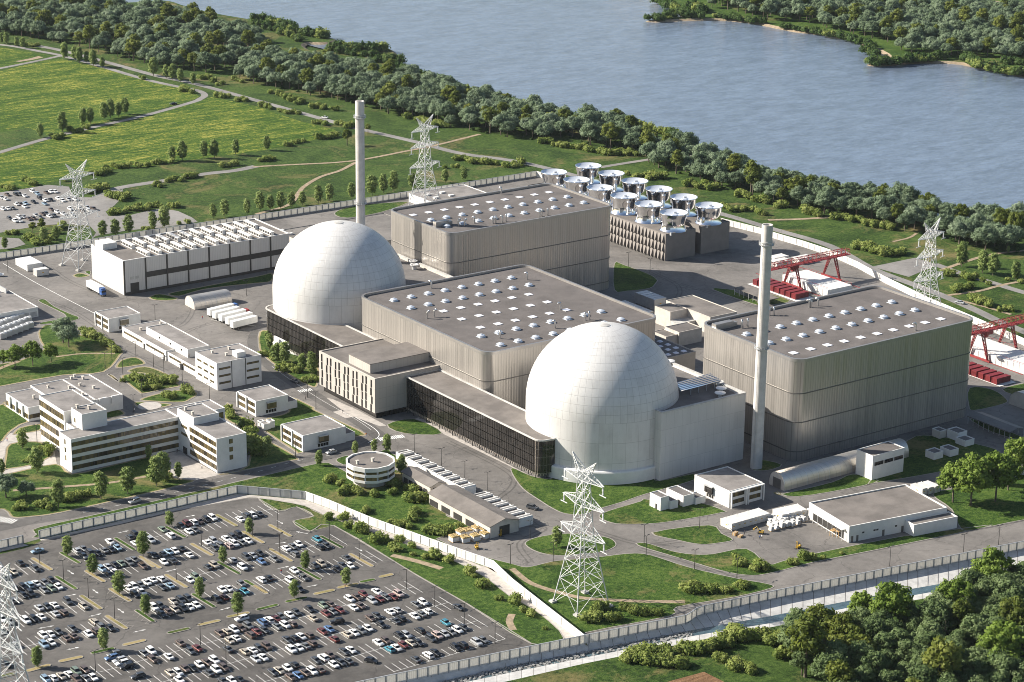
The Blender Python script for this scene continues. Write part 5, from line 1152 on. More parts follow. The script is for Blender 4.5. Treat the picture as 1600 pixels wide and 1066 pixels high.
# south-east storage hall, slightly turned
A = -R(8.7)
b = Bld('storage_hall', 'low white storage hall with grey roof on the pallet yard', 'warehouse', -55.8, -248.4, 0, None, A)
def loc(o): return o
def vol2(b, x0, x1, y0, y1, h, wall, roof):
    P = rect(x0, x1, y0, y1); MBs = [('wall', MB().ring(P, .3, 0, h-.2), M[wall]), ('parapet', MB().ring(offset(P, -.05), .4, h-.2, h), M['white']), ('roof', MB().poly(P3(offset(P, .28), h-.45)), M[roof])]
    for n, m, mt in MBs: m.build(n, mt, b.o)
LX = (Q(3, 2, 1145, 1050, 6.2)-Vector((-55.8, -248.4, 6.2))).length; LY = (Q(3, 2, 250, 1005, 6.2)-Vector((-55.8, -248.4, 6.2))).length
vol2(b, 0, LX, 0, LY, 6.2, 'white', 'roofgrey'); vol2(b, LX*.57, LX*1.02, -5.2, -.03, 4.5, 'white', 'roofgrey')
for x, w, z, hh in ((1.0, .9, 0, 2.3), (3.2, .9, 0, 2.3), (5.6, .9, 2.6, .6), (10.4, .9, 2.6, .6), (11.6, .9, 2.6, .6), (14.2, 1.0, 0, 2.4), (19.6, .9, 2.6, .6), (22.4, 1.0, 0, 2.4)):
    MB().box(x, x+w, -.05, .1, z, z+hh).build('door' if z == 0 else 'window', M['dark'] if z else M['clad_dark'], b.o)
MB().box(-1.6, 0, 2, LY-1, 4.2, 4.5).build('canopy', M['white'], b.o)
for k in range(8): MB().tube((-1.4, 2.3+k*(LY-4)/7, 0), (-1.4, 2.3+k*(LY-4)/7, 4.2), .1, k=5).build('pillar', M['white'], b.o)
MB().box(-.05, .1, 3, LY-3, .4, 3.6).build('opening', M['dark'], b.o)
# left edge store with three gates
b = Bld('delivery_store', 'low white store with three loading gates at the left edge', 'warehouse', -190.5, 150.3); volume(b, -205, -177.9, 150.4, 181, 4.6)
for k in range(3): b.part('gate', MB().box(-189.6+3.9*k, -186.4+3.9*k, 150.3, 150.5, .4, 2.6), M['concrete'])
volume(b, -214, -194.5, 146.8, 150.38, 3.0); b.part('gable_frame', MB().box(-188, -187.6, 178, 186, 4, 7).box(-181, -180.6, 178, 186, 4, 6.5), M['galv'])
# tan buildings between the halls, low roofs
b = Bld('tan_building', 'tan flat roofed building with notched front between hall and right chimney', 'building', 45, -30)
hh = 8.0; f = Q(2, 1, 990, 882, hh); n = Q(2, 1, 1075, 852, hh); l = Q(2, 1, 903, 842, hh); rr = Q(2, 1, 1395, 888, hh)
volume(b, f.x, n.x, f.y, l.y, hh, 'tan', 'roofgrey', 0, 'tan'); volume(b, n.x+.02, rr.x+2, f.y-16, l.y+4, hh, 'tan', 'roofgrey', 0, 'tan'); b.part('base', MB().box(f.x-.3, n.x-.02, f.y-6, f.y-.02, 0, 4), M['concrete'])
b = Bld('tan_building', 'lower tan twin block in front of the notched tan building', 'building', 33, -42); f = Q(2, 1, 1045, 1010, 6.5); volume(b, f.x, f.x+13, f.y, f.y+10, 6.5, 'tan', 'gravel', 0, 'tan'); f2 = Q(2, 1, 1000, 1025, 5.4); volume(b, f.x-6.5, f.x-.02, f.y+1, f.y+10.5, 5.4, 'tan', 'roofgrey', 0, 'tan')
b = Bld('skylight_building', 'flat roofed building with white cushion skylights beside the right hall', 'building', -30, -91); volume(b, -31, 5, -91.3, -58, 16.5, 'tan', 'roofdark', 0, 'tan')
cush = cached('cush', lambda: MB().lathe([(1.5, 0), (1.45, .3), (1.1, .65), (.5, .85), (.05, .9)], k=4).mesh('skylight_cushion', M['sky'], 60))
for i in range(8):
    for j in range(5): b.at('skylight', cush, (-28+4.2*i, -88+5.2*j, 16.0), R(45))
b = Bld('rear_store', 'low white walled store behind the rear hall by the pylon', 'warehouse', 75, 200); p, q = Q(1, 1, 955, 140, 4.7), Q(1, 1, 1205, 100, 4.7); volume(b, p.x, q.x+10, p.y-26, p.y, 4.7, 'white')
for x, y in ((1070, 155), (1165, 140), (1220, 158), (1125, 172)): r = Q(1, 1, x, y, 4.4); b.part('roof_box', MB().box(r.x-1.4, r.x+1.4, r.y-1, r.y+1, 4.2, 5.2), M['white'])
b = Bld('low_hall', 'low flat roofed hall behind the left dome and its chimney', 'industrial hall', -28, 150); p = Q(1, 1, 130, 374, 7.0); volume(b, p.x, p.x+64, p.y-46, p.y, 7.0, 'tan', 'asphalt', 0, 'clad_dark')
for x, y in ((160, 380), (215, 402)): r = Q(1, 1, x, y, 6.5); b.part('roof_box', MB().box(r.x-1.2, r.x+1.2, r.y-.8, r.y+.8, 6.4, 7.6), M['white'])
# ------------------------------------------------------------------ lattice pylons
def pylon_meshes():
    H = [(0, 6.6), (9, 5.1), (16, 4.0), (21.5, 3.1), (25, 2.6), (30, 2.2), (35.5, 1.9), (40, 1.65), (44, 1.45), (47, 1.3)]
    def cor(i): z, w = H[i]; return [Vector((sx*w, sy*w, z)) for sx, sy in ((-1, -1), (1, -1), (1, 1), (-1, 1))]
    t = MB()
    for i in range(len(H)-1):
        a, b = cor(i), cor(i+1); rl = .215-.011*i; rb = .095
        for k in range(4):
            j = (k+1) % 4; t.tube(a[k], b[k], rl, rl-.012, k=5, cap=False)
            t.tube(a[k], b[j], rb, k=4, cap=False); t.tube(a[j], b[k], rb, k=4, cap=False); t.tube(b[k], b[j], rb, k=4, cap=False)
            if i < 3:
                m = (a[k]+b[k])/2; m2 = (a[j]+b[j])/2; c = (a[k]+a[j]+b[k]+b[j])/4
                t.tube(m, c, .07, k=4, cap=False); t.tube(m2, c, .07, k=4, cap=False)
    tower = t.mesh('pylon_tower', M['pylon'])
    arms = []
    for zi, L in ((4, 11.5), (6, 10.6), (8, 10.2)):
        z, w = H[zi]; zt = z+2.6; a = MB()
        for s in (-1, 1):
            tip = Vector((s*L, 0, z+.5))
            for y in (-w, w):
                p0, p1 = Vector((s*w, y, z)), Vector((s*w*.95, y*.95, zt)); tp = tip+Vector((0, .35*(1 if y > 0 else -1), 0))
                a.tube(p0, tp, .15, k=4); a.tube(p1, tp, .13, k=4)
                n = 5
                for q in range(1, n): u, v = p0.lerp(tp, q/n), p1.lerp(tp, (q-.5)/n); a.tube(u, v, .07, k=4, cap=False); a.tube(u, p1.lerp(tp, (q+.5)/n), .07, k=4, cap=False)
            for q in range(0, 6):
                u, v = Vector((s*w, -w, z)).lerp(tip-Vector((0, .35, 0)), q/5.2), Vector((s*w, w, z)).lerp(tip+Vector((0, .35, 0)), q/5.2); a.tube(u, v, .07, k=4, cap=False)
                if q < 5: v2 = Vector((s*w, w, z)).lerp(tip+Vector((0, .35, 0)), (q+1)/5.2); a.tube(u, v2, .07, k=4, cap=False)
        arms.append((z, L, a.mesh('pylon_crossarm', M['pylon'])))
    h = MB(); z, w = H[-1]
    for s in (-1, 1):
        tip = Vector((s*6.4, 0, z+4.6))
        for y in (-w, w): h.tube((s*w*.2, y, z-.2), tip, .15, k=4); h.tube((s*w*1.6, y*.8, z-2.2), tip, .13, k=4)
        for q in range(1, 5):
            u = Vector((s*w*.2, 0, z)).lerp(tip, q/5); v = Vector((s*w*1.6, 0, z-2.2)).lerp(tip, q/5)
            for y in (-1, 1): yy = Vector((0, y*w*(1-q/5), 0)); h.tube(u+yy, v+yy, .08, k=4); h.tube(u+yy, Vector((s*w*1.6, 0, z-2.2)).lerp(tip, (q+.8)/5)+yy, .07, k=4)
    ins = MB(); ins.tube((0, 0, 0), (0, 0, -3.0), .16, k=6); ins.tube((-1.7, 0, -3.0), (1.7, 0, -3.0), .15, k=5)
    for q in range(5): ins.tube((0, 0, -.5-.45*q), (0, 0, -.62-.45*q), .32, k=8)
    foot = MB().box(-1.0, 1.0, -1.0, 1.0, -.2, .7).box(-.55, .55, -.55, .55, .7, 1.0).mesh('pylon_footing', M['concrete'])
    return tower, arms, h.mesh('pylon_horns', M['pylon']), ins.mesh('pylon_insulator', M['pylon']), foot
PT = pylon_meshes(); pylon0 = None
def pylon(label, x, y, rz, z=0.0):
    global pylon0
    if pylon0 is None:
        o = thing('lattice_pylon', label, 'pylon', (x, y, z), rz, 'white lattice power pylons'); pylon0 = o
        tower, arms, horns, ins, foot = PT
        inst('tower', tower, o); inst('earth_wire_horn', horns, o)
        for zz, L, me in arms:
            a = inst('crossarm', me, o)
            for s in (-1, 1): inst('insulator', ins, a, (s*(L-.2), 0, zz+.3))
        for sx in (-6.6, 6.6):
            for sy in (-6.6, 6.6): inst('footing', foot, o, (sx, sy, 0))
    else:
        o = dup(pylon0, (x, y, z), rz); o['label'] = label
    return o
def at_top(px, py, z): p = W(px, py, z); return p.x, p.y
pylon('front lattice pylon on the grass corner between the two walls', -164.9, -237.5, R(90))
pylon('lattice pylon beside the pale hall and white containers, against the far car park', -125.6, 215.4, R(12))
pylon('lattice pylon right of the left chimney, behind the rear hall', *at_top(664, 195, 47), R(14))
pylon('lattice pylon behind the right hand steel hall, outside the back wall', *at_top(1456, 360, 47), R(12))
p = at_top(3, 907, 44); pylon('lattice pylon cut off at the lower left edge, standing in the car park', p[0], p[1], R(90))
# ------------------------------------------------------------------ red gantry cranes
def truss(m, a, b, w, h, n, r=.16):
    a, b = Vector(a), Vector(b); d = (b-a); s = Vector((-d.y, d.x, 0)).normalized()*w/2; u = Vector((0, 0, h))
    C = [-s, s, s+u, -s+u]
    for c in C: m.tube(a+c, b+c, r, k=5)
    for i in range(n+1):
        p = a+d*i/n
        for k in range(4): m.tube(p+C[k], p+C[(k+1) % 4], r*.6, k=4, cap=False)
        if i < n:
            q = a+d*(i+1)/n
            for k in range(4):
                x, y = (k, (k+1) % 4) if i % 2 else ((k+1) % 4, k); m.tube(p+C[x], q+C[y], r*.6, k=4, cap=False)
def gantry(label, x0, x1, y, xl, xr, hgt):
    b = Bld('gantry_crane', label, 'crane', x0, y, 0, 'red gantry cranes')
    g = MB(); truss(g, (x0, y, hgt), (x1, y, hgt), 3.0, 2.6, int((x1-x0)/2.6)); g.box(x0, x1, y-1.3, y+1.3, hgt-.25, hgt-.02); b.part('girder', g, M['red'])
    for xx in (xl, xr):
        for s in (-1, 1):
            l = MB(); bot, top = Vector((xx, y+s*5.5, .8)), Vector((xx, y+s*1.4, hgt))
            for dx in (-.55, .55): l.tube(bot+Vector((dx*.6, 0, 0)), top+Vector((dx*1.4, 0, 0)), .2, k=5); l.tube(bot+Vector((dx*.6, s*.4, 0)), top+Vector((dx*1.4, s*.6, 0)), .16, k=5)
            for q in range(8):
                u, v = q/8, (q+1)/8; l.tube(bot.lerp(top, u)+Vector((-.5, 0, 0)), bot.lerp(top, v)+Vector((.6, 0, 0)), .09, k=4); l.tube(bot.lerp(top, u)+Vector((.5, s*.3, 0)), bot.lerp(top, v)+Vector((-.6, s*.4, 0)), .09, k=4)
            b.part('leg', l, M['red'])
        b.part('end_carriage', MB().box(xx-.5, xx+.5, y-7, y+7, .15, .9), M['red'])
        b.part('rail', MB().box(xx-.25, xx+.25, y-26, y+26, .04, .16), M['red'])
    b.part('trolley', MB().box(x0+14, x0+18, y-1.9, y+1.9, hgt-1.7, hgt-.26).box(x0+15, x0+16.6, y-.6, y+.6, hgt-3.2, hgt-1.7), M['red'])
    w = MB(); w.box(x0, x1, y-2.3, y-1.55, hgt-.05, hgt+.08); n = int((x1-x0)/2.5)
    for i in range(n+1): x = x0+(x1-x0)*i/n; w.tube((x, y-2.25, hgt), (x, y-2.25, hgt+1.1), .06, k=4)
    w.tube((x0, y-2.25, hgt+1.1), (x1, y-2.25, hgt+1.1), .07, k=4); b.part('walkway', w, M['red']); return b
gantry('left red gantry crane spanning the white slab between right chimney and wall', 124.5, 175.5, -1.5, 140.5, 165.8, 10.8)
gantry('right red gantry crane at the right edge behind the red containers', 122.0, 176.0, -128.5, 133.6, 152.0, 12.5)
def slab(label, x0, x1, y0, y1, h):
    b = Bld('storage_basin', label, 'concrete basin', x0, y0, 0, 'white concrete basins'); b.part('wall', MB().box(x0, x1, y0, y1, 0, h), M['white'])
    r = MB(); n = int((y1-y0)/3.2)
    for k in range(n+1):
        y = y0+(y1-y0)*k/n; b.part('rib', MB().box(x0-.14, x0+.05, y-.12, y+.12, 0, h-.05), M['white']) if k < 22 else None
    for x in (x0+.3, x1-.3):
        for k in range(n+1): y = y0+.2+(y1-y0-.4)*k/n; r.tube((x, y, h), (x, y, h+1.1), .05, k=4)
        r.tube((x, y0, h+1.1), (x, y1, h+1.1), .06, k=4)
    b.part('railing', r, M['red']); return b
slab('white concrete basin under the left red gantry crane', 142.2, 157.8, -24.0, 7.5, 3.4)
slab('white concrete basin under the right red gantry crane', 134.6, 150.4, -158, -104, 3.4)
sheet('container_apron', [rect(124.5, 135.8, -21.5, 13), rect(113.5, 123.5, -160.2, -110)], .22, M['white'])
# ------------------------------------------------------------------ containers
def cont_mesh(l, w, h, mat, mat2=None, marks=False):
    m = MB(); m.box(-w/2, w/2, -l/2, l/2, 0.1, h)
    for sx in (-1, 1):
        for k in range(int(l/.6)): y = -l/2+.35+k*.6; m.box(sx*w/2-.03, sx*w/2+.03, y-.12, y+.12, .25, h-.2)
    for sx in (-1, 1):
        for sy in (-1, 1): m.box(sx*w/2-.1, sx*w/2+.06*(sx > 0)+.06, sy*l/2-.1, sy*l/2+.1, .02, h+.05)
    for sy in (-1, 1):
        for x in (-.75, -.25, .25, .75): m.tube((x*w/2.4, sy*(l/2+.05), .3), (x*w/2.4, sy*(l/2+.05), h-.25), .045, k=4)
    if marks:
        for sx in (-1, 1): m.box(sx*w/2-.05, sx*w/2+.05, -.7, .2, h*.45, h*.58, 1)
        m.box(-.5, .3, -l/2-.07, -l/2, h*.5, h*.62, 1)
    return m.mesh('container', [mat, M['yellow']])
def put(name, me, label, cat, group, x, y, z=.05, rz=0.0, sc=1.0):
    return tag(inst(name, me, None, (x, y, z), rz, sc), label, cat, group)
RC = cont_mesh(8.2, 2.7, 2.6, M['redc'])
for k in range(8):
    o = put('red_container', RC, f'red container beside the left red gantry crane, {ordw(k+1)} from the right end', 'container', 'red containers in a row near the left gantry', 130.4, -17.9+3.9*k, .23, R(90))
for k in range(9):
    o = put('red_container', RC, f'red container in the row at the right hall corner, {ordw(k+1)} from the near end', 'container', 'red containers in a row near the right gantry', 118.2, -156.5+3.9*k, .23, R(90))
WC = cont_mesh(13.5, 2.5, 3.3, M['whitep']); WC2 = cont_mesh(6.1, 2.28, 2.7, M['contw'], marks=True); GC = cont_mesh(6.8, 2.55, 5.0, M['galv'], marks=True)
for k in range(3): put('white_container', WC, f'white container, {ordw(k+1)} in the block of three beside the left pylon', 'container', 'white containers by the left pylon', -150.2+2.6*k, 226.6)
put('white_container', WC2, 'single white container in front of the block of three by the left pylon', 'container', 'white containers by the left pylon', -148.6, 210.8, .05, R(90), (1.6, 1, 1.2))
for k in range(5): put('grey_cabinet', GC, f'tall grey cabinet with yellow sign between two halls, {ordw(k+1)} from the front', 'container', 'tall grey cabinet containers', 64.3, 5.8+2.9*k, .05, R(90))
for k in range(8): put('white_cabinet', WC2, f'low white cabinet beside the tall grey cabinets, {ordw(k+1)} from the near end', 'container', 'low white cabinet containers', 51.8, -2.0+2.62*k, .05, R(90), (1, .72, 1))
for k in range(7): put('white_container', WC2, f'white container with yellow sign on the pallet yard, {ordw(k+1)} from the left', 'container', 'white containers on the pallet yard', -81.6+2.6*k, -214.2, .05)
for k in range(4): put('white_container', WC2, f'white container by the storage hall wall, {ordw(k+1)} from the left', 'container', 'white containers beside the storage hall', *[tuple(Q(3, 3, 75+40*k, 45-9*k)[:2]) for _ in (0,)][0], .05, -.15)
for k in range(3): put('white_container', WC2, f'white container at the far corner of the storage hall, {ordw(k+1)} from the left', 'container', 'white containers behind the storage hall', *[tuple(Q(3, 2, 940+40*k, 945-8*k)[:2]) for _ in (0,)][0], .05)
for k in range(9): put('white_container', WC2, f'white container half hidden by trees at the right edge, {ordw(k+1)} from the left', 'container', 'white containers behind the right edge trees', *[tuple(Q(3, 2, 1245+38*k, 895-9*k)[:2]) for _ in (0,)][0], .05)
for k, (x, y, s) in enumerate(((60, 565, 1), (78, 590, 1), (215, 570, 1))): put('white_container', WC2, ('upper left', 'lower left', 'right')[k]+' one of the white containers behind the left red crane', 'container', 'white containers behind the left gantry', *Q(3, 1, x, y)[:2], .05, R(90), (2.2, 1.5, 1.0))
# ------------------------------------------------------------------ lorries and trailers
def lorry(label, x, y, rz, cab, tractor=True, logo=False):
    o = thing('semi_trailer', label, 'lorry', (x, y, .05), rz, 'white semi trailers and lorries')
    m = MB(); m.box(-1.27, 1.27, -6.8, 6.8, 1.15, 4.0); m.box(-1.31, 1.31, -6.84, 6.84, 3.9, 4.05); m.build('trailer_box', M['whitep'], o)
    MB().box(-.5, .5, -6.5, 6.3, .85, 1.14).box(-1.1, 1.1, -2.6, 1.6, .6, 1.1).build('chassis', M['dark'], o)
    wl = cached('lwheel', lambda: MB().tube((-.16, 0, 0), (.16, 0, 0), .5, k=10).mesh('lorry_wheel', M['black'], 40))
    for yy in (-5.6, -4.3, -3.0):
        for s in (-1.05, 1.05): inst('wheel', wl, o, (s, yy, .5))
    if logo:
        MB().box(-1.33, -1.29, .2, 3.6, 2.5, 2.8).build('emblem', M['redc'], o); MB().poly([(-1.34, 4.0, 2.3), (-1.34, 5.4, 2.6), (-1.34, 4.3, 3.4)][::-1]).build('emblem', M['blue'], o)
    if tractor:
        c = MB(); c.prism([(-1.2, 7.1), (1.2, 7.1), (1.2, 9.0), (1.0, 9.35), (-1.0, 9.35), (-1.2, 9.0)], .75, 3.0, 0); c.prism([(-1.15, 7.1), (1.15, 7.1), (1.1, 8.7), (-1.1, 8.7)], 3.0, 3.8, 0); cb = c.build('cab', M[cab], o)
        MB().box(-1.05, 1.05, 9.2, 9.4, 1.9, 2.9).box(-1.24, 1.24, 8.2, 8.9, 1.9, 2.8).build('windscreen', M['carglass'], cb)
        for yy in (5.6, 8.5):
            for s in (-1.05, 1.05): inst('wheel', wl, o, (s, yy, .5))
    return o
lorry('white articulated lorry with blue cab beside the pale steel hall end', -139.4, 171.6, R(180), 'blue')
for k, (xa, ya, cab, lg, d) in enumerate(((-108.2, 107.6, 'blue', False, 'first, nearest the arched shed'), (-108.4, 102.4, 'whitep', False, 'second from the arched shed'), (-108.0, 97.2, 'red', False, 'third, with red cab'), (-107.8, 91.6, 'redc', False, 'fourth, in the middle front'), (-108.6, 85.8, 'whitep', True, 'nearest the left dome, with a red and blue emblem'))):
    lorry(f'parked white trailer, {d}', xa, ya, R(-82), cab, k in (0, 2), lg)
put('white_van', CARS['suv'][0], 'white van at the left edge of the yard behind the white store', 'van', None, *Q(0, 1, -12, 660)[:2], .05, R(60), 1.2)
# ------------------------------------------------------------------ chillers, pallets, machines
def m_chiller():
    m = MB(); m.box(-1.5, 1.5, -1.0, 1.0, .3, 2.5); m.box(-1.55, 1.55, -1.05, 1.05, 2.5, 2.75, 1)
    for x in (-.75, .75): m.lathe([(.62, 2.75), (.62, 3.05), (.5, 3.05), (.45, 2.85), (.05, 2.85)], x, 0, 14, 1)
    for x in (-1.3, 1.3):
        for y in (-.8, .8): m.box(x-.1, x+.1, y-.1, y+.1, 0, .3)
    return m.mesh('chiller_unit', [M['galv'], M['whitep']])
CHL = m_chiller(); n = 0
for j in range(3):
    for i in range(6):
        p = Q(0, 1, 18+34*i-12*j, 1050-13*i-34*j); n += 1; put('chiller_unit', CHL, f'white chiller at the left edge, {ordw(i+1)} in the {("front", "middle", "back")[j]} row', 'chiller', 'chillers behind the lawn trees', p.x, p.y, .05, 0, 1.0)
def m_pallet():
    m = MB(); m.box(-.7, .7, -.7, .7, 0, .15, 1); m.box(-.66, .66, -.66, .66, .15, .85); m.box(-.6, .62, -.66, .6, .87, 1.5); m.box(-.2, .2, -.67, .67, .2, 1.52, 2); return m.mesh('pallet_stack', [M['white'], M['wood'], M['concrete']])
PAL = m_pallet(); n = 0
for j in range(5):
    for i in range(7):
        if (i, j) in ((6, 0), (0, 4), (5, 4)): continue
        p = Q(3, 3, 20+33*i-6*j+(j % 2)*10, 118-7*i-15*j+rnd.uniform(-4, 4)); n += 1
        put('pallet_stack', PAL, f'white pallet stack, {ordw(i+1)} from the left in the {ordw(j+1)} row from the front', 'pallet', 'white pallet stacks on the storage yard', p.x, p.y, .05, rnd.uniform(-.1, .1), rnd.uniform(1.0, 1.3))
def m_sacks():
    m = MB(); m.box(-1.4, 1.4, -1.4, 1.4, .12, 1.75, 1); m.box(-1.5, 1.5, -1.5, 1.5, 0, .14, 2)
    r = random.Random(5)
    for i in range(5):
        for j in range(5):
            x, y = -1.15+.58*i, -1.15+.58*j; h = r.uniform(.25, .6); m.lathe([(.42, 1.7), (.44, 1.7+h*.5), (.3, 1.7+h), (.05, 1.75+h)], x, y, 7)
    return m.mesh('sack_crate', [M['sack'], M['white'], M['wood']])
SK = m_sacks()
for k, (x, y, d) in enumerate(((1238, 185, 'leftmost at the front'), (1305, 190, 'front row, second'), (1370, 180, 'front row, third'), (1432, 165, 'front row, rightmost'), (1280, 150, 'back row, leftmost'), (1322, 145, 'back row, second'), (1378, 128, 'back row, third'), (1432, 140, 'back row, rightmost'))):
    p = Q(1, 3, x, y); put('sack_crate', SK, f'white crate heaped with yellow sacks before the gabled shed, {d}', 'crate', 'crates of yellow sacks', p.x, p.y, .05, rnd.uniform(-.2, .2))
def forklift(label, p, rz):
    o = thing('forklift', label, 'forklift', (p.x, p.y, .05), rz, 'yellow forklifts'); o.scale = (.85, .85, .85)
    MB().box(-.6, .6, -1.2, .7, .35, 1.05).box(-.6, .6, -1.3, -.7, 1.05, 1.35).build('body', M['yellow'], o)
    c = MB()
    for x in (-.55, .55):
        for y in (-.7, .5): c.tube((x, y, 1.0), (x, y*.8, 2.2), .05, k=4)
    c.box(-.6, .6, -.7, .5, 2.2, 2.28); c.build('cage', M['dark'], o)
    mm = MB().box(-.45, -.35, .75, .9, .1, 3.2).box(.35, .45, .75, .9, .1, 3.2).box(-.45, .45, .75, .85, 3.1, 3.2).box(-.45, .45, .75, .85, 1.6, 1.7); mm.build('mast', M['yellow'], o)
    for x in (-.3, .3): MB().box(x-.07, x+.07, .9, 1.9, .1, .18).build('fork', M['dark'], o)
    for x in (-.55, .55):
        for y in (-.8, .4): MB().tube((x-.12, y, .3), (x+.12, y, .3), .32, k=10).build('wheel', M['black'], o)
forklift('yellow forklift in front of the sack crates', Q(1, 3, 1380, 235), R(160)); forklift('yellow forklift at the open front of the gabled shed', Q(1, 3, 1522, 155), R(200)); forklift('yellow forklift near the shrub on the storage yard edge', Q(3, 3, 188, 232), R(90))
p = Q(2, 3, 1555, 140); o = thing('excavator', 'small yellow excavator on the pallet yard by the white containers', 'excavator', (p.x, p.y, .05), .6)
for s in (-1, 1): MB().prism([(s*1.0-.25, -1.5), (s*1.0+.25, -1.5), (s*1.0+.25, 1.5), (s*1.0-.25, 1.5)], 0, .7).build('track', M['black'], o)
MB().box(-1.0, 1.0, -1.5, .9, .8, 1.7).build('body', M['yellow'], o); MB().box(-1.0, -.1, -.1, 1.0, 1.7, 2.7).build('cab', M['carglass'], o)
a = MB(); a.tube((.3, .9, 1.4), (.3, 2.4, 3.6), .22, k=6); a.tube((.3, 2.4, 3.6), (.3, 4.0, 2.2), .18, k=6); a.box(-.1, .7, 3.7, 4.4, 1.3, 2.2); a.build('arm', M['yellow'], o); o.scale = (.65, .65, .65)
for k, (x, y) in enumerate(((1395, 150), (1428, 162))): p = Q(2, 3, x, y); put('timber_crate', MB().box(-1, 1, -.6, .6, .1, 1.2).box(-1.05, 1.05, -.1, .1, .1, 1.25, 1).mesh('timber_crate', [M['wood'], M['concrete']]), ('taller', 'lower')[k]+' of the two timber crates on the pallet yard', 'crate', 'timber crates', p.x, p.y, .05, .3, (1, 1, 1-.4*k))
for k, (x, y) in enumerate(((410, 150), (445, 155))):
    p = Q(3, 3, x, y); o = thing('work_table', ('left', 'right')[k]+' timber trestle table by the storage hall wall', 'table', (p.x, p.y, .05), .2, 'timber trestle tables'); MB().box(-1.6, 1.6, -.8, .8, 2.0, 2.15).build('table_top', M['wood'], o)
    for s in (-1, 1):
        for t in (-1, 1): MB().box(s*1.4-.07, s*1.4+.07, t*.65-.07, t*.65+.07, 0, 2).build('leg', M['wood'], o)
# ------------------------------------------------------------------ street lamps
LPOLE = MB().tube((0, 0, 0), (0, 0, 7.2), .13, .08, k=6).tube((0, 0, 7.1), (.9, 0, 7.35), .06, k=5).tube((0, 0, 7.1), (-.9, 0, 7.35), .06, k=5).mesh('lamp_pole', M['dark']); LHEAD = MB().box(-.45, .45, -.16, .16, 0, .12).mesh('lamp_head', M['dark'])
LPS = [('on an island in the big car park', [(66.8+415*0, 0)])]
LAMP = {'in the big car park': [(0, 820, 415, 410), (0, 820, 663, 580), (0, 820, 922, 765), (0, 820, 1195, 985), (400, 790, 228, 250), (400, 790, 250, 505), (400, 790, 768, 375), (400, 790, 1075, 560), (400, 790, 1568, 875), (600, 900, 528, 325), (600, 900, 835, 500), (600, 900, 1155, 705), (200, 906, 755, 680), (200, 906, 1022, 882), (0, 906, 995, 965), (200, 770, 765, 555), (200, 770, 503, 910), (200, 770, 1297, 460), (200, 770, 1580, 630)]}
LT = {'on the yard and roads of the plant': [(1, 2, 992, 690), (1, 2, 1160, 780), (1, 2, 1305, 860), (1, 2, 1448, 930), (0, 2, 960, 160), (0, 2, 1025, 200), (0, 2, 850, 100), (0, 2, 700, 120), (0, 2, 658, 170), (0, 2, 768, 205), (0, 2, 1140, 245), (0, 2, 1310, 365), (0, 2, 888, 345), (0, 2, 835, 440), (0, 2, 232, 630), (1, 2, 322, 350), (1, 2, 375, 420), (1, 2, 248, 720), (2, 3, 112, 180), (2, 3, 257, 315), (2, 3, 825, 205), (2, 3, 838, 275), (2, 3, 1140, 365), (2, 3, 1405, 420), (2, 3, 1172, 105), (3, 3, 1220, 265), (3, 3, 760, 345), (3, 3, 1440, 210), (0, 1, 970, 935), (0, 1, 1540, 780), (2, 1, 727, 600), (2, 1, 862, 640), (1, 3, 1590, 330), (0, 1, 50, 640)]}
n = 0
def lamp(p, label, grp):
    o = thing('street_lamp', label, 'street lamp', (p.x, p.y, .05), rnd.uniform(-.2, .2), grp); inst('pole', LPOLE, o)
    for s in (-1, 1): inst('lamp_head', LHEAD, o, (s*1.0, 0, 7.33))
L1 = sorted([W(a+c*S6, b+d*S6) for a, b, c, d in LAMP['in the big car park']], key=lambda p: proj(p)[0])
for i, p in enumerate(L1): lamp(p, f'thin dark lamp post in the big car park, {ordw(i+1)} from the left', 'lamp posts in the big car park')
L2 = sorted([Q(*t) for t in LT['on the yard and roads of the plant']], key=lambda p: proj(p)[0])
for i, p in enumerate(L2): lamp(p, f'thin dark lamp post on the plant roads, {ordw(i+1)} from the left', 'lamp posts on the plant roads')
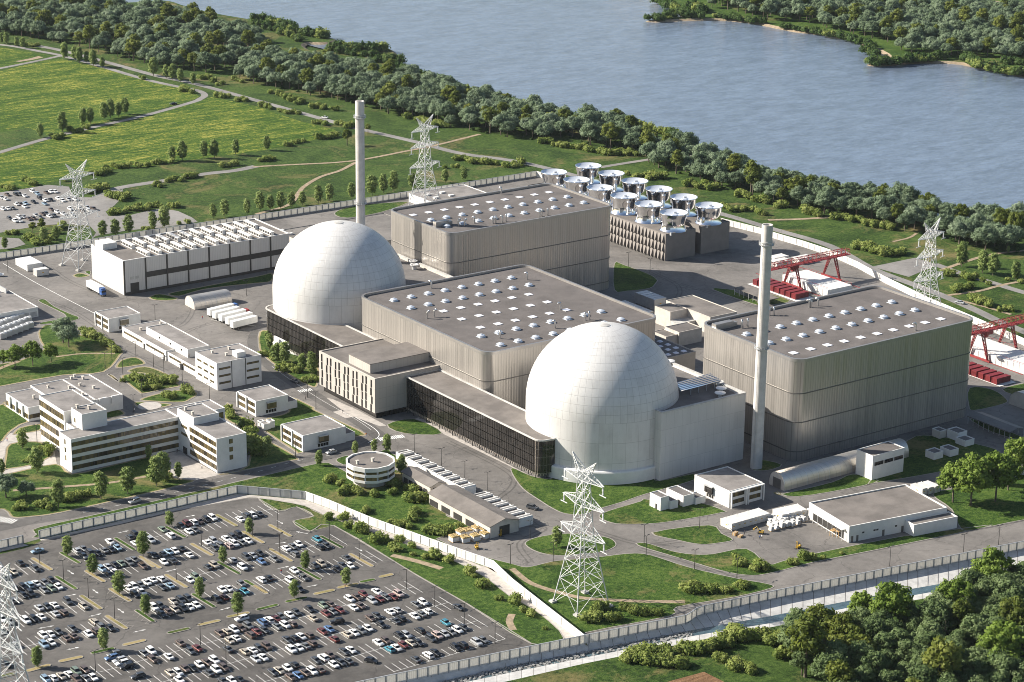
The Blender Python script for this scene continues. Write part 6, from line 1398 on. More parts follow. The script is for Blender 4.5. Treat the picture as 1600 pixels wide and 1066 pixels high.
# ------------------------------------------------------------------ people
def person_mesh(shirt, trousers, stride=.16):
    me = bpy.data.meshes.new('figure')
    V = [(0, 0, .95), (0, 0, 1.2), (0, 0, 1.42), (0, 0, 1.52), (0, .02, 1.66), (0, .02, 1.76), (.19, 0, 1.40), (.24, -.06, 1.14), (.22, .08, .88), (-.19, 0, 1.40), (-.24, .06, 1.14), (-.22, -.02, .88), (.1, 0, .88), (.12, stride*.6, .48), (.12, stride, .07), (.12, stride+.14, .03), (-.1, 0, .88), (-.12, -stride*.3, .48), (-.12, -stride*1.1, .09), (-.12, -stride*1.1+.14, .03)]
    E = [(0, 1), (1, 2), (2, 3), (3, 4), (4, 5), (2, 6), (6, 7), (7, 8), (2, 9), (9, 10), (10, 11), (0, 12), (12, 13), (13, 14), (14, 15), (0, 16), (16, 17), (17, 18), (18, 19)]
    rad = [.16, .15, .16, .06, .10, .075, .075, .05, .04, .075, .05, .04, .10, .07, .05, .04, .10, .07, .05, .04]
    me.from_pydata(V, E, []); o = bpy.data.objects.new('figure', me); COL.objects.link(o)
    md = o.modifiers.new('skin', 'SKIN'); o.modifiers.new('sub', 'SUBSURF').levels = 1
    sv = me.skin_vertices[0].data
    for i, r in enumerate(rad): sv[i].radius = (r, r)
    sv[0].use_root = True
    dg = bpy.context.evaluated_depsgraph_get(); m2 = bpy.data.meshes.new_from_object(o.evaluated_get(dg)); bpy.data.objects.remove(o)
    for m in (shirt, trousers, SKIN, HAIR): m2.materials.append(m)
    for p in m2.polygons:
        z = p.center.z; p.material_index = 2 if 1.5 < z < 1.70 else 3 if z >= 1.70 else 0 if z > .96 else (2 if abs(p.center.x) > .17 and z > .8 else 1)
    m2.name = 'figure'; return m2
SKIN = plain('skin', (.45, .27, .19), .6, 0, .05, 1); HAIR = plain('hair', (.04, .025, .018), .7, 0, .1, 1)
CL = {n_: plain('cloth_'+n_, c_, .85, 0, .08, 2) for n_, c_ in (('white', (.7, .7, .68)), ('dark', (.035, .038, .05)), ('red', (.45, .05, .04)), ('blue', (.07, .13, .3)), ('orange', (.65, .2, .03)))}
PM = {k: person_mesh(CL[k[0]], CL[k[1]]) for k in (('white', 'dark'), ('dark', 'dark'), ('red', 'blue'), ('blue', 'dark'), ('orange', 'blue'))}
PPL = [((1, 2, 1405, 675), ('blue', 'dark'), 'in blue top on the plaza footway before the glazed link'), ((1, 2, 1497, 725), ('dark', 'dark'), 'in dark clothes on the plaza footway before the glazed link'), ((1, 2, 1578, 752), ('red', 'blue'), 'in red top at the far end of the plaza footway'), ((1, 2, 1208, 572), ('white', 'dark'), 'in white top near the shaded grass triangle'), ((1, 2, 543, 450), ('dark', 'dark'), 'in dark clothes on the pale paving below the office block'), ((1, 2, 310, 365), ('dark', 'dark'), 'in dark clothes by the zebra crossing'), ((1, 2, 376, 685), ('white', 'dark'), 'in white top beside the silver hatchback on the road'), ((1, 2, 688, 595), ('orange', 'blue'), 'in orange top at the road bend'), ((0, 2, 45, 625), ('red', 'blue'), 'in red top on the curved footpath at the left edge'), ((0, 2, 1262, 795), ('white', 'dark'), 'in white top on the admin forecourt'), ((0, 2, 1108, 695), ('dark', 'dark'), 'in dark clothes near the admin entrance'), ((0, 2, 840, 440), ('white', 'dark'), 'in white top on the path behind the admin office'),
       ((2, 3, 1452, 150), ('dark', 'dark'), 'in dark clothes beside the timber crates'), ((2, 3, 1548, 178), ('blue', 'dark'), 'left of the pair on the pallet yard'), ((2, 3, 1560, 175), ('white', 'dark'), 'right of the pair on the pallet yard'), ((1, 3, 1568, 115), ('white', 'dark'), 'in white top at the gabled shed corner'), ((3, 3, 525, 190), ('red', 'blue'), 'in red top at the storage hall corner'), ((0, 1, 1265, 930), ('red', 'dark'), 'in red top by the parked trailers'), ((1, 3, 158, 392), ('red', 'blue'), 'in red top walking between parked cars'), ((1, 3, 273, 428), ('blue', 'dark'), 'in blue top walking between parked cars'), ((1, 3, 80, 245), ('dark', 'dark'), 'in dark clothes beside a car park island'), ((1, 3, 557, 485), ('red', 'blue'), 'in red top below the car park tree'), ((2, 2, 128, 820), ('white', 'dark'), 'in white top at the glazed corner by the right dome')]
for t, k, d in PPL:
    q = Q(*t); k = k if k in PM else ('red', 'blue'); put('person', PM[k], 'person '+d, 'person', 'people walking about the plant', q.x, q.y, .1, rnd.uniform(-3, 3))
# ------------------------------------------------------------------ foliage meshes: many small leaf faces grouped in clumps
def crown(name, mat, clumps, leaf, per, seed, core=True, flat=.75):
    """clumps: (x,y,z,rx,rz). Leaf faces lie on the clump surfaces, facing outward; a small leafy core fills each clump."""
    r = random.Random(seed); V, F, N, TI = [], [], [], []
    cz = sum(c[2] for c in clumps)/len(clumps)
    for (cx, cy, cz_, rx, rz) in clumps:
        tint = r.random()
        n = max(10, int(per*rx*rx))
        for k in range(n):
            u, th = r.uniform(-.75, 1), r.uniform(0, 6.283); s = math.sqrt(1-u*u); d = Vector((s*math.cos(th), s*math.sin(th), u))
            q = r.choice((r.uniform(.72, 1.05), r.uniform(.85, 1.25))); p = Vector((cx+d.x*rx*q, cy+d.y*rx*q, cz_+d.z*rz*q))
            nn = (d+Vector((r.gauss(0, .5), r.gauss(0, .5), r.gauss(0, .5)+.15))).normalized()
            a = nn.orthogonal().normalized(); a.rotate(Matrix.Rotation(r.uniform(0, 6.28), 3, nn)); b_ = nn.cross(a)
            l = leaf*r.uniform(.65, 1.35); w = l*flat; i = len(V)
            V += [p-a*l, p-b_*w+nn*l*.12, p+a*l, p+b_*w+nn*l*.12]; F.append((i, i+1, i+2, i+3))
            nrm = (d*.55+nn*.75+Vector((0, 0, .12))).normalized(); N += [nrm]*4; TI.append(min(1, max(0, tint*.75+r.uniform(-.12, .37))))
        if core:
            i = len(V); rings = 4; seg = 7
            for a in range(rings+1):
                ph = math.pi*a/rings
                for s_ in range(seg):
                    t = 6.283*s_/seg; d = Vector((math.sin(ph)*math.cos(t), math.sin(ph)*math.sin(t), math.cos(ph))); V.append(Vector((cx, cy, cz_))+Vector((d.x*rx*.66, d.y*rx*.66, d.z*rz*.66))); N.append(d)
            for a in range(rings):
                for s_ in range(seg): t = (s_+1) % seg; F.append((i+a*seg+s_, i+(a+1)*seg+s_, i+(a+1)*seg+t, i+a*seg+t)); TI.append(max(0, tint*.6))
    me = bpy.data.meshes.new(name); me.from_pydata([tuple(v) for v in V], [], F); me.materials.append(mat)
    me.polygons.foreach_set('use_smooth', [True]*len(F))
    at = me.attributes.new('tint', 'FLOAT', 'FACE'); at.data.foreach_set('value', TI)
    me.normals_split_custom_set_from_vertices([tuple(n) for n in N]); return me
def clumps_dome(r, n, R_, z0, z1, cr):
    """clump centres over a rounded crown"""
    o = []; tries = 0
    while len(o) < n and tries < 4000:
        tries += 1; u, th = r.uniform(-.35, 1), r.uniform(0, 6.283); s = math.sqrt(max(0, 1-u*u)); q = r.uniform(.62, .95)
        c = (R_*s*q*math.cos(th), R_*s*q*math.sin(th), (z0+z1)/2+(z1-z0)/2*u*q, cr*r.uniform(.7, 1.25), cr*r.uniform(.6, 1.0))
        if all((Vector(c[:3])-Vector(k[:3])).length > cr*.8 for k in o): o.append(c)
    return o+[(0, 0, (z0+z1)/2, R_*.55, (z1-z0)*.34)]
def trunk(name, h, r0, limbs, seed, R_):
    r = random.Random(seed); m = MB(); m.tube((0, 0, -.3), (r.uniform(-.2, .2), r.uniform(-.2, .2), h*.55), r0, r0*.7, k=7, cap=False)
    for k in range(limbs):
        a = 6.283*k/limbs+r.uniform(-.4, .4); z = h*r.uniform(.3, .5); m.tube((0, 0, z), (R_*.55*math.cos(a), R_*.55*math.sin(a), h*r.uniform(.6, .8)), r0*.5, r0*.18, k=5, cap=False)
    m.tube((0, 0, h*.5), (0, 0, h*.85), r0*.65, r0*.2, k=6, cap=False); return m.mesh(name, M['bark'], 60)
def oval(r, R_, h):
    o = []; z0 = h*.17
    for k in range(34):
        t = (k+.5)/34; z = z0+(h*.97-z0)*t; w = R_*(.45+.55*math.sin(min(1, t*1.9)*1.57))*(1-max(0, t-.45)**1.6*1.75); a = k*2.4+r.uniform(-.4, .4); q = r.uniform(.45, .85)
        o.append((w*q*math.cos(a), w*q*math.sin(a), z, r.uniform(.6, .95), r.uniform(.55, .85)))
    return o+[(0, 0, h*.45, R_*.6, h*.26)]
def tree_kit(kind, seed):
    r = random.Random(seed)
    if kind == 'willow': R_, h = r.uniform(4.3, 5.3), r.uniform(9.5, 12); c = crown('willow_crown', M['willow'], clumps_dome(r, 30, R_, h*.26, h, 1.75), .36, 26, seed); t = trunk('tree_trunk', h, .38, 5, seed, R_)
    elif kind == 'oak': R_, h = r.uniform(4.0, 5.0), r.uniform(12.5, 15.5); c = crown('oak_crown', M['oak'], clumps_dome(r, 24, R_, h*.26, h, 1.35), .42, 24, seed, True, .8); t = trunk('tree_trunk', h, .42, 5, seed, R_)
    elif kind == 'thicket': R_, h = r.uniform(4.2, 5.2), r.uniform(10, 13); c = crown('thicket_crown', M['thicket'], clumps_dome(r, 34, R_, h*.2, h, 1.35), .34, 34, seed); t = trunk('tree_trunk', h, .36, 5, seed, R_)
    elif kind == 'alley': R_, h = r.uniform(2.1, 2.6), r.uniform(7.4, 8.8); c = crown('alley_crown', M['alley'], oval(r, R_, h), .23, 62, seed); t = trunk('tree_trunk', h, .14, 4, seed, R_)
    elif kind == 'pine':
        h = 15; cl = []
        for k in range(11):
            z = 2.5+k*1.15; R2 = 3.1*(1-k/11.5)
            for j in range(max(3, int(8-k*.55))): a = 6.283*j/max(3, int(8-k*.55))+k; cl.append((R2*.65*math.cos(a), R2*.65*math.sin(a), z-.15*R2, .34*R2+.35, .45))
        R_ = 3; c = crown('spruce_crown', M['pine'], cl, .32, 30, seed, False); t = trunk('tree_trunk', h, .28, 0, seed, 1)
    elif kind == 'airy': R_, h = r.uniform(4.2, 5.2), r.uniform(11, 13.5); c = crown('loose_crown', M['fresh'], clumps_dome(r, 46, R_, h*.12, h, 1.15), .33, 36, seed, True); t = trunk('tree_trunk', h, .26, 7, seed, R_)
    return t, c, h, R_
KIT = {k: [tree_kit(k, 100*i+7*len(k)) for i in range(n)] for k, n in (('willow', 7), ('oak', 5), ('alley', 6), ('pine', 2), ('airy', 4), ('thicket', 6))}
def shrub_kit(mat, seed, n=9):
    r = random.Random(seed); cl = [(r.uniform(-.75, .75), r.uniform(-.75, .75), r.uniform(.45, 1.15), r.uniform(.42, .7), r.uniform(.4, .65)) for k in range(n)]+[(0, 0, .6, .85, .7)]
    return crown('shrub_leaves', M[mat], cl, .15, 95, seed)
SHR = [shrub_kit('shrub', 40+i) for i in range(5)]; BSH = [shrub_kit('bush', 60+i, 10) for i in range(4)]
STEM = MB().tube((0, 0, -.2), (.1, 0, .8), .07, .03, k=5).tube((0, 0, 0), (-.3, .2, .8), .05, .02, k=5).mesh('shrub_stem', M['bark'])
LMK = [((908, 945), 'the front pylon'), ((578, 735), 'the round office'), ((240, 690), 'the admin office'), ((940, 750), 'the right dome'), ((530, 500), 'the left dome'), ((1190, 730), 'the right chimney foot'), ((1380, 820), 'the storage hall'), ((1100, 880), 'the pallet yard'), ((1150, 990), 'the lower channel bank'), ((120, 410), 'the left pylon'), ((560, 310), 'the left chimney'), ((660, 290), 'the pylon behind the rear hall'), ((1460, 470), 'the pylon by the right hall'), ((1300, 390), 'the left red crane'), ((1560, 520), 'the right red crane'), ((1040, 340), 'the cooling fans'), ((60, 320), 'the far car park'), ((720, 900), 'the diagonal wall'), ((560, 850), 'the upper part of the shrub strip'), ((760, 240), 'the meadow fork'), ((400, 245), 'the meadow path'), ((330, 150), 'the lane bend'), ((100, 200), 'the middle field lane'), ((60, 90), 'the field corner'), ((250, 330), 'the pale hall roof'), ((60, 560), 'the upper left lawn'), ((40, 760), 'the lower left lawn'), ((250, 610), 'the admin courtyard'), ((450, 600), 'the office block'), ((600, 680), 'the road bend'), ((700, 780), 'the gabled sheds'), ((1560, 760), 'the right edge containers'), ((850, 230), 'the riverbank wood edge'), ((500, 170), 'the country lane car'), ((1150, 300), 'the wood behind the fans'), ((1500, 420), 'the wood at the right edge')]
CNT = {}
def lmk(p):
    x, y = proj(p); b = min(LMK, key=lambda t: (t[0][0]-x)**2+((t[0][1]-y)*1.6)**2); return b[1], math.hypot(b[0][0]-x, b[0][1]-y)
PLANTS = []                                       # labels are given once all plants of a kind stand
def plant(kind, p, hgt=None, rz=None):
    t, c, h, R_ = rnd.choice(KIT[kind]); s = (hgt/h) if hgt else rnd.uniform(.85, 1.15)
    nm = {'thicket': 'woodland_tree', 'willow': 'woodland_tree', 'oak': 'woodland_tree', 'alley': 'alley_tree', 'pine': 'spruce_tree', 'airy': 'loose_crowned_tree'}[kind]
    o = thing(nm, None, 'tree', (p[0], p[1], 0), rnd.uniform(0, 6.28), None); o.scale = (s*rnd.uniform(.92, 1.08), s*rnd.uniform(.92, 1.08), s)
    inst('trunk', t, o); inst('crown', c, o); PLANTS.append((o, kind)); return o
def shrub(p, hgt, kind='shrub'):
    s = hgt/1.6; o = inst('shrub', rnd.choice(SHR if kind == 'shrub' else BSH), None, (p[0], p[1], -.05), rnd.uniform(0, 6.28), (s*rnd.uniform(.9, 1.2), s*rnd.uniform(.9, 1.2), s)); o['category'] = 'shrub'
    inst('stem', STEM, o); PLANTS.append((o, 'shrub' if kind == 'shrub' else 'bush')); return o
# single trees: base pixel and top pixel
def tp(c, r, s, kind='alley'):
    for it in s.split():
        x, y, t = map(float, it.split(',')); b = T(c, r, x, y); tt = T(c, r, x, t)
        p = W(*b); plant(kind, p, max(3.5, height(b, tt)))
for ox, oy, s in ((0, 820, '705,330,115 967,520,310 1242,725,487 1517,945,730'), (200, 770, '435,355,190 157,660,410 1263,430,262 990,740,562'), (200, 906, '748,190,-20 1140,370,135'), (400, 790, '515,670,475 398,965,775 940,830,650'), (0, 906, '1080,735,508 390,915,695')):
    for it in s.split():
        x, y, t = map(float, it.split(',')); b = (ox+x*S6, oy+y*S6); plant('alley', W(*b), height(b, (ox+x*S6, oy+t*S6)))
tp(0, 2, '142,670,545 232,820,665 630,985,815 800,950,785 980,905,715 1020,870,690 930,740,645 1115,855,755 365,1035,865 10,830,735')
tp(1, 2, '395,775,680 620,705,622 740,690,610 820,690,580 910,835,710 70,710,590 180,140,0 130,130,10 85,50,-50 350,210,65 290,190,75'); tp(1, 1, '75,1075,1000'); tp(2, 3, '280,225,95')
tp(0, 1, '643,415,310 722,410,300 805,395,275 955,365,255 1030,360,220 1333,300,205 1405,290,178 1545,275,175 275,450,350 350,440,345 30,490,415'); tp(1, 1, '25,250,130 90,245,150 155,240,130 222,230,130 290,215,128 390,205,90 460,190,80 598,175,75 725,155,25 795,140,20 862,130,0 975,110,10 1183,75,-10 1300,60,-20')
tp(0, 0, '252,860,770 390,825,700 520,780,675 565,775,672 650,750,640 690,740,620 740,730,640 782,715,612 1075,1005,915 1140,1005,880 1275,990,880 1340,990,870 1473,970,870 405,370,265 470,380,290 497,395,295 543,395,320 583,415,310 640,425,355 960,475,360 1040,490,405 1080,500,400 1128,515,428 1207,530,455 10,270,205 40,280,205 105,290,230 143,300,235')
tp(1, 0, '68,940,850'); tp(3, 1, '1210,600,445 1340,640,495 1405,655,515 1545,690,565 1500,515,470')
tp(1, 0, '570,910,810 700,835,775', 'oak'); tp(0, 2, '37,975,840 165,970,880', 'willow'); tp(0, 1, '395,1075,925 430,1100,970', 'willow'); tp(0, 1, '205,390,320 262,385,300', 'oak')
tp(3, 2, '1155,1005,755 1420,1000,700 1500,930,720 1570,860,600', 'airy'); tp(3, 2, '1265,1030,705', 'airy'); tp(0, 2, '205,150,-5 95,170,20 320,130,10', 'airy'); tp(0, 2, '20,160,55', 'airy')
# shrubs: runs between two points (x1,y1,x2,y2,n,height)
def sh(c, r, s, kind='shrub'):
    for it in s.split():
        v = list(map(float, it.split(',')))
        if len(v) == 3: v = [v[0], v[1], v[0], v[1], 1, v[2]]
        x1, y1, x2, y2, n, hh = v; n = int(n)
        for k in range(n):
            t = (k+.5)/n; p = Q(c, r, x1+(x2-x1)*t+rnd.uniform(-8, 8)*(n > 1), y1+(y2-y1)*t+rnd.uniform(-10, 10)*(n > 1)); shrub(p, hh*rnd.uniform(.8, 1.2), kind)
sh(0, 0, '430,830,570,805,5,3.5 315,865,400,860,4,3.2 890,497,2.8 1110,560,1200,580,4,3.4 1240,485,1335,510,5,3.4 1350,530,1395,540,2,3 1460,490,1510,520,4,3 1350,605,1440,610,4,3.2 1470,625,1545,640,4,3.2 165,285,240,290,4,3 640,1055,1090,1025,12,3 1370,1055,1500,1035,3,3.4')
sh(1, 0, '75,580,105,585,2,3.2 130,600,300,655,7,3.6 340,665,440,685,5,3.6 490,692,3.4 10,670,95,675,4,3.4 130,690,280,722,5,3 350,765,450,775,4,3 490,780,620,800,6,3.6 380,865,510,850,6,3.6 160,910,310,885,5,2.8 20,1015,120,1000,5,3 1000,760,1200,800,9,3.8 1230,1000,1510,1030,10,3.8 1170,1052,1310,1055,4,2.8 1560,1045,4.2 950,740,4')
sh(2, 0, '170,890,340,925,8,3.4 370,930,500,945,5,3.4 530,960,790,975,10,3.6 0,1040,70,1030,4,3.6')
sh(2, 1, '760,40,970,55,8,4 1070,90,1290,120,8,3.6 1400,155,1595,205,8,3.8 1300,230,1380,255,3,3 1400,245,1595,270,7,3 720,25,3.6')
sh(3, 1, '50,225,90,228,2,4 215,250,260,265,2,4.4 290,275,330,285,2,3.6 400,300,490,305,4,3.4 515,315,770,370,11,3.6 535,480,740,525,13,4.2 780,520,850,520,3,3.4 1100,650,1165,655,3,3 1215,670,1305,680,6,3.2 1340,692,2.4 1380,712,2 1140,755,1270,735,6,3 1265,800,1400,850,10,3.4 1450,875,1540,870,4,2.6 1500,685,2.6 1580,700,3')
sh(0, 1, '150,70,235,95,5,3.2 15,115,90,115,4,2.6 400,65,3 530,145,670,105,8,3.8 555,25,690,15,6,3.2 685,160,790,185,8,3.8 680,270,745,265,4,3.2 770,255,1010,225,11,3.2 1050,225,1130,220,4,3 955,90,1010,95,3,2.8 1045,70,1235,45,8,3 1120,335,2.6 1172,328,2.6 890,375,955,368,4,2 45,390,115,400,4,2.6 165,410,240,475,6,3 300,455,400,340,8,3 520,1020,610,1050,6,3.4 640,1065,2.6')
sh(0, 2, '660,25,745,70,5,3 840,250,1095,260,10,3.4 880,290,1010,285,4,2.8 1030,345,1095,345,4,3 1150,310,1195,330,4,3.2 230,700,315,690,5,3.4 150,760,190,755,3,1.8 100,1045,150,1050,4,2.6 220,1020,320,1045,5,2.6 390,1005,535,960,7,2.8 1040,885,1060,830,2,2.2 1420,430,1440,490,3,3 1535,545,1590,720,10,4.6 770,250,2')
sh(1, 2, '35,85,115,110,4,2.6 145,165,225,190,5,2.8 255,195,2.6 300,245,385,250,5,2.6 440,880,480,880,2,3.2 525,900,2.6 540,945,650,950,5,3 740,965,3 650,955,2.4 830,905,900,905,3,2.8 850,955,2.6 930,930,990,940,2,2.8 945,990,1060,1000,6,3.2 690,1060,2.6 20,660,60,720,3,3')
sh(1, 3, '460,50,3 545,55,2.6 580,100,3 640,125,3.2 675,130,3 760,190,3 810,190,2.6 870,245,2.8 905,190,2.8 975,225,3 980,278,2 1060,295,2 1130,290,3 1165,305,2.6 1205,318,2.8 1325,390,3 1365,415,1.8 1400,480,3.2 1435,470,3 1520,555,2.4 840,80,960,105,5,2.6 990,60,3 1075,140,1200,140,7,3.2 1270,105,2.6 690,15,2.4 995,20,3')
sh(2, 3, '20,575,3 70,625,2.6 120,655,2.8 210,740,1.6 480,690,560,620,6,3.2 600,690,650,680,2,3 690,620,810,640,5,3 830,645,910,640,4,2.2 1080,500,1150,510,3,3.2 1160,510,1280,495,5,3 1300,505,1380,505,4,2.2 1400,480,1460,470,3,2.6 1400,340,1440,350,3,3 1510,365,1570,360,3,3 1400,300,2.6')
sh(2, 3, '700,930,1000,960,13,3.4 740,900,980,900,8,3.4 1040,960,1090,970,3,3.2 1080,880,1260,870,9,3.6 1290,930,1330,940,3,3 1380,980,1440,970,3,3 1480,1000,1520,1010,2,3 1340,800,1420,790,4,4.4 1470,800,1597,790,7,3.4 1290,860,1360,840,3,3')
sh(3, 3, '140,325,175,320,2,2.4 205,290,275,300,4,3 345,300,1.8 460,268,1.6 10,830,120,800,5,3.6 60,930,140,900,4,3.6 150,800,210,790,2,4')
# ------------------------------------------------------------------ woods
def scatter(poly, sp, seed):
    r = random.Random(seed); xs = [p[0] for p in poly]; ys = [p[1] for p in poly]; out = []; g = {}
    n = int((max(xs)-min(xs))*(max(ys)-min(ys))/(sp*sp)*3.2)
    for k in range(n):
        p = (r.uniform(min(xs), max(xs)), r.uniform(min(ys), max(ys)))
        if not inside(p, poly): continue
        c = (int(p[0]//sp), int(p[1]//sp))
        if any((p[0]-q[0])**2+(p[1]-q[1])**2 < sp*sp for a in (-1, 0, 1) for b in (-1, 0, 1) for q in g.get((c[0]+a, c[1]+b), ())): continue
        g.setdefault(c, []).append(p); out.append(p)
    return out
def pick(r, po=.17, pp=.015): x = r.random(); return 'pine' if x < pp else 'oak' if x < pp+po else 'willow'
WOODS = {'belt': wp([(368, 124), (400, 132), (428, 136), (459, 143), (514, 157), (552, 163), (584, 172), (624, 183), (677, 188), (700, 197), (759, 209), (795, 215), (836, 219), (891, 216), (920, 228), (950, 233), (992, 240), (1000, 224), (975, 199), (935, 197), (900, 195), (830, 176), (780, 163), (700, 144), (645, 129), (600, 121), (560, 115), (520, 107), (470, 99), (410, 89), (372, 100)]),
         'belt2': wp([(1003, 260), (1040, 268), (1090, 282), (1135, 297), (1180, 309), (1242, 327), (1290, 335), (1331, 341), (1410, 362), (1436, 367), (1490, 380), (1527, 389), (1559, 394), (1592, 395), (1602, 380), (1590, 352), (1500, 348), (1400, 323), (1300, 304), (1200, 279), (1110, 250), (1060, 233), (1012, 228)]),
         'farwood': wp([(-160, 46), (0, 50), (20, 56), (50, 60), (85, 67), (130, 75), (165, 85), (200, 96), (240, 105), (290, 111), (330, 115), (352, 108), (390, 90), (408, 70), (375, 54), (325, 38), (270, 27), (225, 24), (180, 22), (140, 18), (60, -2), (-160, -30)]),
         'opposite': wp([(1085, -8), (1112, 12), (1130, 18), (1187, 28), (1212, 34), (1260, 36), (1292, 45), (1330, 53), (1362, 61), (1392, 68), (1405, 82), (1432, 85), (1472, 90), (1520, 91), (1560, 93), (1620, 96), (1760, 110), (1760, 20), (1600, 22), (1545, 17), (1525, 8), (1520, -6), (1500, -60), (1300, -60), (1100, -40)]),
         'corner': wp([(1212, 1030), (1250, 1000), (1300, 985), (1350, 978), (1400, 972), (1450, 964), (1500, 952), (1560, 930), (1600, 912), (1760, 880), (1800, 1230), (1300, 1230), (1290, 1085), (1262, 1062)])}
STUFF = []; FR = random.Random(3)
cand = []
for w, sp in (('belt', 6.6), ('belt2', 6.4), ('farwood', 7.4), ('opposite', 7.4), ('corner', 5.6)):
    for p in scatter(WOODS[w], sp, len(w)): cand.append((proj((p[0], p[1], 0))[1], w, p))
cand.sort(key=lambda t: -t[0])
def clear_of_shore(p): return True
N_IND = 268
for i, (y, w, p) in enumerate(cand):
    k = pick(FR, .17 if w != 'corner' else .12)
    if w == 'corner' and k == 'willow': k = 'thicket'
    if i < N_IND: plant(k, p, FR.uniform(8, 13.2) if k in ('willow', 'thicket') else FR.uniform(11.5, 16.5))['wood'] = w
    else: STUFF.append((p, k, FR.uniform(.72, 1.2)))
# big loose trees and the brownish one at the corner wood
for px, t, k in (((1548, 935), 858, 'airy'), ((1258, 1058), 965, 'oak'), ((1390, 985), 912, 'airy'), ((1490, 968), 905, 'airy'), ((1470, 1085), 1000, 'oak'), ((1568, 1062), 970, 'airy'), ((1345, 975), 925, 'airy')):
    plant(k, W(*px), height(px, (px[0], t)))
# shore bushes, far shrubs: one mass each
def gn_scatter(name, pts, protos, label, cat, kindmap):
    me = bpy.data.meshes.new(name); me.from_pydata([(p[0], p[1], p[2] if len(p) > 2 else 0) for p, k, s in pts], [], [])
    for nme, ty, vals in (('pick', 'INT', [kindmap(k) for p, k, s in pts]), ('size', 'FLOAT', [s for p, k, s in pts]), ('turn', 'FLOAT', [FR.uniform(0, 6.28) for _ in pts])):
        a = me.attributes.new(nme, ty, 'POINT'); a.data.foreach_set('value', vals)
    o = inst(name, me); pc = bpy.data.collections.new(name+'_kinds')
    for i, ob in enumerate(protos): pc.objects.link(ob)
    ng = bpy.data.node_groups.new(name, 'GeometryNodeTree'); ng.interface.new_socket('Geometry', in_out='INPUT', socket_type='NodeSocketGeometry'); ng.interface.new_socket('Geometry', in_out='OUTPUT', socket_type='NodeSocketGeometry')
    nd, lk = ng.nodes, ng.links; gi, go = nd.new('NodeGroupInput'), nd.new('NodeGroupOutput'); ip = nd.new('GeometryNodeInstanceOnPoints'); ci = nd.new('GeometryNodeCollectionInfo'); mp = nd.new('GeometryNodeMeshToPoints')
    ci.inputs['Collection'].default_value = pc; ci.inputs['Separate Children'].default_value = True; ci.inputs['Reset Children'].default_value = True; ci.transform_space = 'ORIGINAL'
    lk.new(gi.outputs[0], mp.inputs['Mesh']); lk.new(mp.outputs['Points'], ip.inputs['Points']); lk.new(ci.outputs[0], ip.inputs['Instance']); ip.inputs['Pick Instance'].default_value = True
    def attr(n, t): x = nd.new('GeometryNodeInputNamedAttribute'); x.data_type = t; x.inputs['Name'].default_value = n; return x.outputs[0]
    lk.new(attr('pick', 'INT'), ip.inputs['Instance Index'])
    cx = nd.new('ShaderNodeCombineXYZ'); lk.new(attr('turn', 'FLOAT'), cx.inputs['Z']); lk.new(cx.outputs[0], ip.inputs['Rotation'])
    cs = nd.new('ShaderNodeCombineXYZ'); sa = attr('size', 'FLOAT')
    for k in 'XYZ': lk.new(sa, cs.inputs[k])
    lk.new(cs.outputs[0], ip.inputs['Scale']); lk.new(ip.outputs[0], go.inputs[0])
    md = o.modifiers.new('scatter', 'NODES'); md.node_group = ng
    return tag(o, label, cat, None, 'stuff')
def proto(i, name, parts):
    m = MB()
    mats = []; base = 0
    o = bpy.data.objects.new(f'{i:02d}_{name}', None); return o
def joined(name, t, c):
    """trunk and crown in one mesh, for the far mass only"""
    me = bpy.data.meshes.new(name); bm = bmesh.new(); bm.from_mesh(c); n = len(bm.faces); bm.from_mesh(t); bm.faces.ensure_lookup_table()
    for f in bm.faces[n:]: f.material_index = 1
    bm.to_mesh(me); bm.free(); me.materials.append(c.materials[0]); me.materials.append(t.materials[0]); return me
PR = []; IDX = {}
for k in ('willow', 'oak', 'pine'):
    for t, c, h, R_ in KIT[k][:4]:
        IDX.setdefault(k, []).append(len(PR)); PR.append(bpy.data.objects.new(f'{len(PR):02d}_tree', joined('wood_tree', t, c)))
gn_scatter('riverside_wood', STUFF, PR, 'dense grey-green woodland along the river and on the far bank', 'wood', lambda k: FR.choice(IDX[k]))
SB = []
def shore_run(px, n, s, off=0.0):
    L = wp(px); pts = along(L, max(1.0, sum(math.hypot(L[i+1][0]-L[i][0], L[i+1][1]-L[i][1]) for i in range(len(L)-1))/n))
    for p, d, i, t in pts: SB.append(((p.x+FR.uniform(-3, 3), p.y+FR.uniform(-3, 3), -.2), 'b', s*FR.uniform(.7, 1.3)))
shore_run([(400, 34), (430, 40), (455, 48), (480, 56), (515, 62)], 34, 3.6); shore_run([(400, 40), (440, 52), (470, 64)], 16, 3.0); shore_run([(515, 79), (560, 80), (600, 80)], 26, 3.6); shore_run([(590, 96), (612, 98), (625, 100)], 10, 3.2); shore_run([(530, 84), (590, 88)], 10, 3); shore_run([(970, 190), (1000, 199), (1030, 207)], 12, 2.6); shore_run([(1032, 207), (1058, 216)], 8, 3)
shore_run([(1012, 31), (1030, 31), (1055, 26)], 14, 3.2); shore_run([(1020, 2), (1050, 14), (1075, 28), (1100, 29)], 26, 3.6); shore_run([(1075, 12), (1105, 20)], 12, 3.6); shore_run([(1120, 28), (1150, 30), (1190, 37)], 14, 2.8); shore_run([(1225, 44), (1280, 52)], 18, 2.6); shore_run([(1285, 54), (1340, 66), (1365, 76)], 26, 3.0); shore_run([(1352, 82), (1376, 88)], 12, 3); shore_run([(1355, 99), (1372, 102), (1420, 97), (1470, 93)], 34, 3.2); shore_run([(1505, 93), (1530, 106), (1570, 115), (1620, 120)], 30, 3.4); shore_run([(1560, 98), (1600, 103)], 10, 3)
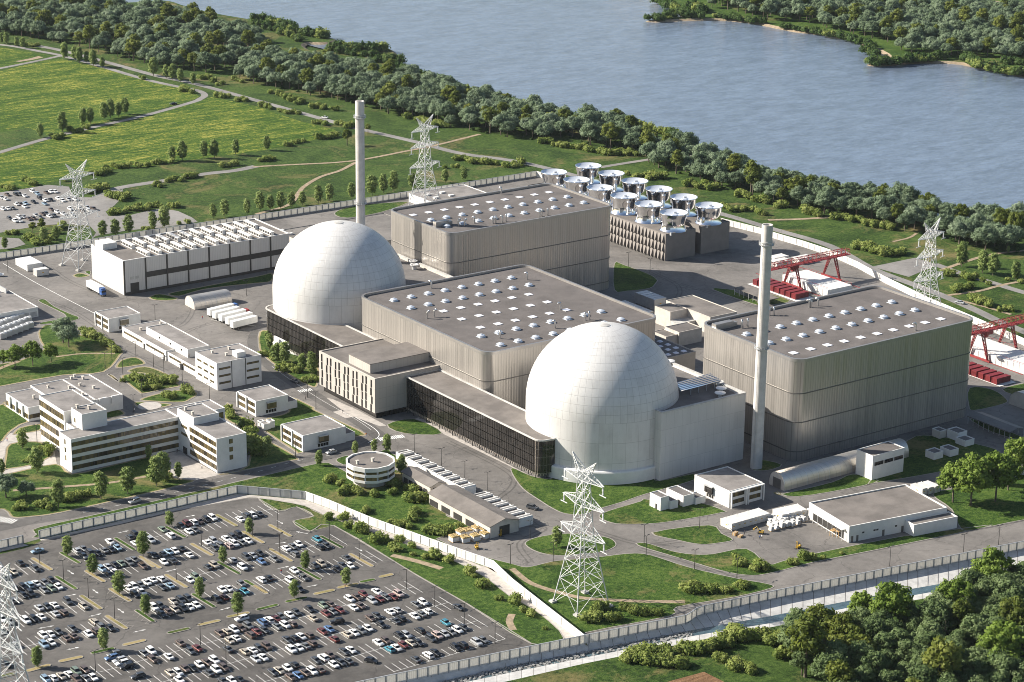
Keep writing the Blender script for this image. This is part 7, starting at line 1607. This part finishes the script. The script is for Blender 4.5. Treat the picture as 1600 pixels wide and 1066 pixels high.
shore_run([(620, 110), (700, 132), (780, 158), (860, 178), (960, 197)], 60, 2.6); shore_run([(1060, 230), (1200, 277), (1400, 321), (1590, 350)], 90, 2.6)
PB = [bpy.data.objects.new(f'{i:02d}_bush', m) for i, m in enumerate(BSH+SHR[:1])]
gn_scatter('shore_bushes', SB, PB, 'low green bushes growing along the river banks', 'bushes', lambda k: FR.randrange(5))
# under-storey below the woods (dark leaf litter and undergrowth)
UG = []
for w in ('belt', 'belt2', 'farwood', 'corner'):
    for p in scatter(WOODS[w], 7.5 if w != 'farwood' else 10, 77): UG.append(((p[0], p[1], -.2), 'b', FR.uniform(.7, 1.5)))
gn_scatter('undergrowth', UG, [bpy.data.objects.new(f'{i:02d}_under', m) for i, m in enumerate(BSH)], 'undergrowth below the woodland trees', 'undergrowth', lambda k: FR.randrange(4))
# ------------------------------------------------------------------ labels of the plants
shr = [t for t in PLANTS if t[1] in ('shrub', 'bush')]; shr.sort(key=lambda t: -t[0].scale.z*(400/(t[0].location-CAM).length))
if len(shr) > 296:
    rest = shr[296:]; PTS = []
    for o, k in rest: PTS.append((tuple(o.location), 'b', o.scale.z)); 
    for o, k in rest:
        for ch in list(o.children): bpy.data.objects.remove(ch)
        bpy.data.objects.remove(o)
    gn_scatter('meadow_shrubs', PTS, [bpy.data.objects.new(f'{i:02d}_mshrub', m) for i, m in enumerate(SHR)], 'small yellow-green shrubs scattered over the meadow', 'shrubs', lambda k: FR.randrange(5))
    keep = set(id(t) for t in shr[:296]); PLANTS = [t for t in PLANTS if t[1] not in ('shrub', 'bush') or id(t) in keep]
DESC = {'thicket': 'mid-green rounded tree', 'willow': 'grey-green rounded tree', 'oak': 'tall yellow-green tree', 'alley': 'slim dark green tree', 'pine': 'dark pointed spruce', 'airy': 'bright loose-leaved tree', 'shrub': 'yellow-green shrub', 'bush': 'dark green bush'}
GRP = {'thicket': 'woodland trees', 'willow': 'woodland trees', 'oak': 'woodland trees', 'alley': 'slim planted trees', 'pine': 'spruces', 'airy': 'loose crowned trees', 'shrub': 'shrubs', 'bush': 'shrubs'}
WN = {'belt': 'the riverbank wood left of the cooling fans', 'belt2': 'the riverbank wood right of the fans', 'farwood': 'the far left wood', 'opposite': 'the wood on the opposite bank', 'corner': 'the wood in the lower right corner'}
by = {}
for o, k in PLANTS:
    w = o.get('wood')
    if w: key = (k, WN[w], 1); d = proj(o.location)[0]
    else: l, d = lmk(o.location); key = (k, l, 0)
    by.setdefault(key, []).append((d, o))
for (k, l, wd_), L in by.items():
    L.sort(key=lambda t: t[0]); n = len(L)
    for i, (d, o) in enumerate(L):
        o['label'] = f'{DESC[k]}, {ordw(i+1)} from left in {l}' if wd_ else (f'{DESC[k]} beside {l}' if n == 1 else f'{DESC[k]} by {l}, {(ORD[i] if i < 10 else ordw(i+1)+" nearest")} to it')
        o['group'] = GRP[k]
        if 'wood' in o: del o['wood']
